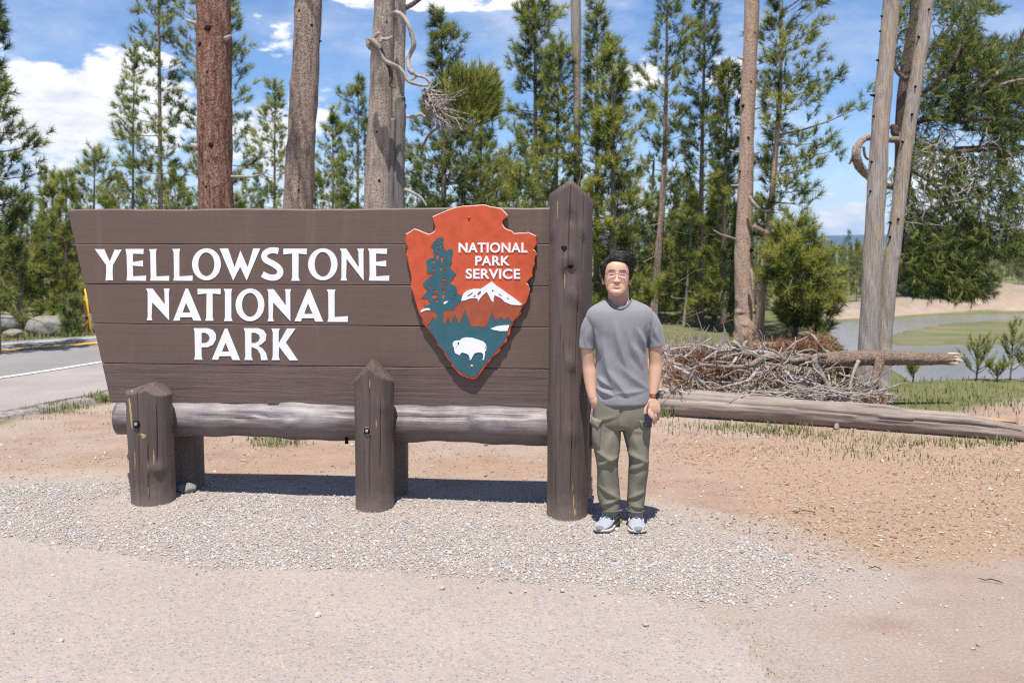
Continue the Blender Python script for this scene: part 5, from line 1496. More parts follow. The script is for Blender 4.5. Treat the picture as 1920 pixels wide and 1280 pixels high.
def bare_trunk(label, Y, line, mat, seed, stubs=(), crown_at=None, name="pine_tree", knots=10, n=36, extra_h=9.0, needle="needle"):
    """line = [(px, py, width px)] from the top of the frame down to the root"""
    rng = np.random.default_rng(seed)
    pts = [at(px, py, Y) for px, py, w in line]; rad = [w / 2 / ppm(Y) for _, _, w in line]
    z0 = gz(pts[-1].x, Y); pts[-1].z = z0 - 0.1
    d = (pts[0] - pts[1]).normalized()
    root = empty(name, (pts[-1].x, Y, z0)); tag(root, label, "tree")
    o = root.location
    L = [p - o for p in pts][::-1]; rad = rad[::-1]
    top = L[-1]
    if extra_h:
        for k in (0.33, 0.66, 1.0):
            L.append(top + d * extra_h * k + Vector((0.05 * k, 0.1 * k, 0))); rad.append(rad[-1] * (1 - 0.32 * k))
    mb = MB(); mb.add(*knobby_trunk([p[:] for p in L], rad, rng, n, 14, knots)); mb.build("trunk", M[mat], root)
    zt = spline([p[:] for p in L], 10); zr = spline(np.asarray(rad)[:, None], 10)[:, 0]
    zs_ = zt[:, 2]
    for (py, a, ln, droop, r_) in stubs:
        z = at(0, py, Y).z - o.z
        c_ = np.array([np.interp(z, zs_, zt[:, 0]), np.interp(z, zs_, zt[:, 1]), z]); rr = np.interp(z, zs_, zr)
        dv = np.array([math.sin(a), -math.cos(a), droop])
        p0 = c_ + dv * np.array([1, 1, 0]) * rr * 0.8
        mb = MB(); mb.add(*tube([p0, p0 + dv * (0.03 + ln * 0.35), p0 + dv * (0.03 + ln * 0.7) + np.array([0, 0, -0.02 * ln]), p0 + dv * (0.03 + ln) + np.array([0, 0, 0.04 * ln])], [r_ * 1.5, r_, r_ * 0.85, r_ * 0.6], 8, True, 0.06, rng))
        mb.build("stub", M["dead_grey"] if ln > 0.05 else M["crack"], root)
    if crown_at:
        zc, zt_, Rm = crown_at
        br, cr = MB(), MB(); PT, DT = [], []
        for i in range(46):
            z = zc + (zt_ - zc) * rng.uniform(0, 1) ** 1.1; a = i * 2.4; Lb = Rm * (1 - 0.7 * (z - zc) / (zt_ - zc)) * rng.uniform(0.6, 1.1)
            c_ = np.array([np.interp(z, zs_, zt[:, 0]), np.interp(z, zs_, zt[:, 1]), z]); u = np.linspace(0, 1, 5)
            P = c_ + np.column_stack([math.cos(a) * Lb * u, math.sin(a) * Lb * u, Lb * (0.1 * u + 0.2 * u * u)])
            br.add(*tube(P, np.linspace(0.03, 0.006, 5), 4, False))
            k = 22; uu = rng.uniform(0.35, 1, k)
            Pb = np.column_stack([np.interp(uu, u, P[:, q]) for q in range(3)]) + rng.normal(0, 0.16, (k, 3))
            PT.append(Pb); DT.append(np.column_stack([np.full(k, math.cos(a)), np.full(k, math.sin(a)), np.full(k, 0.6)]) + rng.normal(0, 0.3, (k, 3)))
        P = np.concatenate(PT); needle_tufts(cr, P, np.concatenate(DT), rng.uniform(0.15, 0.26, len(P)), rng, 12)
        br.build("branches", M["bark_thin"], root)["kind"] = "stuff"; cr.build("crown", M[needle], root, smooth=False, attr="leaf")["kind"] = "stuff"
    return root


t1 = bare_trunk("thick red brown pine trunk with dark knots and stubs", 12.3, [(400, -60, 61), (401, 60, 62), (402, 160, 63), (403, 260, 62), (405, 390, 64), (407, 560, 72), (408, 724, 84)], "bark_red", 201,
           stubs=[(48, -1.45, 0.13, 0.35, 0.022), (277, -1.5, 0.10, 0.25, 0.034), (332, 1.45, 0.36, 0.02, 0.016), (78, 1.0, 0.10, 0.25, 0.028), (59, -0.05, 0.02, 0, 0.042), (88, -0.62, 0.02, 0, 0.034), (275, 0.05, 0.02, 0, 0.034), (140, -0.1, 0.015, 0, 0.022), (156, -0.5, 0.015, 0, 0.026), (198, -0.55, 0.012, 0, 0.014), (352, -0.3, 0.012, 0, 0.018), (150, 0.5, 0.012, 0, 0.016)],
           crown_at=(7.5, 15.0, 1.9))
t2 = bare_trunk("tan grey pine trunk leaning slightly to the sun", 13.4, [(580, -60, 47), (577, 40, 49), (571, 160, 50), (565, 260, 52), (559, 390, 54), (555, 560, 60), (553, 704, 70)], "bark_tan", 202,
           stubs=[(25, -0.5, 0.01, 0, 0.02), (52, 0.5, 0.01, 0, 0.022), (105, 0.15, 0.012, 0, 0.02), (352, -0.7, 0.012, 0, 0.024), (358, 0.2, 0.01, 0, 0.016), (80, 1.5, 0.03, 0.3, 0.012)], crown_at=(7.8, 15.5, 1.7), knots=8)

# the pale twin trunk with the contorted dead branch and the broom
tw = bare_trunk("pale speckled twin trunk with a split dark side", 14.2, [(722, -60, 34), (720, 30, 38), (716, 120, 41), (712, 250, 46), (708, 390, 52), (706, 560, 60), (705, 692, 72)], "bark_pale", 203,
           stubs=[(340, 0.2, 0.012, 0, 0.02), (250, -0.1, 0.01, 0, 0.014), (188, -0.2, 0.01, 0, 0.015), (45, 0.4, 0.01, 0, 0.015)], knots=6)
o_ = tw.location
rng = np.random.default_rng(204)
mb = MB(); mb.add(*knobby_trunk([(at(px, py, 14.32) - o_)[:] for px, py in [(738, 700), (738, 560), (739, 390), (742, 250), (744, 120), (746, 30), (748, -60), (752, -300)]], [0.20, 0.165, 0.14, 0.125, 0.115, 0.11, 0.10, 0.07], rng, 24, 12, 5)); mb.build("second_trunk", M["bark_pale"], tw)
for pl, w0, off in (([(744, 700), (744, 560), (745, 390), (748, 280), (750, 205), (751, 182)], 0.125, 0.045), ([(752, 700), (752, 560), (753, 390), (754, 280), (755, 200), (755, 185)], 0.055, 0.05), ([(731, 700), (731, 560), (732, 390), (734, 300), (736, 250), (737, 222)], 0.06, 0.17)):
    mb = MB(); mb.add(*tube(spline([(at(px, py, 14.32 - 0.085 - off * 0.6) - o_)[:] for px, py in pl], 5), np.linspace(w0, w0 * 0.55, 26), 9, True, 0.10, rng)); mb.build("bare_split", M["dead_dark"], tw)


def limb(owner, Y, line, w, name="dead_branch", mat="dead_grey", dy=None, n=9, k=7, jit=0.05, seed=0):
    """a contorted limb along pixels; w = widths in pixels, dy = depth offsets"""
    o = owner.location; rr = np.random.default_rng(seed)
    dy = dy if dy is not None else [0] * len(line)
    P = [np.array((at(px, py, Y + d) - o)[:]) for (px, py), d in zip(line, dy)]
    P = spline(P, k); W = spline(np.asarray(w, float)[:, None], k)[:, 0] / 2 / ppm(Y)
    mb = MB(); mb.add(*tube(P, np.maximum(W, 0.003), n, True, jit, rr))
    return mb.build(name, M[mat], owner)


YB = 14.0
limb(tw, YB, [(735, 28), (742, 24), (752, 28), (765, 45), (773, 68), (776, 85), (770, 100), (765, 112), (767, 128), (773, 138)], [9, 9, 8.5, 8.5, 9, 9, 8.5, 8, 9, 8], dy=[0, -.1, -.2, -.25, -.25, -.25, -.2, -.2, -.25, -.3], seed=1)
limb(tw, YB, [(773, 136), (783, 142), (797, 146), (806, 155), (806, 165), (800, 175)], [8, 6, 5.5, 6, 5, 5], dy=[-.3] * 6, seed=2)
limb(tw, YB, [(690, 73), (694, 87), (705, 94), (716, 108), (724, 116), (735, 121), (748, 128), (757, 138), (763, 150), (773, 156), (790, 160), (803, 160)], [9, 12, 11, 9, 8, 8, 7, 7, 6.5, 6, 5.5, 5], dy=[-.3, -.35, -.35, -.35, -.35, -.35, -.3, -.3, -.3, -.3, -.3, -.3], seed=3)
limb(tw, YB, [(691, 72), (700, 78), (708, 86), (712, 92)], [7, 11, 9, 6], dy=[-.42] * 4, seed=4)
limb(tw, YB, [(700, 72), (708, 64), (713, 63)], [7, 7, 5], dy=[-.38] * 3, seed=5)
limb(tw, YB, [(712, 80), (716, 74), (726, 74), (736, 69)], [8, 7, 6, 4], dy=[-.36] * 4, seed=6)
limb(tw, YB, [(713, 92), (720, 108), (730, 128), (733, 145), (731, 158), (736, 164), (742, 162)], [8, 8, 7, 7, 5, 4, 3], dy=[-.3] * 7, mat="bark_dark", seed=7)
limb(tw, YB, [(760, 15), (772, 9), (785, 0), (800, -12)], [10, 9, 8, 7], mat="bark_dark", seed=8)
limb(tw, YB, [(764, 152), (775, 148), (782, 144)], [5, 4, 3], dy=[-.3] * 3, seed=9)
limb(tw, YB, [(797, 142), (806, 138)], [4, 2], dy=[-.3] * 2, seed=10)
limb(tw, YB, [(762, 218), (775, 220), (785, 215), (793, 217), (803, 228), (815, 236)], [6, 7, 6, 6, 6, 4], mat="dead_grey", seed=11)
limb(tw, YB, [(793, 275), (800, 260), (812, 246), (825, 238)], [4, 5, 5, 4], mat="bark_tan", seed=12)
limb(tw, YB, [(758, 355), (775, 362), (790, 372), (800, 386)], [6, 6, 5, 4], seed=13)
# fan of bare twigs and the green broom
brm = np.random.default_rng(77); mbt = MB()
for k in range(95):
    s0_ = np.array((800 + brm.normal(0, 5), 178 + brm.normal(0, 6)))
    e = np.array((brm.uniform(815, 880), brm.uniform(160, 248))); e[1] = max(e[1], 150 + 0.25 * (880 - e[0]))
    mid_ = (s0_ + e) / 2 + np.array((brm.normal(0, 6), brm.uniform(2, 16)))
    d0, d1 = brm.uniform(-.5, -.1), brm.uniform(-.9, .5)
    P = spline([np.array((at(*p, YB + d) - o_)[:]) for p, d in ((s0_, d0), (mid_, (d0 + d1) / 2), (e, d1))], 4)
    mbt.add(*tube(P, np.linspace(0.011, 0.004, len(P)), 4, False))
    if k % 3 == 0:
        e2 = mid_ + brm.normal(0, 14, 2) + (8, 10); P = spline([np.array((at(*p, YB + d1) - o_)[:]) for p in (mid_, (mid_ + e2) / 2 + (0, 3), e2)], 3); mbt.add(*tube(P, np.linspace(0.007, 0.003, len(P)), 4, False))
for k in range(14):
    e = np.array((brm.uniform(835, 866), brm.uniform(235, 262))); P = spline([np.array((at(*p, YB - .2) - o_)[:]) for p in ((820, 215), ((820 + e[0]) / 2 + 3, 232), e)], 4); mbt.add(*tube(P, np.linspace(0.008, 0.003, len(P)), 4, False))
for (ax_, ay_, bx_, by_) in ((812, 165, 840, 140), (825, 156, 872, 133), (830, 150, 868, 152), (842, 196, 868, 165), (820, 160, 822, 138), (870, 236, 905, 225), (840, 160, 865, 136)):
    P = spline([np.array((at(*p, YB - .2) - o_)[:]) for p in ((ax_, ay_), ((ax_ + bx_) / 2, (ay_ + by_) / 2 + 2), (bx_, by_))], 3); mbt.add(*tube(P, np.linspace(0.008, 0.003, len(P)), 4, False))
o2 = mbt.build("twigs", M["dead_grey"], tw); o2["kind"] = "stuff"
mbf = MB(); PT, DT = [], []
for (cx_, cy_, rx_, ry_, n_) in ((880, 190, 38, 36, 170), (905, 180, 24, 34, 150), (862, 168, 30, 24, 70), (890, 155, 38, 14, 130), (875, 222, 42, 20, 120), (915, 205, 15, 28, 80), (845, 175, 16, 20, 26)):
    a = brm.uniform(0, 2 * PI, n_); rr = np.sqrt(brm.uniform(0, 1, n_))
    px, py = cx_ + rx_ * rr * np.cos(a), cy_ + ry_ * rr * np.sin(a)
    dd = brm.uniform(-0.5, 0.42, n_)
    Pp = np.array([(at(x, y, YB + d) - o_)[:] for x, y, d in zip(px, py, dd)])
    PT.append(Pp); DT.append(np.column_stack([(px - 862) / 90, dd * 0.6, 1.0 - (py - 150) / 160]) + brm.normal(0, 0.18, (n_, 3)))
Pp = np.concatenate(PT); needle_tufts(mbf, Pp, np.concatenate(DT), brm.uniform(0.13, 0.21, len(Pp)), brm, 22, 0.05, (0.15, 0.55))
mbf.build("needle_broom", M["needle_fresh"], tw, smooth=False, attr="leaf")

t4 = bare_trunk("straight pinkish pine trunk with short broken stubs", 18.4, [(1411, -60, 26), (1409, 40, 26), (1404, 150, 26), (1400, 260, 27), (1397, 380, 29), (1394, 470, 33), (1396, 560, 37), (1398, 600, 42), (1400, 640, 52)], "bark_pink", 205,
           stubs=[(112, -1.5, 0.10, 0.35, 0.020), (200, -0.9, 0.03, 0, 0.03), (205, 1.4, 0.08, 0.2, 0.018), (226, -1.4, 0.16, 0.5, 0.020), (288, -1.5, 0.17, 0.3, 0.016), (290, 1.4, 0.10, 0.3, 0.015), (322, -1.0, 0.03, 0, 0.024), (348, -1.5, 0.13, 0.0, 0.018), (450, -1.4, 0.42, 0.35, 0.016), (260, 0.0, 0.015, 0, 0.022), (155, 0.1, 0.01, 0, 0.018), (470, 0.7, 0.05, 0.1, 0.03)], crown_at=(8.5, 16, 1.5), knots=10, extra_h=9)
limb(t4, 18.3, [(1405, 368), (1410, 378), (1422, 390), (1435, 396), (1446, 394)], [6, 8, 8, 7, 6], seed=21, dy=[-.2] * 5)
limb(t4, 18.3, [(1412, 425), (1425, 432), (1440, 440), (1455, 448), (1462, 455)], [11, 12, 11, 9, 6], seed=22, dy=[-.2] * 5, mat="bark_tan")
limb(t4, 18.3, [(1408, 505), (1410, 520), (1412, 545)], [5, 8, 6], seed=23, dy=[-.25] * 3, mat="bark_pink")

# ---- two leaning bleached snags by the river
g = gnd(1640, 738); YS = g.y
sn = bare_trunk("thick bleached grey snag with yellow streaks by the river", YS, [(1674, -60, 29), (1669, 30, 29), (1661, 120, 30), (1652, 220, 32), (1646, 320, 34), (1640, 420, 35), (1635, 520, 36), (1630, 620, 37), (1628, 690, 42), (1624, 742, 54)], "snag", 206,
           stubs=[(32, -1.5, 0.012, 0.2, 0.010), (60, -1.55, 0.012, 0.2, 0.010), (180, -1.45, 0.05, 0.1, 0.014), (115, -1.4, 0.02, 0.2, 0.012), (220, -1.2, 0.015, 0.2, 0.012), (305, -1.1, 0.012, 0.2, 0.012), (360, -1.0, 0.012, 0.2, 0.012)], knots=6, extra_h=5.0, name="dead_snag")
sn2 = bare_trunk("thinner bleached snag leaning against the thick grey snag", YS + 0.12, [(1742, -60, 23), (1735, 20, 24), (1727, 90, 24), (1713, 180, 24), (1697, 290, 25), (1687, 370, 25), (1677, 450, 27), (1667, 530, 29), (1659, 610, 30), (1654, 690, 33), (1652, 745, 44)], "snag", 207,
           stubs=[(22, 0.1, 0.012, 0.2, 0.010), (72, -0.9, 0.015, 0.2, 0.012), (165, -0.3, 0.012, 0.2, 0.012), (217, -0.2, 0.012, 0.2, 0.012), (268, -0.9, 0.02, 0.2, 0.012), (412, -0.2, 0.012, 0.2, 0.014), (418, -1.2, 0.03, 0.1, 0.012), (445, -1.0, 0.015, 0.2, 0.012)], knots=8, extra_h=4.0, name="dead_snag")

# thin grey snag far behind, and dead stems in the dark forest
bare_trunk("slim forked grey snag rising between green pines", 21.0, [(1079, -60, 20), (1080, 40, 19), (1081, 120, 16), (1082, 200, 13), (1082, 330, 13), (1082, 470, 14), (1082, 616, 16)], "snag", 208, stubs=[(45, 1.5, 0.08, 0.1, 0.008), (120, -1.5, 0.04, 0.1, 0.008)], knots=2, n=14, extra_h=3, name="dead_snag")
bare_trunk("pale thin dead stem with bare twigs in the dark forest", 21.5, [(1296, 415, 3), (1293, 470, 4), (1289, 530, 5), (1285, 580, 6), (1281, 614, 8)], "dead_grey", 209, stubs=[(470, 1.3, 0.35, -0.2, 0.006), (500, 1.4, 0.45, -0.5, 0.006), (520, -1.3, 0.3, -0.4, 0.006), (545, 1.2, 0.35, -0.4, 0.006), (560, -1.2, 0.3, 0.1, 0.006), (440, -1.4, 0.3, 0.2, 0.005)], knots=1, n=10, extra_h=0, name="dead_snag")
bare_trunk("weathered brown trunk standing among pines behind the man", 22.0, [(1246, 310, 9), (1240, 400, 11), (1234, 480, 13), (1228, 560, 14), (1224, 612, 18)], "bark_tan", 210, stubs=[(420, -1.3, 0.3, -0.2, 0.008), (480, -1.2, 0.3, -0.4, 0.008), (520, 1.3, 0.3, -0.3, 0.008)], knots=2, n=12, extra_h=0, name="dead_snag")
bare_trunk("thin grey dead pole left of the weathered brown trunk", 23.0, [(1226, 300, 4), (1222, 380, 5), (1219, 460, 6), (1216, 540, 7), (1214, 606, 9)], "dead_grey", 211, stubs=[(400, -1.3, 0.25, -0.3, 0.005), (450, 1.2, 0.3, -0.2, 0.005), (500, -1.2, 0.3, -0.3, 0.005)], knots=0, n=8, extra_h=0, name="dead_snag")

# ---- the big drooping pine at the river's edge
YQ = 15.4
gq = (gnd(1700, 470).x * 0 + (1716 - 960) * YQ / FPX, YQ)
zq0 = gz(*gq)
bq = empty("drooping_pine", (gq[0], gq[1], zq0)); tag(bq, "big dark pine with drooping boughs behind the leaning snags", "tree")
oq = bq.location
qr = np.random.default_rng(300)
mb = MB(); mb.add(*knobby_trunk([(at(px, py, YQ) - oq)[:] for px, py in [(1652, 660), (1666, 540), (1680, 450), (1692, 340), (1698, 262), (1700, 200), (1708, 120), (1720, 40), (1728, -60)]] + [(0.55, 0, 8.2)], [0.13, 0.125, 0.125, 0.13, 0.15, 0.16, 0.14, 0.12, 0.10, 0.06], qr, 18, 8, 6)); mb.build("trunk", M["bark_dark"], bq)
limb(bq, YQ, [(1700, 262), (1682, 250), (1676, 240), (1672, 243)], [22, 20, 15, 12], "limb", "bark_dark", seed=31)
limb(bq, YQ - 0.5, [(1698, 264), (1676, 262), (1652, 261), (1632, 258), (1618, 262), (1606, 280), (1607, 300), (1614, 315), (1628, 330), (1650, 345), (1676, 350), (1690, 346)], [15, 13, 11, 11, 12, 15, 17, 17, 15, 13, 12, 11], "limb", "bark_tan", seed=32, dy=[.5, .4, .3, .1, 0, -.1, -.1, 0, .1, .3, .4, .5])
limb(bq, YQ - 0.6, [(1604, 285), (1598, 298), (1592, 308)], [7, 6, 3], "limb", "bark_dark", seed=33)
limb(bq, YQ - 0.55, [(1619, 275), (1622, 292), (1628, 300)], [5, 5, 4], "limb", "bark_dark", seed=34)
for pl, w in (([(1706, 235), (1730, 225), (1765, 222), (1800, 228), (1850, 222), (1900, 226), (1960, 236)], [14, 12, 10, 9, 8, 7, 5]), ([(1704, 200), (1718, 150), (1740, 100), (1775, 60), (1800, 20), (1815, -20)], [13, 11, 9, 8, 7, 6]),
              ([(1700, 150), (1680, 130), (1672, 90), (1690, 60)], [9, 8, 7, 5]), ([(1712, 190), (1760, 150), (1790, 110), (1810, 50), (1818, 0)], [10, 9, 8, 6, 5]), ([(1838, 165), (1868, 140), (1890, 118), (1910, 80), (1925, 50)], [7, 7, 7, 6, 6]),
              ([(1720, 270), (1760, 280), (1800, 285), (1860, 278), (1900, 290)], [9, 8, 7, 6, 5]), ([(1800, 285), (1790, 310), (1772, 330), (1770, 350)], [6, 5, 4, 3]), ([(1790, 278), (1840, 276), (1880, 280), (1886, 310), (1872, 340), (1878, 360)], [7, 6, 6, 5, 4, 3]), ([(1724, 160), (1700, 175), (1684, 190), (1692, 205), (1700, 206)], [6, 6, 5, 4, 3]),
              ([(1845, 180), (1880, 158), (1925, 148)], [5, 5, 5]), ([(1710, 320), (1750, 345), (1790, 400), (1830, 415)], [8, 7, 5, 4]), ([(1706, 380), (1740, 420), (1790, 450), (1840, 440)], [8, 7, 6, 4])):
    limb(bq, YQ, pl, w, "limb", "bark_thin" if w[0] < 9 else "bark_dark", seed=int(qr.integers(999)), dy=list(np.cumsum(qr.normal(0, 0.25, len(pl)))), n=7)
mbt = MB()
for k in range(150):
    x, y = qr.uniform(1685, 1925), qr.uniform(235, 420); d = qr.uniform(-1.3, 0.9); ln = qr.uniform(18, 60)
    P = spline([np.array((at(x + a * qr.normal(0.1, 0.5) * ln, y + a * ln - 10 * a * a, YQ + d) - oq)[:]) for a in (0, 0.35, 0.7, 1.0)], 3)
    mbt.add(*tube(P, np.linspace(0.012, 0.004, len(P)), 4, False))
o2 = mbt.build("twigs", M["dead_grey"], bq); o2["kind"] = "stuff"
mbf = MB(); PT, DT = [], []
for (cx_, cy_, rx_, ry_, n_, hang) in ((1700, 60, 24, 42, 70, 0), (1690, 20, 22, 30, 45, 0), (1775, 25, 26, 30, 110, 0), (1808, 45, 22, 26, 90, 0), (1830, 12, 28, 18, 70, 0), (1862, 26, 12, 8, 26, 0), (1828, 55, 8, 12, 20, 1), (1760, 95, 30, 25, 80, 0), (1800, 105, 32, 36, 200, 0), (1815, 90, 24, 24, 120, 0), (1860, 100, 22, 22, 110, 0), (1905, 100, 24, 18, 100, 0),
        (1770, 150, 40, 36, 220, 0), (1830, 150, 45, 40, 330, 0), (1890, 160, 45, 40, 330, 0), (1940, 150, 40, 50, 200, 0), (1760, 205, 50, 32, 260, 0), (1830, 215, 55, 40, 420, 0), (1900, 220, 50, 50, 420, 0), (1880, 255, 40, 40, 260, 1), (1740, 250, 30, 30, 90, 1), (1680, 115, 12, 22, 30, 0), (1678, 345, 14, 46, 40, 1),
        (1720, 300, 36, 36, 110, 1), (1770, 310, 40, 36, 150, 1), (1830, 320, 45, 45, 190, 1), (1890, 330, 40, 50, 210, 1), (1730, 370, 36, 36, 120, 1), (1790, 375, 45, 40, 170, 1), (1850, 390, 50, 40, 180, 1), (1905, 400, 40, 45, 200, 1), (1715, 430, 34, 34, 110, 1), (1760, 445, 40, 40, 230, 1), (1820, 440, 45, 40, 220, 1), (1880, 450, 50, 30, 220, 1),
        (1740, 490, 42, 34, 260, 1), (1790, 500, 44, 36, 280, 1), (1760, 530, 50, 22, 190, 1), (1810, 535, 36, 26, 170, 1), (1700, 500, 18, 30, 70, 1), (1836, 520, 20, 36, 90, 1), (1690, 420, 12, 30, 40, 1)):
    n_ = int(n_ * (1.05 if cy_ < 290 else 0.95))
    a = qr.uniform(0, 2 * PI, n_); rr = np.sqrt(qr.uniform(0, 1, n_))
    px, py = cx_ + rx_ * rr * np.cos(a), cy_ + ry_ * rr * np.sin(a); dd = qr.normal(0, 0.55, n_) + (0.3 if cy_ < 260 else -0.2)
    PT.append(np.array([(at(x, y, YQ + d) - oq)[:] for x, y, d in zip(px, py, dd)]))
    DT.append(np.column_stack([qr.normal(0.1, 0.6, n_), qr.normal(-0.2, 0.6, n_), qr.normal(-0.55 if hang else 0.45, 0.45, n_)]))
Pp = np.concatenate(PT); needle_tufts(mbf, Pp, np.concatenate(DT), qr.uniform(0.12, 0.21, len(Pp)), qr, 20, 0.06, (0.2, 0.7))
mbf.build("crown", M["needle_dark"], bq, smooth=False, attr="leaf")
# its hanging boughs reach the slope below; two dense shrubby pines stand there

# ---- forest further back: a few pines, copied
def proto(seed, H, Rm, needle, dens, tuft, name="pine_tree"):
    Y = 30.0
    rng = np.random.default_rng(seed)
    pxm = ppm(Y); b0 = gnd(960, 0 + 460 + CAM_H / Y * FPX).y
    base = at(960, 560, Y)
    y_of = lambda z: 640 - FPX * math.tan(math.atan((z - CAM_H) / Y) + PITCH)
    prof = []
    for t in np.linspace(0, 1, 14):
        z = H * (0.12 + 0.88 * t); w = Rm * (min(1, 0.55 + 2.2 * t) * (1 - t) ** 0.75 + 0.02) * rng.uniform(0.75, 1.15)
        prof.append((y_of(z), 960 - w * pxm * rng.uniform(0.8, 1.15), 960 + w * pxm * rng.uniform(0.8, 1.15)))
    return pine("slender green pine standing deep in the forest", Y, [(960, y_of(H)), (960, y_of(H * .5)), (960, y_of(0))], prof, seed, "bark_thin", needle, 0.09, dens, tuft, 13, dead_low=10, name=name, base=0.0)


protos = [proto(401, 7.5, 1.15, "needle", 0.9, 0.21), proto(402, 9.0, 1.2, "needle_dark", 0.8, 0.22), proto(403, 6.0, 1.1, "needle_fresh", 1.0, 0.2), proto(404, 8.0, 0.95, "needle_blue", 0.85, 0.21), proto(405, 10.5, 1.35, "needle", 0.75, 0.23)]
fr = np.random.default_rng(500)
sites = []      # px, Y, target top py, label, group
GL = ("green pine in the thick forest across the road, past the boulders", "forest pines across the road")
GM = ("green pine of the tree line rising over the sign's top edge", "tree line pines behind the sign")
GR = ("shaded pine in the dark wood between the man and the pink trunk", "pines of the dark wood")
for px in (-60, -20, 18, 62, 82, 118, 152, 30, 70, 140): sites.append((px + fr.normal(0, 6), fr.uniform(24, 34), fr.uniform(380, 470), *GL))
for px in (-90, 5, 50, 110, 160, 190): sites.append((px + fr.normal(0, 6), fr.uniform(34, 44), fr.uniform(360, 420), *GL))
for px in (215, 265, 330, 355, 445, 470, 545, 590, 605, 640, 655, 700, 230, 310, 385, 490, 560): sites.append((px + fr.normal(0, 6), fr.uniform(30, 42), fr.uniform(300, 365), *GM))
for px in (745, 775, 800, 855, 880, 930, 958, 985, 1010, 1030, 760, 820, 945): sites.append((px + fr.normal(0, 6), fr.uniform(24, 36), fr.uniform(265, 360), *GM))
for px in (1065, 1095, 1110, 1135, 1175, 1195, 1215, 1230, 1262, 1275, 1292, 1305, 1335, 1345, 1368, 1385, 1100, 1160, 1205, 1245, 1285, 1325, 1375, 1420, 1440): sites.append((px + fr.normal(0, 5), fr.uniform(23, 34), fr.uniform(300, 400), *GR))
for px in (1090, 1112, 1130, 1155, 1172, 1190, 1208, 1222, 1236, 1256, 1272, 1288, 1302, 1318, 1334, 1350, 1366, 1382, 1398, 1415): sites.append((px + fr.normal(0, 4), fr.uniform(25, 31), fr.uniform(290, 420), *GR))
for px in (1120, 1180, 1240, 1300, 1340, 1390, 1410): sites.append((px, fr.uniform(34, 44), fr.uniform(300, 360), *GR))
GU = ("small bushy pine of the undergrowth in the dark wood", "undergrowth pines of the dark wood")
for px in (1098, 1118, 1150, 1185, 1205, 1232, 1258, 1270, 1300, 1318, 1345, 1362, 1380, 1440, 1128, 1170, 1248, 1330): sites.append((px + fr.normal(0, 6), fr.uniform(21.5, 26), fr.uniform(455, 540), *GU))
for px in (1105, 1140, 1162, 1192, 1212, 1226, 1240, 1252, 1266, 1280, 1294, 1308, 1322, 1338, 1352, 1370, 1384, 1420, 1436, 1080): sites.append((px + fr.normal(0, 5), fr.uniform(23, 29), fr.uniform(380, 470), *GU))
used = set()
rp = [np.array(p) for p in ROAD_POLY]
for px, Y, tp, lab, grp in sites:
    i = int(fr.integers(len(protos)))
    for _ in range(30):
        X = (px - 960) / FPX * Y
        P1 = np.array([[X, Y]])
        if not (in_poly(P1, ROAD_POLY)[0] or poly_dist(P1, ROAD_POLY)[0] < 1.3): break
        Y += 0.8
    if in_poly(np.array([[X, Y]]), RIVER_POLY)[0]: continue
    z = gz(X, Y); H = at(px, tp, Y).z - z
    h0 = max(v[2] for v in protos[i].children[0].bound_box)
    if i not in used:
        o = protos[i]; used.add(i); o.location = (X, Y, z); o.rotation_euler = (0, 0, fr.uniform(0, 6.28)); s = H / h0; o.scale = (s, s, s); o["label"] = lab; o["group"] = grp
    else: copy_tree(protos[i], (X, Y, z), fr.uniform(0, 6.28), H / h0, lab, grp)

# ---- across the river: bushy pines on the bluff, then the plain's far woods
GB = ("small pine on the far bank seen past the bleached snags", "pines on the far bank")
for px, py0, tp in ((1552, 560, 470), (1563, 560, 486), (1574, 556, 462), (1588, 552, 432), (1598, 560, 470), (1606, 552, 452), (1616, 556, 470), (1624, 552, 455), (1570, 575, 505), (1548, 580, 510), (1612, 570, 500), (1585, 572, 510), (1632, 562, 476)):
    Y = float(np.interp(px, bluff_px, bluff_base)) + fr.uniform(9, 26); X = (px - 960) / FPX * Y; z = gz(X, Y); H = max(1.2, at(px, tp, Y).z - z); p = protos[int(fr.integers(5))]; h0 = max(v[2] for v in p.children[0].bound_box)
    copy_tree(p, (X, Y, z), fr.uniform(0, 6.28), H / h0, *GB)
GC = ("far pine along the top of the gravel bluff beyond the meadow", "pines on the gravel bluff")
for px in list(np.linspace(1685, 1830, 20)) + list(np.linspace(1858, 2010, 26)):
    px = px + fr.normal(0, 5)
    if 1836 < px < 1856: continue
    Y = float(np.interp(px, bluff_px, bluff_base)) + fr.uniform(8, 30); X = (px - 960) / FPX * Y; z = gz(X, Y); tp = fr.uniform(425, 490); H = at(px, tp, Y).z - z; p = protos[int(fr.integers(5))]; h0 = max(v[2] for v in p.children[0].bound_box)
    copy_tree(p, (X, Y, z), fr.uniform(0, 6.28), H / h0, *GC)
for px, py, tp, lab in ((1851, 560, 548, "tiny pine alone on the bare gravel bluff"), (1815, 575, 556, "little pine low on the bluff's gully")):
    Y = float(np.interp(px, bluff_px, bluff_base)) + 5.0; X = (px - 960) / FPX * Y; z = gz(X, Y); p = protos[2]; h0 = max(v[2] for v in p.children[0].bound_box); c_ = copy_tree(p, (X, Y, z), 1.0, max(0.5, at(px, tp, Y).z - z) / h0, lab)
    if "group" in c_: del c_["group"]
GD = ("distant pine of the far woods under the blue ridge", "far woods under the ridge")
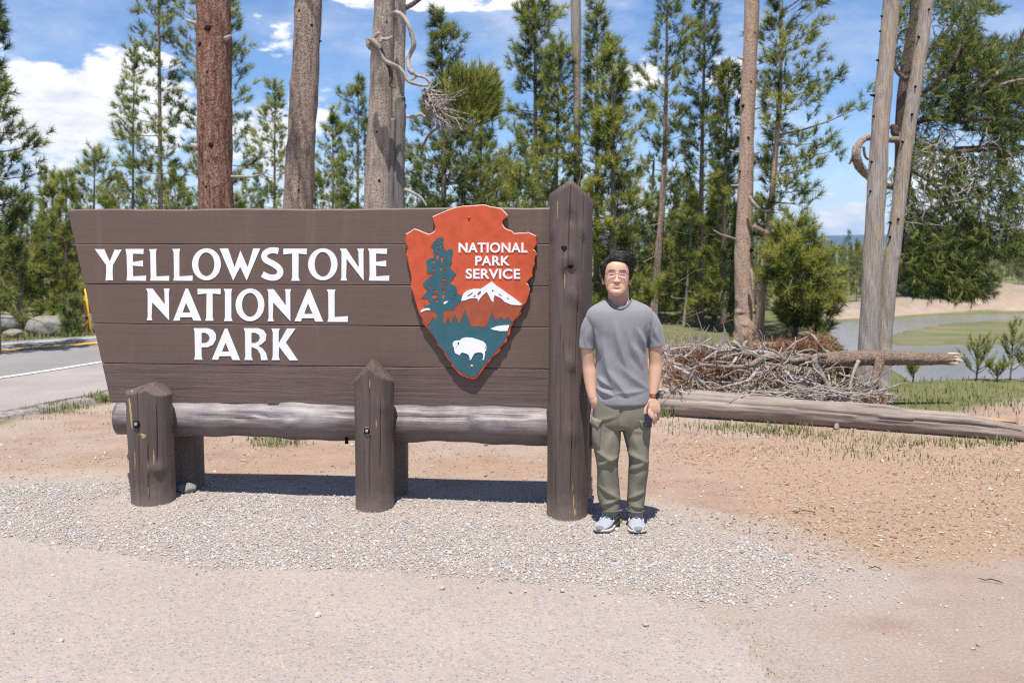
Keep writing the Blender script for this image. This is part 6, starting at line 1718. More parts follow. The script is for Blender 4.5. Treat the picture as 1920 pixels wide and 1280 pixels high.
for k in range(90):
    Y = fr.uniform(105, 260); px = fr.choice([fr.uniform(1530, 1700), fr.uniform(1660, 2050)]); X = (px - 960) / FPX * Y; z = gz(X, Y); p = protos[int(fr.integers(5))]; h0 = max(v[2] for v in p.children[0].bound_box)
    tp = fr.uniform(446, 468)
    copy_tree(p, (X, Y, z), fr.uniform(0, 6.28), max(2.0, at(px, tp, Y).z - z) / h0, *GD)

# dense pines on the bluff's slope, seen under the drooping boughs
for (lab, px, tp, half, sd) in (("dark dense pine on the bluff, seen beside the thinner snag", 1742, 402, 58, 601), ("second dense dark pine on the bluff, beside the bare gravel gully", 1806, 412, 54, 602), ("smaller dark pine on the bluff right behind the thinner snag", 1700, 455, 34, 603), ("low dark pine between two denser pines on the bluff", 1775, 470, 40, 604)):
    Y = float(np.interp(px, bluff_px, bluff_base)) + fr.uniform(5.5, 8); X = (px - 960) / FPX * Y; z = gz(X, Y)
    pyb = 640 - FPX * math.tan(math.atan((z - CAM_H) / Y) + PITCH)
    pine(lab, Y, [(px, tp), (px, (tp + pyb) / 2), (px, pyb)], [(tp + 4, px - 5, px + 5), (tp + 40, px - half * .6, px + half * .6), (tp + 85, px - half, px + half), (pyb - 6, px - half * .9, px + half * .9)], sd, "bark_dark", "needle_dark", 0.18, 0.75, 0.42, base=z, dead_low=0, gap=0.1)

# ---- saplings on the near bank
def sapling(label, px, py, tp, half, seed, mat="needle_fresh", dens=1.0, lean=0):
    Y = gnd(px, py).y
    r = empty("pine_sapling", (gnd(px, py).x, Y, gz(gnd(px, py).x, Y))); tag(r, label, "sapling")
    rng = np.random.default_rng(seed); o = r.location
    H = at(px, tp, Y).z - o.z; W = half / ppm(Y)
    st, br, cr = MB(), MB(), MB()
    P = spline([(0, 0, -0.02), (0.01 + lean * .3, 0, H * .4), (lean * .7, 0.01, H * .75), (lean, 0, H)], 4)
    st.add(*tube(P, np.linspace(0.012, 0.004, len(P)), 6)); PT, DT = [], []
    for k in range(int(9 + H * 26 * dens)):
        z = H * rng.uniform(0.12, 0.95); a = rng.uniform(0, 2 * PI); L = W * (1.1 - 0.75 * z / H) * rng.uniform(0.5, 1.1); x0 = np.interp(z, P[:, 2], P[:, 0])
        u = np.linspace(0, 1, 4); B_ = np.column_stack([x0 + math.cos(a) * L * u, math.sin(a) * L * u, z + L * (0.35 * u + 0.6 * u * u)])
        br.add(*tube(B_, np.linspace(0.006, 0.003, 4), 4, False))
        n = max(2, int(L * 22)); uu = rng.uniform(0.35, 1.0, n)
        PT.append(np.column_stack([np.interp(uu, u, B_[:, q]) for q in range(3)])); DT.append(np.column_stack([np.full(n, math.cos(a) * .6), np.full(n, math.sin(a) * .6), np.full(n, 1.0)]) + rng.normal(0, 0.15, (n, 3)))
    PT.append(np.column_stack([np.full(6, lean), np.zeros(6), H - rng.uniform(0, 0.15, 6)])); DT.append(np.column_stack([rng.normal(0, .3, 6), rng.normal(0, .3, 6), np.ones(6)]))
    Pq = np.concatenate(PT); needle_tufts(cr, Pq, np.concatenate(DT), rng.uniform(0.09, 0.15, len(Pq)), rng, 18, 0.07, (0.25, 0.8))
    st.build("trunk", M["bark_thin"], r); br.build("branches", M["bark_thin"], r); cr.build("crown", M[mat], r, smooth=False, attr="leaf")


sapling("wide young pine at the water's edge, loose upright shoots", 1830, 722, 640, 34, 701, "needle_fresh", 1.3)
sapling("taller sapling with a dark bare stem by the picture's edge", 1893, 722, 612, 26, 702, "needle", 0.9, 0.02)
sapling("tiny pine sapling in front of the river near the snags", 1711, 722, 688, 13, 703, "needle_fresh", 1.2)
sapling("low young pine between the two bigger saplings", 1868, 724, 690, 20, 704, "needle_fresh", 1.2)
sapling("sapling cut by the picture's edge", 1925, 720, 655, 22, 705, "needle", 1.0)

# ---- little white camper far off on the bluff
Yc = float(np.interp(1840, bluff_px, bluff_base)) + 13
cr_ = empty("camper", ((1840 - 960) / FPX * Yc, Yc, at(1840, 541, Yc).z - 0.05), 0.1); tag(cr_, "tiny white camper parked far off on the bluff", "camper")
M["camper"] = plain("white camper paint", (0.78, 0.76, 0.72), 0.5, 0.4, 3, 0.04, 0)
M["tyre"] = plain("black rubber", (0.02, 0.02, 0.02), 0.85, 0.2)
M["glass_dark"] = plain("dark window", (0.03, 0.035, 0.04), 0.1, 0.5, bstr=0)
w_ = 7.2 / ppm(Yc)
for x0, x1, h_ in ((-w_, -0.012, 15.5), (0.012, w_, 15.0)):
    bm = bmesh.new(); bmesh.ops.create_cube(bm, size=1); bmesh.ops.bevel(bm, geom=bm.edges[:], offset=0.10, segments=2, affect="EDGES"); me = bpy.data.meshes.new("body"); bm.to_mesh(me); bm.free()
    hh_ = h_ * Yc / FPX * 0.62; me.transform(Matrix.Translation(((x0 + x1) / 2, 0, 0.16 + hh_ / 2)) @ Matrix.Diagonal((x1 - x0, 0.42, hh_, 1))); link("body", me, M["camper"], cr_)
for x in (-0.6 * w_, 0.6 * w_):
    mb = MB(); mb.add(*tube([(x, -0.20, 0.10), (x, -0.14, 0.10)], [0.10, 0.10], 14)); mb.build("wheel", M["tyre"], cr_)

# ================================================================== fallen timber
M["log"] = wood_paint("weathered fallen log", (0.25, 0.20, 0.165), (0.39, 0.33, 0.285), (0.075, 0.055, 0.045), "x", rough=0.9, flake=(0.45, 0.28, 0.14), bscale=2.2, grain=0.8)
M["log_end"] = wood_paint("rotten orange heartwood", (0.40, 0.24, 0.12), (0.52, 0.36, 0.22), (0.18, 0.10, 0.05), "x", rough=0.95, bscale=2.0)
fl = np.random.default_rng(801)
A_, B_ = at(1195, 762, 10.35), at(1990, 822, 8.62)
ax = (B_ - A_); Lg = math.hypot(ax.x, ax.y)
root = empty("fallen_log", (A_.x, A_.y, 0), math.atan2(ax.y, ax.x)); tag(root, "long weathered grey log lying across the ground before the brush", "log")
rings = []; ph = fl.uniform(0, 6, 8)
for i in range(130):
    t = i / 129; s_ = Lg * t
    r_ = 0.150 - 0.028 * t - 0.05 * smooth01((t - 0.80) / 0.2)
    ring = []
    for k in range(84):
        a = 2 * PI * k / 84
        rr_ = r_ * (1 + 0.05 * math.sin(2 * a + ph[0] + s_) + 0.03 * math.sin(3 * a + ph[1] + 2.2 * s_) + 0.02 * math.sin(6 * a + ph[2] + 1.1 * s_) + 0.012 * math.sin(11 * a + 0.7 * s_))
        rr_ += 0.014 * noise.noise(Vector((s_ * 1.5, math.cos(a) * 1.5, math.sin(a) * 1.5))) + 0.006 * noise.noise(Vector((s_ * 4, math.cos(a) * 5, math.sin(a) * 5)))
        for ca_, sa_, sb_ in ((1.75, 0.2, 1.6), (2.75, 0.0, 2.4), (1.9, 1.4, 2.6), (2.9, 2.2, 3.6), (2.4, 2.6, 4.2)):
            dq = abs(((a - ca_ - 0.06 * math.sin(2.3 * s_ + ca_) + PI) % (2 * PI)) - PI)
            if dq < 0.075 and sa_ < s_ < sb_: rr_ -= 0.014
        da = abs(((a - 2.25 + 0.10 * s_ - 0.05 * math.sin(3 * s_) + PI) % (2 * PI)) - PI)
        if da < 0.075: rr_ -= 0.018
        if t > 0.62 and 1.0 < a < 2.3: rr_ -= 0.05 * smooth01((t - 0.62) / 0.1) * math.sin((a - 1.0) / 1.3 * PI)
        ring.append((s_, rr_ * math.cos(a), r_ * 0.86 + rr_ * math.sin(a)))
    rings.append(ring)
mb = MB(); mb.add(*loft(np.array(rings))); mb.build("log_body", M["log"], root)
mb = MB()
for k in range(26):
    s0_ = Lg * fl.uniform(0.63, 0.98); a = fl.uniform(1.1, 2.35); ln = fl.uniform(0.15, 0.6); r_ = 0.135 - 0.028 * s0_ / Lg - 0.05 * smooth01((s0_ / Lg - 0.8) / 0.2)
    f = lambda s, q: (s, (r_ * q) * math.cos(a), r_ * 0.86 + (r_ * q) * math.sin(a))
    mb.add(*tube([f(s0_, .72), f(s0_ + ln * .5, .80), f(min(Lg, s0_ + ln), .76)], [0.012, 0.018, 0.006], 5, True, 0.1, fl))
o = mb.build("rotten_wood", M["log_end"], root)
mb = MB(); mb.add(*tube([(Lg * 0.52, -0.10, 0.05), (Lg * 0.52, -0.17, 0.02), (Lg * 0.523, -0.21, 0.03)], [0.028, 0.022, 0.018], 8)); mb.build("stub", M["log"], root)

# the fallen pine: trunk with its crown of dead twigs, propped on its own branches
YF = 10.7
fp = empty("fallen_pine", (at(1560, 670, YF).x, YF, 0)); tag(fp, "fallen pine with broken trunk end and a tangle of grey branches", "fallen tree")
of = fp.location
F = lambda px, py, d=0.0: np.array((at(px, py, YF + d) - of)[:])
M["bark_fallen"] = bark("fallen pine bark", (0.08, 0.055, 0.042), (0.30, 0.215, 0.165), (0.46, 0.355, 0.28), 1.0, 0.5, 1.0, 1.0, (0.33, 0.22, 0.15))
tr = spline([F(1788, 673), F(1720, 672), F(1650, 670), F(1600, 672), F(1560, 675), F(1520, 676, .1), F(1470, 672, .2), F(1420, 668, .3), F(1360, 664, .4), F(1290, 668, .5)], 8)
rad = np.interp(np.linspace(0, 1, len(tr)), [0, 0.14, 0.3, 0.42, 0.55, 0.7, 1], np.array([10.5, 13, 15, 16, 13, 10, 4]) / ppm(YF))
mb = MB(); mb.add(*tube(tr, rad, 20, True, 0.05, fl)); mb.build("trunk", M["bark_fallen"], fp)
M["splinter"] = wood_paint("pale splintered wood", (0.55, 0.44, 0.32), (0.68, 0.58, 0.46), (0.28, 0.20, 0.13), "x", rough=0.9)
mb = MB()
for k in range(26):
    a = fl.uniform(0, 2 * PI); r_ = 11 / ppm(YF) * math.sqrt(fl.uniform(0.05, 1)); p = F(1786, 673) + np.array([0, r_ * math.cos(a), r_ * math.sin(a)])
    mb.add(*tube([p - (0.06, 0, 0), p + (0.02, fl.normal(0, .006), fl.normal(0, .006)), p + (fl.uniform(0.03, 0.11), fl.normal(0, .012), fl.normal(0, .012))], [0.014, 0.011, 0.002], 5))
mb.build("splintered_end", M["splinter"], fp, smooth=False)


def fl_branch(line, w, d=None, mat="bark_thin", name="branch", n=8):
    d = d or [0] * len(line)
    P = spline([F(x, y, q) for (x, y), q in zip(line, d)], 6); W = spline(np.asarray(w, float)[:, None], 6)[:, 0] / 2 / ppm(YF)
    mb = MB(); mb.add(*tube(P, np.maximum(W, 0.003), n, True, 0.05, fl)); return mb.build(name, M[mat], fp)


fl_branch([(1648, 676), (1646, 692), (1640, 710), (1635, 730), (1636, 765)], [22, 16, 14, 14, 12], [-.05, -.1, -.15, -.2, -.3], "bark_fallen")
fl_branch([(1548, 668), (1530, 668), (1528, 680), (1540, 700), (1552, 722), (1565, 745)], [9, 12, 10, 9, 7, 4], [-.1, -.25, -.35, -.4, -.5, -.6])
fl_branch([(1505, 674), (1480, 676), (1440, 668), (1405, 685), (1370, 688), (1310, 683)], [12, 11, 12, 10, 7, 4], [-.1, -.2, -.3, -.4, -.5, -.6])
fl_branch([(1450, 665), (1420, 660), (1395, 664), (1382, 645), (1376, 642), (1390, 652)], [10, 9, 9, 9, 6, 4], [0, -.1, -.2, -.25, -.3, -.3], "dead_grey")
fl_branch([(1398, 664), (1370, 652), (1345, 656), (1320, 648), (1290, 645)], [8, 7, 7, 5, 3], [-.1, -.1, -.2, -.2, -.3], "dead_grey")
fl_branch([(1432, 682), (1415, 700), (1400, 715), (1370, 722), (1345, 728)], [8, 7, 7, 5, 3], [-.3, -.4, -.5, -.5, -.6], "dead_grey")
fl_branch([(1246, 660), (1258, 682), (1280, 695), (1305, 708), (1330, 728), (1355, 745)], [4, 5, 6, 6, 5, 4], [-.5, -.5, -.55, -.6, -.6, -.6], "dead_grey")
fl_branch([(1478, 682), (1472, 700), (1482, 705), (1510, 715), (1535, 722), (1570, 735)], [7, 7, 8, 7, 6, 4], [-.2, -.3, -.35, -.4, -.4, -.5], "dead_grey")
fl_branch([(1400, 640), (1386, 660), (1378, 675), (1368, 690)], [7, 7, 6, 4], [-.1, -.2, -.3, -.4], "dead_grey")
fl_branch([(1610, 676), (1600, 700), (1594, 722), (1590, 740)], [8, 6, 5, 4], [-.1, -.15, -.2, -.2], "dead_grey")
fl_branch([(1585, 676), (1590, 690), (1580, 705), (1565, 700)], [12, 12, 9, 5], [.1, .2, .3, .3], "bark_dark")
fl_branch([(1558, 664), (1545, 655), (1536, 645), (1525, 630), (1510, 622)], [7, 6, 5, 5, 3], [.1, .15, .2, .3, .4], "dead_grey")
fl_branch([(1512, 706), (1540, 716), (1560, 730), (1600, 735), (1640, 720)], [6, 7, 7, 9, 6], [-.3, -.4, -.5, -.5, -.4], "bark_dark")
fl_branch([(1300, 690), (1330, 668), (1350, 658), (1380, 656)], [3, 5, 6, 6], [-.4, -.3, -.3, -.2], "dead_grey")
# the tangle
mbt = MB(); tg = np.random.default_rng(811)
top_y = lambda x: float(np.interp(x, [1235, 1270, 1320, 1400, 1460, 1530, 1560, 1610, 1640, 1665], [655, 645, 642, 648, 660, 672, 690, 715, 722, 735]))
for k in range(620):
    x = 1238 + 425 * tg.uniform(0, 1) ** 0.95; lo = min(770, 745 + (x - 1240) * 0.075); y = tg.uniform(top_y(x), lo); d = tg.uniform(-0.75, 0.55)
    ln = tg.uniform(14, 70) * (1.0 if tg.uniform() < .8 else 1.5); a = tg.normal(0.15, 0.7) if tg.uniform() < .6 else tg.uniform(0, PI)
    cv = tg.normal(0, 0.35); pts = []
    px, py = x, y
    for q in range(5):
        pts.append(F(px, min(py, lo + 4), d)); px += ln / 4 * math.cos(a); py += ln / 4 * math.sin(a); a += cv + tg.normal(0, 0.22); d += tg.normal(0, 0.05)
    r0_ = tg.choice([0.005, 0.008, 0.012], p=[0.5, 0.35, 0.15]); P = spline(pts, 2)
    mbt.add(*tube(P, np.linspace(r0_, r0_ * 0.4, len(P)), 5, False))
for k in range(90):       # upright twigs sticking out of the top
    x = tg.uniform(1240, 1440); y = top_y(x) + tg.uniform(0, 20); d = tg.uniform(-.6, .5); h_ = tg.uniform(10, 40); s_ = tg.normal(0, 12)
    P = spline([F(x, y, d), F(x + s_ * .4 + tg.normal(0, 3), y - h_ * .5, d), F(x + s_, y - h_ * (0.9 if k % 5 else 1.6), d)], 3); mbt.add(*tube(P, np.linspace(0.006, 0.0025, len(P)), 4, False))
for k in range(110):      # fan of grey twigs spilling over the log
    x0 = tg.uniform(1440, 1600); y0 = tg.uniform(735, 760); s_ = tg.uniform(30, 110); dirx = -1 if tg.uniform() < .5 else 1; d = tg.uniform(-.9, -.35)
    P = spline([F(x0, y0, d), F(x0 + dirx * s_ * .5, y0 - tg.uniform(-4, 16), d - .03), F(x0 + dirx * s_, min(768, y0 + tg.uniform(-28, 18)), d - .05)], 3); mbt.add(*tube(P, np.linspace(0.009, 0.003, len(P)), 5, False))
for k in range(8):        # thin twigs hanging over the log's face
    x0 = 1455 + 5 * k + tg.normal(0, 3); P = spline([F(x0 + 14, 752, -.85), F(x0 + 4, 768, -.98), F(x0 - 4 + tg.normal(0, 4), 785 + tg.uniform(-4, 6), -1.08)], 4); mbt.add(*tube(P, np.linspace(0.006, 0.003, len(P)), 4, False))
o2 = mbt.build("twigs", M["dead_grey"], fp); o2["kind"] = "stuff"
mbf = MB(); PT, DT = [], []
for (cx_, cy_, rx_, ry_, n_, d_) in ((1500, 652, 70, 12, 260, .5), (1520, 640, 24, 10, 60, .5), (1355, 690, 40, 24, 200, .1), (1310, 670, 40, 24, 160, .2), (1490, 725, 36, 18, 130, .2), (1440, 730, 40, 22, 110, .3), (1290, 715, 40, 24, 120, .2), (1565, 700, 34, 20, 100, .4), (1400, 645, 30, 8, 60, .4), (1640, 755, 24, 16, 60, -.3), (1270, 690, 30, 30, 80, .3), (1340, 720, 60, 20, 90, .4), (1450, 700, 60, 30, 120, .5), (1600, 745, 40, 14, 60, .2)):
    a = tg.uniform(0, 2 * PI, n_); rr = np.sqrt(tg.uniform(0, 1, n_)); PT.append(np.array([F(x, y, d) for x, y, d in zip(cx_ + rx_ * rr * np.cos(a), cy_ + ry_ * rr * np.sin(a), d_ + tg.normal(0, .25, n_))])); DT.append(tg.normal(0, 1, (n_, 3)) + (0, 0, .2))
Pq = np.concatenate(PT); needle_tufts(mbf, Pq, np.concatenate(DT), tg.uniform(0.07, 0.13, len(Pq)), tg, 18, 0.06, (0.3, 0.9))
mbf.build("dead_needles", M["needle_red"], fp, smooth=False, attr="leaf")
# a second grey trunk lying behind the tangle
A2, B2 = at(1225, 655, 13.4), at(1530, 652, 12.6)
mb = MB(); mb.add(*tube(spline([A2[:], ((A2 + B2) / 2 + Vector((0, 0, -0.02)))[:], B2[:]], 8), np.linspace(0.07, 0.10, 17), 12, True, 0.05, fl))
o = mb.build("fallen_log", M["log"]); tag(o, "thin grey log lying flat behind the tangle of branches", "log")

# ================================================================== the person
YP = 6.03
per = empty("person", gnd(1163, 986)); per.location.z = gz(per.location.x, per.location.y)
tag(per, "standing man in grey T-shirt and olive cargo trousers beside the sign's tall post", "person")
op = np.array(per.location[:])
PP = lambda px, py, d=0.0: np.array(at(px, py, YP + d)[:]) - op      # d > 0 is away from the viewer
KP = ppm(YP)


def remesh(parts, voxel, it=4, fac=0.5):
    mb = MB()
    for p in parts: mb.add(*p)
    me = mb.mesh("tmp")
    ob = bpy.data.objects.new("tmp", me); C.objects.link(ob)
    m_ = ob.modifiers.new("r", "REMESH"); m_.mode = "VOXEL"; m_.voxel_size = voxel
    if it:
        s_ = ob.modifiers.new("s", "SMOOTH"); s_.iterations = it; s_.factor = fac
    dg = bpy.context.evaluated_depsgraph_get(); dg.update()
    out = bpy.data.meshes.new_from_object(ob.evaluated_get(dg)); bpy.data.objects.remove(ob); bpy.data.meshes.remove(me)
    for p in out.polygons: p.use_smooth = True
    return out


def get_co(me):
    a = np.empty(len(me.vertices) * 3, np.float32); me.vertices.foreach_get("co", a); return a.reshape(-1, 3).astype(float)


def get_no(me):
    a = np.empty(len(me.vertices) * 3, np.float32); me.vertex_normals.foreach_get("vector", a); return a.reshape(-1, 3).astype(float)


def set_co(me, co): me.vertices.foreach_set("co", co.astype(np.float32).ravel()); me.update()


def to_px(co):
    """person-local points -> photograph pixels"""
    P = co + op
    x, y, z = P[:, 0], P[:, 1], P[:, 2] - CAM_H
    dep = y * CP - z * SP; up = y * SP + z * CP
    return np.column_stack([960 + FPX * x / dep, 640 - FPX * up / dep])


def oval(c, rx, ry, n=32, pw=2.3, u=(1, 0, 0), v=(0, 1, 0), back=None):
    """superellipse ring round c; ry towards the viewer, back (if given) away from it"""
    u, v = np.asarray(u, float), np.asarray(v, float)
    a = np.arange(n) * 2 * PI / n
    ca, sa = np.cos(a), np.sin(a)
    X = np.sign(ca) * np.abs(ca) ** (2 / pw) * rx
    Yr = np.sign(sa) * np.abs(sa) ** (2 / pw)
    Yy = np.where(Yr < 0, Yr * ry, Yr * (ry if back is None else back))
    return np.asarray(c) + X[:, None] * u + Yy[:, None] * v


def horiz(rows, n=36, pw=2.3, k=5):
    """loft of horizontal rings: rows of (py, left px, right px, front depth, back depth, depth offset)"""
    S_ = spline(np.asarray(rows, float), k)
    rings = []
    for py, l, r, f, b_, d in S_:
        c_ = PP((l + r) / 2, py, d); rx = (r - l) / 2 / KP
        rings.append(oval(c_, rx, f, n, pw, back=b_))
    return loft(rings[::-1])


def limb_px(line, n=20, k=6, flat=1.0):
    """tapering limb: line of (px, py, depth, radius in metres)"""
    S_ = spline(np.asarray(line, float), k)
    return tube(np.array([PP(a, b_, d) for a, b_, d, r in S_]), S_[:, 3], n, True, flat=flat)


# ---------------------------------------------------------------- head
HC = PP(1156.5, 518.2, 0.02)                 # between the eyes' height and the skull's middle
HYAW, HPITCH, HROLL = R(-5), R(10), R(1.5)
HM = Matrix.Rotation(HYAW, 3, "Z") @ Matrix.Rotation(-HPITCH, 3, "X") @ Matrix.Rotation(HROLL, 3, "Y")
HMn = np.array(HM)
HS = 0.985


HW = np.array([1.055, 1.0, 1.03]) * HS


def h2p(L): return np.asarray(L) * HW @ HMn.T + HC          # head-local (x right, y back, z up) -> person
def p2h(Pt): return ((np.asarray(Pt) - HC) @ HMn) / HW


HEAD = np.array([  # z, half width, front, back
    (-0.127, 0.012, 0.084, -0.055), (-0.121, 0.026, 0.0945, -0.035), (-0.110, 0.040, 0.0985, -0.016), (-0.093, 0.0525, 0.0968, 0.012), (-0.072, 0.0610, 0.0942, 0.045),
    (-0.050, 0.0660, 0.0915, 0.070), (-0.025, 0.0700, 0.0885, 0.084), (0.000, 0.0725, 0.0880, 0.092), (0.030, 0.0740, 0.0905, 0.097), (0.058, 0.0730, 0.0870, 0.095),
    (0.082, 0.0665, 0.0740, 0.086), (0.100, 0.0540, 0.0530, 0.068), (0.112, 0.0350, 0.0280, 0.042), (0.117, 0.010, 0.006, 0.012)])


def head_surface(z, a):
    """point of the bare skull at height z and angle a (0 = straight ahead, + to the viewer's right)"""
    w = np.interp(z, HEAD[:, 0], HEAD[:, 1]); f = np.interp(z, HEAD[:, 0], HEAD[:, 2]); b_ = np.interp(z, HEAD[:, 0], HEAD[:, 3])
    cy = (b_ - f) / 2; ry = (b_ + f) / 2
    sa, ca = np.sin(a), np.cos(a)
    pw = 2.25
    x = np.sign(sa) * np.abs(sa) ** (2 / pw) * w
    y = cy - np.sign(ca) * np.abs(ca) ** (2 / pw) * ry
    return x, y


NZ, NA = 170, 220
zz = spline(HEAD, 14)
zi = np.linspace(0, 1, NZ)
HS_ = np.stack([np.interp(zi, np.linspace(0, 1, len(zz)), zz[:, k]) for k in range(4)], 1)
HEAD = HS_
aa = np.linspace(-PI, PI, NA, endpoint=False)
aa = np.sign(aa) * PI * (np.abs(aa) / PI) ** 1.35           # more columns on the face
Zg, Ag = np.meshgrid(HS_[:, 0], aa, indexing="ij")
X, Yh = np.zeros_like(Zg), np.zeros_like(Zg)
for i in range(NZ): X[i], Yh[i] = head_surface(HS_[i, 0], aa)
front = smooth01((np.cos(Ag) - 0.05) / 0.5)


def G(x0, z0, sx_, sz_): return np.exp(-((X - x0) / sx_) ** 2 - ((Zg - z0) / sz_) ** 2)


fwd = np.zeros_like(Zg)
# nose: bridge to tip
nz_ = np.clip((0.008 - Zg) / 0.052, 0, 1)
prof_n = np.where((Zg < 0.014) & (Zg > -0.058), 0.0050 + 0.0175 * smooth01(nz_) ** 1.2, 0) * smooth01((Zg + 0.0565) / 0.0095) * smooth01((0.016 - Zg) / 0.012)
fwd += prof_n * np.exp(-(X / (0.0085 + 0.0065 * nz_)) ** 2)
for s in (-1, 1):
    fwd += 0.0075 * G(s * 0.0145, -0.044, 0.0070, 0.0085)          # nostril wings
    fwd -= 0.0095 * G(s * 0.031, 0.002, 0.0175, 0.0115)            # eye sockets
    fwd += 0.0075 * G(s * 0.031, 0.0005, 0.0140, 0.0085)           # eyeball under the lids
    fwd -= 0.0022 * G(s * 0.031, -0.0035, 0.0130, 0.0016)          # slit of the nearly closed eye
    fwd += 0.0026 * G(s * 0.030, 0.0200, 0.0190, 0.0065)           # brow
    fwd += 0.0040 * G(s * 0.044, -0.028, 0.018, 0.016)             # cheekbone
    fwd -= 0.0020 * G(s * 0.030, -0.055, 0.007, 0.018)             # fold beside the mouth
    fwd += 0.0012 * G(s * 0.027, -0.071, 0.006, 0.006)
fwd += 0.0060 * G(0, -0.071, 0.024, 0.016)                         # mouth mound
fwd += 0.0030 * G(0, -0.0665, 0.0215, 0.0040) + 0.0040 * G(0, -0.0775, 0.0190, 0.0046)
fwd -= 0.0040 * G(0, -0.0715, 0.0265, 0.0015)
fwd -= 0.0018 * G(0, -0.059, 0.0035, 0.006)
fwd -= 0.0045 * G(0, -0.0885, 0.018, 0.0050)
fwd += 0.0050 * G(0, -0.106, 0.017, 0.011)
Yh = Yh - fwd * front
rings = np.stack([X, Yh, Zg], -1)
rings_p = h2p(rings.reshape(-1, 3)).reshape(NZ, NA, 3)
headmesh = loft(rings_p)
ears = []
for s in (-1, 1):
    er = []
    for t in np.linspace(0, 1, 14):
        a = -0.55 * PI + t * 1.32 * PI
        er.append((s * (0.0745 + 0.009 * math.sin(PI * t)), 0.018 - 0.012 * math.cos(a) * 0.9, -0.012 + 0.029 * math.sin(a) - 0.004))
    ears.append(tube(h2p(spline(er, 2)), np.interp(np.linspace(0, 1, 27), [0, .1, .5, .9, 1], [0.0065, 0.006, 0.0048, 0.0040, 0.003]), 8))
    ears.append(loft([h2p(oval((s * (0.071 + dx), 0.020, -0.014), 0.0125 * q, 0.024 * q, 16, 2.0, (0, 1, 0), (0, 0, 1))) for dx, q in ((-0.006, 0.8), (0.004, 1.0), (0.0075, 0.85))][::s]))
    ears.append(tube(h2p(np.array([(s * 0.072, 0.010, -0.035), (s * 0.0755, 0.011, -0.040), (s * 0.075, 0.012, -0.046)])), [0.007, 0.0072, 0.004], 8))

# neck, shoulders, arms
neck = horiz([(535, 1140, 1178, 0.048, 0.055, 0.062), (552, 1139.5, 1179.5, 0.054, 0.058, 0.058), (563, 1138.5, 1181, 0.057, 0.062, 0.05), (572, 1134, 1186, 0.068, 0.072, 0.04), (584, 1122, 1198, 0.075, 0.085, 0.035), (596, 1108, 1218, 0.085, 0.095, 0.03)], 32, 2.1)
chest = horiz([(590, 1114, 1212, 0.080, 0.09, 0.03), (612, 1116, 1212, 0.096, 0.103, 0.03), (645, 1123, 1206, 0.098, 0.098, 0.03), (700, 1122, 1209, 0.095, 0.095, 0.03), (750, 1119, 1212, 0.095, 0.095, 0.03)], 32)
arm_l = limb_px([(1110, 604, .03, .045), (1103, 630, .03, .041), (1102, 655, .03, .040), (1103.5, 682, .04, .0395), (1106, 700, .035, .042), (1108, 722, .02, .037), (1111, 742, .0, .029), (1114, 750, .0, .028)])
hand_l = limb_px([(1111, 743, .0, .028), (1115.5, 753, .0, .031), (1122, 764, .015, .033), (1128, 776, .02, .028)])
arm_r = limb_px([(1220, 604, .03, .045), (1226, 630, .03, .044), (1228.5, 655, .03, .042), (1229, 680, .035, .0405), (1228.5, 695, .03, .0415), (1227, 715, .015, .036), (1225, 733, .0, .0285), (1224.5, 743, -.005, .0265)])
# right-hand side hand, five fingers closing on the phone
palm = loft([oval(PP(px, py, d), rx, ry, 24, 2.4) for px, py, d, rx, ry in ((1224.5, 741, -.005, .026, .021), (1224.5, 747, -.010, .029, .020), (1225, 753, -.015, .035, .019), (1225.5, 760, -.020, .040, .018), (1226, 767, -.022, .041, .017), (1226.5, 773, -.022, .037, .014))][::-1])
fing = []
for ln in ([(1218, 768, -.030, .0100), (1217.5, 776, -.040, .0095), (1220.5, 784, -.034, .0088), (1224, 790, -.016, .0078)],
           [(1222.5, 770, -.027, .0102), (1223.0, 780, -.036, .0097), (1225.0, 789, -.028, .0090), (1226.5, 794.5, -.010, .0078)],
           [(1228.0, 770, -.022, .0100), (1229.5, 780, -.028, .0094), (1230.0, 788, -.018, .0087), (1229.5, 792, .000, .0075)],
           [(1233.2, 768, -.014, .0090), (1235.0, 776, -.016, .0084), (1235.0, 783, -.006, .0078), (1233.5, 787, .008, .0068)],
           [(1216, 750, -.020, .0125), (1211.5, 759, -.036, .0120), (1209.0, 768, -.050, .0108), (1208.8, 776, -.056, .0088)]):
    fing.append(limb_px(ln, 12, 5))
body_me = remesh([headmesh, neck, chest, arm_l, hand_l, arm_r, palm] + ears + fing, 0.0026, 2, 0.45)
co = get_co(body_me)
# colour by place: lips, brows, lashes, cheeks and knuckles
hl = p2h(co)
fr_ = smooth01((-hl[:, 1] - 0.02) / 0.04) * (np.abs(hl[:, 0]) < 0.08)
gx_ = lambda x0, z0, sx_, sz_: np.exp(-((hl[:, 0] - x0) / sx_) ** 2 - ((hl[:, 2] - z0) / sz_) ** 2) * fr_
skin = np.tile(np.array([0.585, 0.355, 0.245]), (len(co), 1))


def blend(mask, col):
    global skin
    skin = skin * (1 - mask[:, None]) + np.array(col) * mask[:, None]


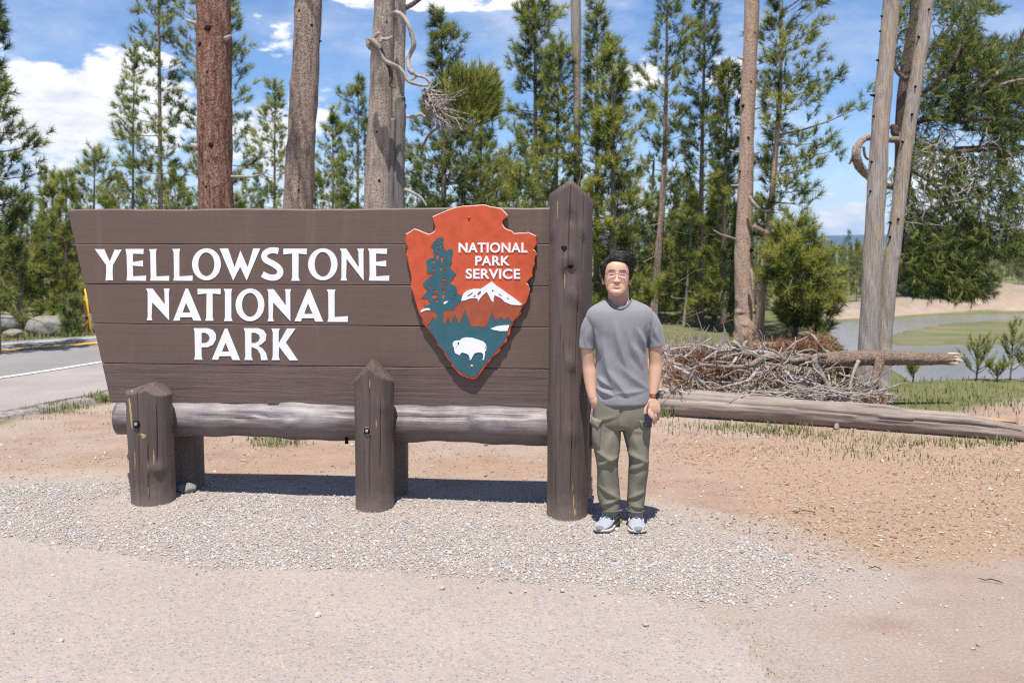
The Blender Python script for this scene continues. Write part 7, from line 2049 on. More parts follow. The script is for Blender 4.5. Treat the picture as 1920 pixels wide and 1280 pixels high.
for s in (-1, 1):
    blend(0.25 * gx_(s * 0.043, -0.035, 0.020, 0.018), (0.60, 0.27, 0.20))
    bx = hl[:, 0] * s
    arch = 0.0215 + 0.0035 * np.clip((bx - 0.012) / 0.026, 0, 1) - 0.0050 * np.clip((bx - 0.038) / 0.014, 0, 1)
    bm_ = smooth01((bx - 0.010) / 0.004) * smooth01((0.054 - bx) / 0.006) * np.exp(-((hl[:, 2] - arch) / 0.0042) ** 2) * fr_
    blend(np.clip(bm_ * 1.15, 0, 0.95), (0.025, 0.018, 0.015))
    ez = -0.0025 - 0.0022 * ((bx - 0.031) / 0.014) ** 2
    em = smooth01((bx - 0.0155) / 0.003) * smooth01((0.0475 - bx) / 0.003) * np.exp(-((hl[:, 2] - ez) / 0.0030) ** 2) * fr_
    blend(np.clip(em * 1.2, 0, 0.95), (0.020, 0.014, 0.012))
    blend(0.35 * gx_(s * 0.008, -0.052, 0.004, 0.003), (0.12, 0.05, 0.04))
lip = np.clip(np.exp(-(hl[:, 0] / 0.0250) ** 4) * np.exp(-((hl[:, 2] + 0.0722) / 0.0072) ** 4), 0, 1) * fr_
blend(0.6 * lip, (0.47, 0.185, 0.155))
blend(0.85 * np.exp(-(hl[:, 0] / 0.026) ** 6) * np.exp(-((hl[:, 2] + 0.0712) / 0.0013) ** 2) * fr_, (0.16, 0.05, 0.045))
blend(0.10 * smooth01((-0.055 - hl[:, 2]) / 0.03) * fr_, (0.30, 0.22, 0.18))
ca = body_me.attributes.new("skin", "FLOAT_COLOR", "POINT"); ca.data.foreach_set("color", np.column_stack([skin, np.ones(len(skin))]).astype(np.float32).ravel())
m, nt, b = new_mat("skin", 0.5, 0.35)
set_in(nt, b, "Base Color", nd(nt, "ShaderNodeAttribute", attribute_name="skin").outputs["Color"])
b.inputs["Subsurface Weight"].default_value = 0.12; b.inputs["Subsurface Radius"].default_value = (0.012, 0.005, 0.003); b.inputs["Subsurface Scale"].default_value = 0.6
bump(nt, b, f_noise(nt, coords(nt), 420, 3), 0.08, 0.002)
M["skin"] = m
body = link("body", body_me, M["skin"], per)

# ---------------------------------------------------------------- hair
m, nt, b = new_mat("black hair", 0.48, 0.4)
set_in(nt, b, "Base Color", ramp(nt, f_noise(nt, coords(nt, (60, 60, 12)), 6, 3), [(0.3, (0.008, 0.007, 0.007)), (0.7, (0.022, 0.019, 0.018))]))
M["hair"] = m
hrn = np.random.default_rng(901)


def hairline(a):
    """lowest z of the hair at angle a round the head"""
    A_ = np.abs(a)
    return np.interp(A_, [0, 0.40, 0.75, 1.0, 1.18, 1.34, 1.48, 1.64, 1.8, 2.2, PI], [0.078, 0.077, 0.069, 0.050, 0.022, -0.006, -0.024, 0.006, 0.016, -0.050, -0.064])


def hair_thick(z, a):
    th = 0.0105 + 0.013 * smooth01((z - 0.085) / 0.03)
    th += 0.0125 * smooth01((z - 0.05) / 0.035) * max(0.0, math.cos(a - 0.35)) ** 1.5     # raised off the forehead, swept to one side
    th += 0.003 * (np.abs(np.sin(a)) ** 2) * smooth01((z + 0.0) / 0.05) * smooth01((0.09 - z) / 0.03)
    edge = smooth01((z - hairline(a)) / 0.016)
    return th * (0.18 + 0.82 * edge) * (z >= hairline(a) - 0.001)


nzh, nah = 60, 140
ah = np.linspace(-PI, PI, nah, endpoint=False)
outer = np.zeros((nzh, nah, 3)); inner = np.zeros((nzh, nah, 3))
nvec = lambda v: v / (np.linalg.norm(v, axis=-1, keepdims=True) + 1e-9)
for j, a in enumerate(ah):
    zs_ = np.linspace(hairline(a), 0.1165, nzh)
    zs_ = hairline(a) + (0.1165 - hairline(a)) * (1 - (1 - np.linspace(0, 1, nzh)) ** 1.4)
    for i, z in enumerate(zs_):
        x, y = head_surface(z, np.array([a]))
        p = np.array([x[0], y[0], z]); n_ = nvec(p - np.array([0, 0.01, 0.02]))
        lum = 0.0025 * noise.noise(Vector((a * 3.0, z * 40, 1.0))) + 0.0025 * noise.noise(Vector((a * 9.0, z * 60, 4.0)))
        t = hair_thick(z, a)
        outer[i, j] = p + n_ * (t + lum * (t > 0.006)); inner[i, j] = p - n_ * 0.003
mb = MB(); Vo, Qo, To = loft(h2p(outer.reshape(-1, 3)).reshape(nzh, nah, 3), False, True); mb.add(Vo, Qo, To)
k = np.arange(nah); k2 = (k + 1) % nah
Vr = np.vstack([h2p(inner[0]), h2p(outer[0])]); mb.add(Vr, np.stack([k, k2, nah + k2, nah + k], -1))
# locks
for q in range(900):
    a = hrn.uniform(-PI, PI); z = hairline(a) + (0.1150 - hairline(a)) * hrn.uniform(0.0, 1) ** 0.8
    x, y = head_surface(z, np.array([a])); p = np.array([x[0], y[0], z]); n_ = nvec(p - np.array([0, 0.01, 0.02])); t = hair_thick(z, a)
    topw = float(smooth01((z - 0.035) / 0.05)); s = 1 if a > 0 else -1
    dirv = topw * np.array([0.90, 0.45 if abs(a) > 0.9 else 0.12, 0.12]) + (1 - topw) * np.array([0.12 * s, 0.55, -0.85])
    dirv = dirv + hrn.normal(0, 0.045, 3); dirv -= n_ * np.dot(dirv, n_); dirv = nvec(dirv)
    L = hrn.uniform(0.040, 0.075) * (0.45 + 0.6 * topw); lift = hrn.uniform(-0.001, 0.004) + 0.002 * topw
    base = p + n_ * (t * 0.8)
    P = [base, base + dirv * L * .4 + n_ * (lift + t * .10), base + dirv * L * .75 + n_ * (lift - .05 * t), base + dirv * L - n_ * 0.006 * (1 - topw) + n_ * hrn.normal(0, .002)]
    V_, Q_, T_ = tube(h2p(spline(P, 2)), np.interp(np.linspace(0, 1, 7), [0, .4, 1], [0.0022, 0.0027, 0.0005]), 6, True)
    mb.add(V_, Q_, T_)
for q in range(36):        # stray locks that break the outline
    a = hrn.uniform(-1.6, 1.9); z = hrn.uniform(0.085, 0.115); x, y = head_surface(z, np.array([a])); p = np.array([x[0], y[0], z]); n_ = nvec(p - np.array([0, 0.01, 0.02])); t = hair_thick(z, a)
    d_ = nvec(np.array([0.7, 0.3, 0.25]) + hrn.normal(0, .35, 3)); L = hrn.uniform(0.022, 0.042)
    mb.add(*tube(h2p(spline([p + n_ * (t * .8), p + n_ * (t + .006) + d_ * L * .5, p + n_ * (t + hrn.uniform(.003, .013)) + d_ * L], 3)), np.linspace(0.0024, 0.0006, 7), 5, True))
for q in range(80):        # ragged fringe edge
    a = hrn.uniform(-0.75, 0.75); z = hairline(a) + hrn.uniform(0.0, 0.012); x, y = head_surface(z, np.array([a])); p = np.array([x[0], y[0], z]); n_ = nvec(p)
    d_ = np.array([0.5, -0.05, 0.75]) + hrn.normal(0, .25, 3) if q % 3 else np.array([0.4, -0.1, -0.6]) + hrn.normal(0, .3, 3)
    d_ = nvec(d_); L = hrn.uniform(0.016, 0.034) if q % 3 else hrn.uniform(0.006, 0.012)
    mb.add(*tube(h2p(spline([p + n_ * .002, p + n_ * .012 + d_ * L * .5, p + n_ * .016 + d_ * L], 3)), np.linspace(0.0022, 0.0006, 7), 5, True))
mb.build("hair", M["hair"], per)

# ---------------------------------------------------------------- glasses
M["rim"] = plain("bronze wire", (0.22, 0.13, 0.085), 0.3, 0.5, metal=0.8, bstr=0)
m, nt, b = new_mat("coated lens", 0.04, 0.5)
tr_ = nd(nt, "ShaderNodeBsdfTransparent", {"Color": (0.985, 0.975, 0.99, 1)}); gl_ = nd(nt, "ShaderNodeBsdfGlossy", {"Color": (0.62, 0.40, 0.95, 1), "Roughness": 0.05})
fz = nd(nt, "ShaderNodeFresnel", {"IOR": 1.5})
mx = nd(nt, "ShaderNodeMixShader", {0: f_math(nt, "ADD", f_math(nt, "MULTIPLY", fz.outputs[0], 0.35), 0.05), 1: tr_.outputs[0], 2: gl_.outputs[0]}); nt.links.new(mx.outputs[0], nt.nodes["Material Output"].inputs["Surface"])
M["lens"] = m
gls = empty("glasses", (0, 0, 0), 0, per)
for s in (-1, 1):
    ring = []
    for q in range(32):
        a = 2 * PI * q / 32; ca_, sa_ = math.cos(a), math.sin(a); xx_ = s * 0.0325 + np.sign(ca_) * abs(ca_) ** 0.75 * 0.0245; zz_ = -0.0075 + np.sign(sa_) * abs(sa_) ** 0.8 * 0.0195
        ring.append((xx_, -0.1055 + 0.55 * (xx_ / 0.057) ** 2 * 0.02 - 0.1 * zz_, zz_))
    P = np.array(ring + ring[:1]); mb = MB(); mb.add(*tube(h2p(P), 0.0009, 6, False)); mb.build("rim", M["rim"], gls)
    mb = MB(); c_ = P[:-1].mean(0) + (0, -0.002, 0); rr_ = [h2p(c_ + (P[:-1] - c_) * f + np.array([0, -0.0015 * (1 - f * f), 0])) for f in (0.98, 0.7, 0.4, 0.1)]
    V_, Q_, T_ = loft(rr_, False, True); mb.add(V_, Q_, T_); mb.build("lens", M["lens"], gls)
    mb = MB(); mb.add(*tube(h2p(spline([(s * 0.057, -0.095, 0.000), (s * 0.066, -0.080, 0.001), (s * 0.0735, -0.03, 0.001), (s * 0.078, 0.012, -0.001), (s * 0.077, 0.026, -0.014)], 4)), 0.0011, 6)); mb.build("temple", M["rim"], gls)
mb = MB(); mb.add(*tube(h2p(spline([(-0.0095, -0.108, -0.002), (0, -0.112, 0.001), (0.0095, -0.108, -0.002)], 4)), 0.001, 6)); mb.build("bridge", M["rim"], gls)


# ---------------------------------------------------------------- clothes
def folds(me, lines, front_only=True, seed=0, amp=0.002, scale=(22, 9), fscale=0.8):
    co = get_co(me); no = get_no(me); px = to_px(co)
    f = smooth01((-no[:, 1] + 0.15) / 0.5) if front_only else np.ones(len(co))
    d = np.zeros(len(co))
    for (x1, y1, x2, y2, w, A) in lines:
        a_, b_ = np.array((x1, y1), float), np.array((x2, y2), float); dd = b_ - a_; L2 = dd @ dd
        t = ((px - a_) @ dd) / L2; nrm = np.array([-dd[1], dd[0]]) / math.sqrt(L2); sd_ = (px - a_) @ nrm
        sd_ = sd_ + 0.12 * math.sqrt(L2) * (t - 0.5) ** 2 * (1 if (x1 + y1) % 2 < 1 else -1)          # folds bow a little
        tt = np.clip((t + 0.1) / 1.2, 0, 1); fade = np.sin(PI * tt) ** 1.2; wv_ = w * (0.45 + 0.75 * fade)
        d += fscale * A * fade * f * (np.exp(-np.abs(sd_ / wv_) ** 1.6) - 0.4 * np.exp(-((sd_ - 1.7 * wv_) / (1.2 * wv_)) ** 2))
    off = np.array([noise.noise(Vector((c[0] * scale[0] + seed, c[1] * scale[0], c[2] * scale[1]))) + 0.5 * noise.noise(Vector((c[0] * scale[0] * 2.3, c[1] * scale[0] * 2.3 + seed, c[2] * scale[1] * 2.6))) for c in co])
    d += amp * off
    set_co(me, co + no * d[:, None])


m, nt, b = new_mat("grey cotton", 0.9, 0.15)
v = coords(nt)
set_in(nt, b, "Base Color", ramp(nt, f_noise(nt, v, 7, 5, 0.6), [(0.3, (0.215, 0.211, 0.224)), (0.7, (0.250, 0.245, 0.258))]))
b.inputs["Sheen Weight"].default_value = 0.15
bump(nt, b, f_math(nt, "ADD", f_math(nt, "MULTIPLY", f_noise(nt, v, 900, 2), 0.25), f_noise(nt, coords(nt, (1, 1, 0.6)), 26, 4, 0.6, 1.0)), 0.28, 0.006)
M["tee"] = m
tor = horiz([(560, 1139, 1184, 0.064, 0.070, 0.05), (563, 1132, 1191, 0.068, 0.076, 0.047), (567.5, 1122, 1202, 0.076, 0.086, 0.042), (574, 1110, 1215, 0.088, 0.098, 0.035), (583, 1101, 1224, 0.100, 0.108, 0.03), (598, 1098, 1227, 0.112, 0.116, 0.03), (618, 1107, 1220, 0.119, 0.119, 0.03), (634, 1114, 1214, 0.120, 0.116, 0.03), (655, 1116, 1213, 0.118, 0.112, 0.03), (685, 1115.5, 1215, 0.116, 0.110, 0.03), (715, 1114, 1217, 0.116, 0.112, 0.03), (742, 1113.5, 1219, 0.122, 0.118, 0.03), (754, 1115, 1218, 0.124, 0.120, 0.03), (756.5, 1118, 1215, 0.115, 0.112, 0.03)], 48, 2.4)
slv_l = limb_px([(1124, 590, .03, .040), (1115, 598, .03, .055), (1106.5, 615, .03, .056), (1102.5, 634, .03, .052), (1100.5, 653, .03, .051)], 28, 6)
slv_r = limb_px([(1204, 588, .03, .040), (1214, 596, .03, .055), (1223.5, 613, .03, .056), (1228.5, 632, .03, .053), (1231.5, 649.5, .03, .054)], 28, 6)
tee_me = remesh([tor, slv_l, slv_r], 0.004, 6, 0.5)
# open neck: drop the cap so the neckline reads as a collar
folds(tee_me, [(1117, 618, 1127, 668, 5, .011), (1128, 636, 1150, 735, 7, .012), (1150, 604, 1174, 692, 6, .009), (1197, 616, 1209, 658, 4.5, .011), (1186, 645, 1206, 690, 5, .008), (1118, 728, 1150, 743, 4, .010), (1120, 708, 1147, 728, 4.5, .010), (1164, 690, 1213, 730, 6, .006), (1140, 696, 1177, 744, 6, .008), (1178, 620, 1190, 676, 5, .006), (1150, 740, 1210, 733, 4, .004), (1100, 616, 1097, 648, 3.5, .005), (1106, 612, 1109, 648, 3.5, .005), (1224, 612, 1236, 642, 3.5, .005), (1216, 610, 1220, 640, 3.5, .006)], seed=3, amp=0.0020, scale=(10, 6), fscale=1.45)
# open neck: a tilted oval is cut out of the shirt and finished with a ribbed band
cco = get_co(tee_me)
NC = PP(1160.5, 566, 0.027)[:2]; NRX, NRY = 24.0 / KP, 0.092
ring_c = []
for q in range(64):
    a = 2 * PI * q / 64
    p2 = NC + np.array([NRX * math.cos(a), NRY * math.sin(a)])
    near = (np.hypot(cco[:, 0] - p2[0], cco[:, 1] - p2[1]) < 0.009)
    ring_c.append((p2[0], p2[1], cco[near, 2].max() if near.any() else PP(1160, 566)[2]))
ring_c = np.array(ring_c)
for _ in range(6): ring_c[:, 2] = (np.roll(ring_c[:, 2], 1) + 2 * ring_c[:, 2] + np.roll(ring_c[:, 2], -1)) / 4
bmt = bmesh.new(); bmt.from_mesh(tee_me); zc_ = ring_c[:, 2].min() - 0.03
bmesh.ops.delete(bmt, geom=[v_ for v_ in bmt.verts if v_.co.z > zc_ and ((v_.co.x - NC[0]) / NRX) ** 2 + ((v_.co.y - NC[1]) / NRY) ** 2 < 0.97], context="VERTS")
bmt.to_mesh(tee_me); bmt.free()
tee = link("t_shirt", tee_me, M["tee"], per)
M["tee_band"] = plain("grey ribbed collar", (0.175, 0.172, 0.185), 0.9, 0.15, 60, 0.1, 0.3)
mb = MB(); rr_ = []
for sc_, dz in ((1.05, -0.0015), (1.03, 0.003), (0.99, 0.0035), (0.955, 0.001), (0.95, -0.008), (0.97, -0.016)):
    rg = ring_c.copy(); rg[:, 0] = NC[0] + (rg[:, 0] - NC[0]) * sc_; rg[:, 1] = NC[1] + (rg[:, 1] - NC[1]) * sc_
    rg[:, 2] += dz - 0.35 * (sc_ - 1.0) * 0.092 * np.clip(-np.sin(np.arange(64) * 2 * PI / 64), 0, 1) * 4; rr_.append(rg)
V_, Q_, T_ = loft(rr_, False, False); mb.add(V_, Q_, T_); mb.build("collar", M["tee_band"], tee)

m, nt, b = new_mat("olive cotton twill", 0.9, 0.15)
v = coords(nt)
set_in(nt, b, "Base Color", ramp(nt, f_noise(nt, v, 9, 5, 0.65), [(0.3, (0.170, 0.160, 0.118)), (0.7, (0.216, 0.204, 0.152))]))
bump(nt, b, f_math(nt, "ADD", f_math(nt, "MULTIPLY", f_noise(nt, v, 800, 2), 0.25), f_noise(nt, coords(nt, (1, 1, 0.8)), 24, 4, 0.6, 1.5)), 0.30, 0.007)
M["twill"] = m
pel = horiz([(738, 1116, 1215, 0.108, 0.108, 0.03), (755, 1113, 1217, 0.112, 0.114, 0.03), (775, 1110.5, 1220, 0.114, 0.120, 0.03), (792, 1110, 1221.5, 0.108, 0.118, 0.03), (802, 1112, 1220, 0.09, 0.10, 0.03)], 44, 2.6)
leg_l = horiz([(780, 1111, 1163, 0.095, 0.105, 0.03), (800, 1110, 1164.5, 0.094, 0.104, 0.03), (825, 1111, 1164, 0.090, 0.096, 0.02), (846, 1113, 1162, 0.086, 0.092, 0.01), (862, 1117, 1159.5, 0.082, 0.088, 0.005), (880, 1119, 1159.5, 0.078, 0.088, 0.01), (905, 1119, 1161.5, 0.076, 0.086, 0.02), (930, 1120, 1163, 0.076, 0.084, 0.02), (946, 1125, 1162.5, 0.076, 0.082, 0.02), (958, 1129, 1161.5, 0.074, 0.080, 0.02), (960, 1131, 1160, 0.068, 0.074, 0.02)], 36, 2.3)
leg_r = horiz([(780, 1163, 1221, 0.095, 0.105, 0.03), (800, 1165, 1221, 0.094, 0.104, 0.03), (825, 1171, 1219, 0.088, 0.096, 0.02), (846, 1176.5, 1217, 0.083, 0.092, 0.01), (862, 1179, 1216.5, 0.080, 0.088, 0.005), (880, 1178, 1216, 0.076, 0.086, 0.01), (905, 1176.5, 1212.5, 0.074, 0.084, 0.02), (930, 1175.5, 1210, 0.073, 0.082, 0.02), (946, 1175.5, 1208, 0.073, 0.080, 0.02), (959, 1176.5, 1205.5, 0.072, 0.078, 0.02), (961, 1178, 1204, 0.066, 0.072, 0.02)], 36, 2.3)
trs_me = remesh([pel, leg_l, leg_r], 0.005, 3, 0.5)
folds(trs_me, [(1114, 790, 1158, 781, 3.5, .004), (1118, 846, 1150, 866, 4.5, .010), (1122, 874, 1160, 857, 5, .010), (1150, 806, 1136, 850, 6, .006), (1122, 912, 1163, 938, 5, .010), (1127, 947, 1162, 937, 3.5, .008), (1128, 880, 1140, 925, 6, .006), (1172, 846, 1214, 868, 5, .010), (1182, 882, 1216, 866, 4.5, .008), (1178, 936, 1208, 922, 4, .008), (1182, 948, 1206, 953, 3, .006), (1205, 872, 1196, 918, 6, .006), (1183, 805, 1199, 850, 6, .006), (1168, 800, 1205, 812, 4, .004), (1164, 758, 1164, 798, 2.5, -.007)], seed=9, amp=0.0022, scale=(9, 6), fscale=1.25)
trs = link("cargo_trousers", trs_me, M["twill"], per)
# hems, fly seam, cargo pockets with flaps
M["twill_dark"] = plain("olive seam", (0.115, 0.112, 0.080), 0.9, 0.15, 60, 0.1, 0.3)


def ring_band(rows, name, mat, parent, rad):
    P = [oval(PP((l + r) / 2, py, d), (r - l) / 2 / KP, f, 40, 2.3, back=b_) for py, l, r, f, b_, d in rows][0]
    mb = MB(); mb.add(*tube(np.vstack([P, P[:1]]), rad, 6, False)); return mb.build(name, mat, parent)


ring_band([(953, 1126.5, 1163, 0.0775, 0.083, 0.02)], "hem", M["twill"], trs, 0.0025)
ring_band([(954, 1175, 1207.5, 0.0755, 0.081, 0.02)], "hem", M["twill"], trs, 0.0025)


def pocket(corners, d_in, bulge, name, parent, mat, thick=0.010):
    """a soft quad patch: corners in pixels (tl, tr, br, bl) with depths, bulging outward"""
    (a, b_, c_, d_) = [PP(*c) for c in corners]; n = 9
    out, inn = [], []
    nv = nvec(np.cross(b_ - a, d_ - a)); nv = nv if nv[1] < 0 else -nv
    for i in range(n):
        for j in range(n):
            u, w = j / (n - 1), i / (n - 1)
            p = (a * (1 - u) + b_ * u) * (1 - w) + (d_ * (1 - u) + c_ * u) * w
            e = min(1, 6 * min(u, 1 - u, w, 1 - w)); out.append(p + nv * (thick * (0.35 + 0.65 * e) + bulge * math.sin(PI * u) * math.sin(PI * w))); inn.append(p - nv * d_in)
    i, j = np.meshgrid(np.arange(n - 1), np.arange(n - 1), indexing="ij"); q = np.stack([i * n + j, i * n + j + 1, (i + 1) * n + j + 1, (i + 1) * n + j], -1).reshape(-1, 4)
    mb = MB(); mb.add(np.array(out), q[:, ::-1]); mb.add(np.array(inn), q)
    rim_ = [j for j in range(n)] + [i * n + n - 1 for i in range(1, n)] + [(n - 1) * n + j for j in range(n - 2, -1, -1)] + [i * n for i in range(n - 2, 0, -1)]
    r_ = np.array(rim_); k = np.arange(len(r_)); k2 = (k + 1) % len(r_)
    mb.add(np.vstack([np.array(out)[r_], np.array(inn)[r_]]), np.stack([k, k2, len(r_) + k2, len(r_) + k], -1))
    return mb.build(name, mat, parent)


pocket([(1110, 784, -.005), (1126, 790, -.062), (1124, 843, -.062), (1111.5, 838, -.005)], 0.02, 0.012, "cargo_pocket", trs, M["twill"])
pocket([(1108.5, 781, -.012), (1128, 788.5, -.070), (1121.5, 803, -.066), (1109, 795, -.008)], 0.006, 0.004, "pocket_flap", trs, M["twill"], 0.012)
pocket([(1203, 790, -.062), (1220, 786, -.005), (1217, 838, -.005), (1204, 843, -.060)], 0.02, 0.010, "cargo_pocket", trs, M["twill"])
pocket([(1197, 788, -.072), (1221.5, 781, -.010), (1221, 793, -.006), (1205.5, 803, -.068)], 0.006, 0.004, "pocket_flap", trs, M["twill"], 0.012)

# ---------------------------------------------------------------- shoes
M["mesh_white"] = plain("pale grey mesh", (0.33, 0.335, 0.36), 0.85, 0.2, 260, 0.16, 0.35)
M["sole"] = plain("off-white foam", (0.50, 0.47, 0.41), 0.8, 0.2, 40, 0.08, 0.2)
M["sole_tan"] = plain("tan foam", (0.42, 0.31, 0.17), 0.8, 0.2, 40, 0.1, 0.2)
M["grey_trim"] = plain("grey suede trim", (0.19, 0.20, 0.215), 0.85, 0.2, 90, 0.12, 0.2)
M["lace"] = plain("white lace", (0.66, 0.66, 0.67), 0.8, 0.2, 120, 0.06, 0.2)


def shoe(toe_px, heel_px):
    t_, h_ = gnd(*toe_px), gnd(*heel_px); a = Vector((t_.x, t_.y, 0)); b_ = Vector((h_.x, h_.y, 0)); ax_ = (a - b_); L = 0.285; ax_.normalize()
    r = empty("shoe", Vector(b_ + ax_ * 0.0) - Vector(op) + Vector((0, 0, per.location.z)) * 0, math.atan2(ax_.y, ax_.x), per)
    r.location.z = 0.0; r.scale = (1.05, 1.05, 1.05)
    # sections along the foot: s, half width, top z, sole thickness
    sec = [(-0.002, 0.022, 0.052, 0.030), (0.02, 0.033, 0.076, 0.034), (0.06, 0.037, 0.084, 0.034), (0.10, 0.038, 0.082, 0.032), (0.14, 0.042, 0.074, 0.029), (0.18, 0.048, 0.066, 0.027), (0.215, 0.051, 0.058, 0.026), (0.25, 0.046, 0.049, 0.026), (0.275, 0.030, 0.038, 0.027), (0.287, 0.012, 0.031, 0.028)]
    S_ = spline(np.array(sec), 5)
    up, so = [], []
    for s, w, zt, st in S_:
        n = 28; ring = []
        for q in range(n):
            a_ = 2 * PI * q / n; x = math.cos(a_); z = math.sin(a_); zz_ = st * 0.75 + (zt - st * 0.75) * (0.5 + 0.5 * z); sh = 1 - 0.42 * max(0, z) ** 1.6
            ring.append((s, np.sign(x) * abs(x) ** 0.8 * w * 0.95 * sh, zz_))
        up.append(ring)
        lift = 0.012 * smooth01((s - 0.22) / 0.07) + 0.006 * smooth01((0.03 - s) / 0.03)
        so.append([(s * 1.0, np.sign(math.cos(q)) * abs(math.cos(q)) ** 0.6 * (w + 0.0045), lift + (st - lift) * (0.5 + 0.5 * np.sign(math.sin(q)) * abs(math.sin(q)) ** 0.45)) for q in np.arange(28) * 2 * PI / 28])
    mb = MB(); mb.add(*loft(np.array(up)[:, ::-1])); mb.build("upper", M["mesh_white"], r)
    so = np.array(so); cut = int(len(so) * 0.42)
    mb = MB(); mb.add(*loft(so[cut:][:, ::-1])); mb.build("sole", M["sole"], r)
    mb = MB(); mb.add(*loft(so[:cut + 1][:, ::-1])); o_h = mb.build("heel_sole", M["sole_tan"], r)
    mb = MB()
    tc_ = []
    for s, w, zt, st in S_[-12:]:
        tc_.append([(s + 0.003, math.cos(q) * (w * 0.62 + 0.004), st * 0.5 + 0.002 + (min(zt, 0.040) - st * .5) * (0.5 + 0.5 * math.sin(q)) + 0.002) for q in np.arange(16) * 2 * PI / 16])
    mb.add(*loft(np.array(tc_)[:, ::-1])); mb.build("toe_cap", M["grey_trim"], r)
    mb = MB(); mb.add(*tube(spline([(0.0, 0.026, 0.072), (0.03, 0.034, 0.078), (0.07, 0.030, 0.085), (0.092, 0.018, 0.088), (0.098, 0, 0.089), (0.092, -0.018, 0.088), (0.07, -0.030, 0.085), (0.03, -0.034, 0.078), (0.0, -0.026, 0.072)], 4), 0.0075, 8)); mb.build("ankle_collar", M["grey_trim"], r)
    mb = MB()
    for y_ in (-1, 1):
        mb.add(*tube(spline([(0.02, y_ * 0.036, 0.045), (0.06, y_ * 0.037, 0.072), (0.11, y_ * 0.034, 0.078), (0.16, y_ * 0.041, 0.050), (0.21, y_ * 0.047, 0.034)], 4), 0.0038, 6))
    mb.build("side_stripes", M["grey_trim"], r)
    mb = MB(); top = lambda s: float(np.interp(s, S_[:, 0], S_[:, 2])) + 0.003
    for q, s in enumerate((0.105, 0.122, 0.139, 0.156, 0.172)):
        z_ = top(s); d_ = 0.008 * (1 if q % 2 else -1)
        mb.add(*tube(spline([(s - 0.004, 0.024, z_ - 0.009), (s + d_ * .3, 0, z_ + 0.002), (s + 0.008, -0.024, z_ - 0.009)], 4), 0.0030, 6))
        mb.add(*tube(spline([(s + 0.008, 0.024, z_ - 0.010), (s, 0, z_ + 0.0035), (s - 0.004, -0.024, z_ - 0.009)], 4), 0.0030, 6))
    zk = top(0.10) + 0.004
    for y_ in (-1, 1):
        mb.add(*tube(spline([(0.105, 0, zk), (0.112, y_ * 0.020, zk + 0.010), (0.125, y_ * 0.040, zk - 0.004), (0.135, y_ * 0.034, zk - 0.016), (0.118, y_ * 0.012, zk - 0.001), (0.105, 0, zk)], 4), 0.0028, 6))
        mb.add(*tube(spline([(0.106, 0, zk), (0.125, y_ * 0.018, zk + 0.002), (0.150, y_ * 0.036, zk - 0.022), (0.165, y_ * 0.045, zk - 0.040)], 4), 0.0028, 6))
    mb.add(*tube([(0.100, 0, zk), (0.108, 0, zk + 0.006), (0.112, 0, zk)], 0.006, 8))
    mb.build("laces", M["lace"], r)
    return r


shoe((1115, 1006), (1157, 978))
shoe((1198, 1005), (1187, 977))
M["sock"] = plain("grey sock", (0.30, 0.30, 0.31), 0.9, 0.1, 90, 0.15, 0.3)
for px in (1146, 1190):
    mb = MB(); mb.add(*limb_px([(px, 945, .05, .036), (px, 962, .06, .034), (px, 975, .07, .032)], 16, 3)); mb.build("sock", M["sock"], per)

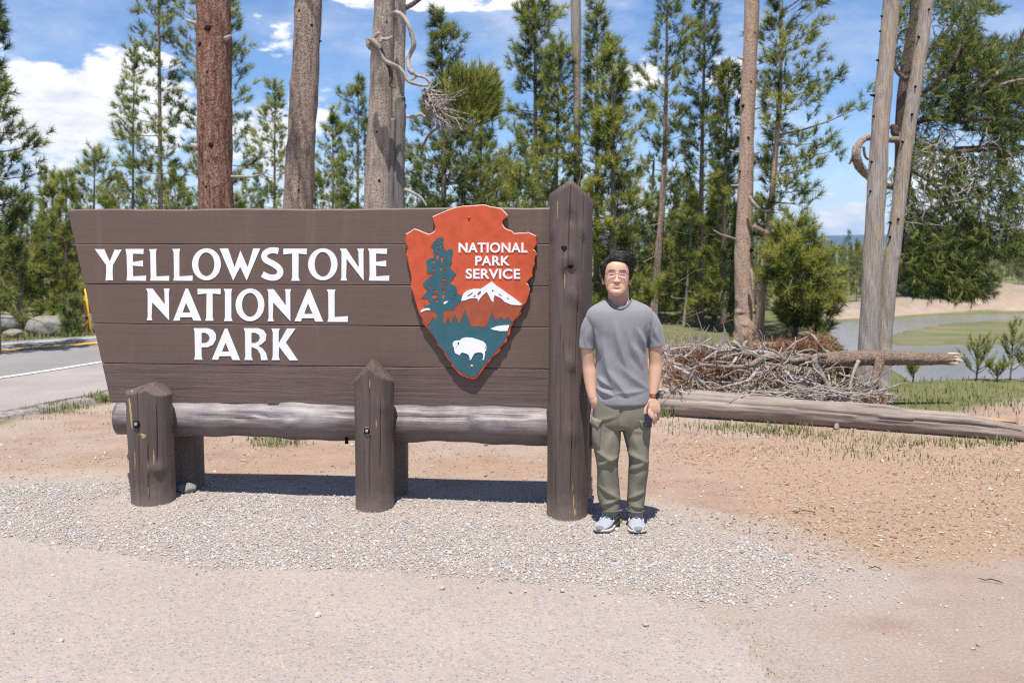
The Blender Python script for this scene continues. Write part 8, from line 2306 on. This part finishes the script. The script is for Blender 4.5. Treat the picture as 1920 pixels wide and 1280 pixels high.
# ---------------------------------------------------------------- watch
M["strap"] = plain("brown leather strap", (0.29, 0.085, 0.035), 0.6, 0.3, 40, 0.15, 0.2)
M["black_glass"] = plain("black glass", (0.008, 0.008, 0.010), 0.08, 0.5, bstr=0)
M["black_metal"] = plain("dark aluminium", (0.05, 0.05, 0.055), 0.35, 0.5, metal=0.7, bstr=0)
wt_ = empty("wrist_watch", (0, 0, 0), 0, per)
for dy_, nm in ((0, "strap"),):
    rows = [oval(PP(1224.8, 741.5 + q, -.004), 0.0315, 0.0265, 36, 2.2) for q in (-4.2, -3.8, 0, 3.2, 3.6)]
    mb = MB(); V_, Q_, T_ = loft(rows[::-1], False, False); mb.add(V_, Q_, T_)
    rows = [oval(PP(1224.8, 741.5 + q, -.004), 0.027, 0.022, 36, 2.2) for q in (-4.2, 3.6)]
    V_, Q_, T_ = loft(rows, False, False); mb.add(V_, Q_, T_); mb.build("strap", M["strap"], wt_)
bm = bmesh.new(); bmesh.ops.create_cube(bm, size=1); bmesh.ops.scale(bm, vec=(0.012, 0.036, 0.040), verts=bm.verts); bmesh.ops.bevel(bm, geom=bm.edges[:], offset=0.0055, segments=3, affect="EDGES"); me = bpy.data.meshes.new("case"); bm.to_mesh(me); bm.free()
for p in me.polygons: p.use_smooth = True
cs = link("watch_case", me, M["black_metal"], wt_); cs.location = PP(1232.8, 741.5, -.020); cs.rotation_euler = (0, R(6), R(-42))
bm = bmesh.new(); bmesh.ops.create_cube(bm, size=1); bmesh.ops.scale(bm, vec=(0.003, 0.030, 0.034), verts=bm.verts); bmesh.ops.bevel(bm, geom=bm.edges[:], offset=0.0012, segments=2, affect="EDGES"); me = bpy.data.meshes.new("face"); bm.to_mesh(me); bm.free()
fc = link("watch_face", me, M["black_glass"], cs); fc.location = (0.0062, 0, 0)

# ---------------------------------------------------------------- phone in the hand
bm = bmesh.new(); bmesh.ops.create_cube(bm, size=1); bmesh.ops.scale(bm, vec=(0.068, 0.009, 0.140), verts=bm.verts)
ed = [e for e in bm.edges if abs(e.verts[0].co.y - e.verts[1].co.y) > 0.005]; bmesh.ops.bevel(bm, geom=ed, offset=0.011, segments=5, affect="EDGES")
bmesh.ops.bevel(bm, geom=[e for e in bm.edges], offset=0.0012, segments=1, affect="EDGES"); me = bpy.data.meshes.new("phone"); bm.to_mesh(me); bm.free()
ph_ = empty("phone", Vector(op) + Vector(PP(1214, 781, -.052))); tag(ph_, "black phone held in the man's lowered hand", "phone")
bd = link("phone_body", me, plain("black phone case", (0.016, 0.016, 0.018), 0.4, 0.4, 60, 0.1, 0.05), ph_)
ph_.rotation_euler = (R(-32), R(26), R(28))
mb = MB(); mb.add(*box(-0.024, -0.006, -0.0065, -0.0044, 0.036, 0.060)); mb.build("camera_bump", M["black_glass"], ph_, smooth=False)
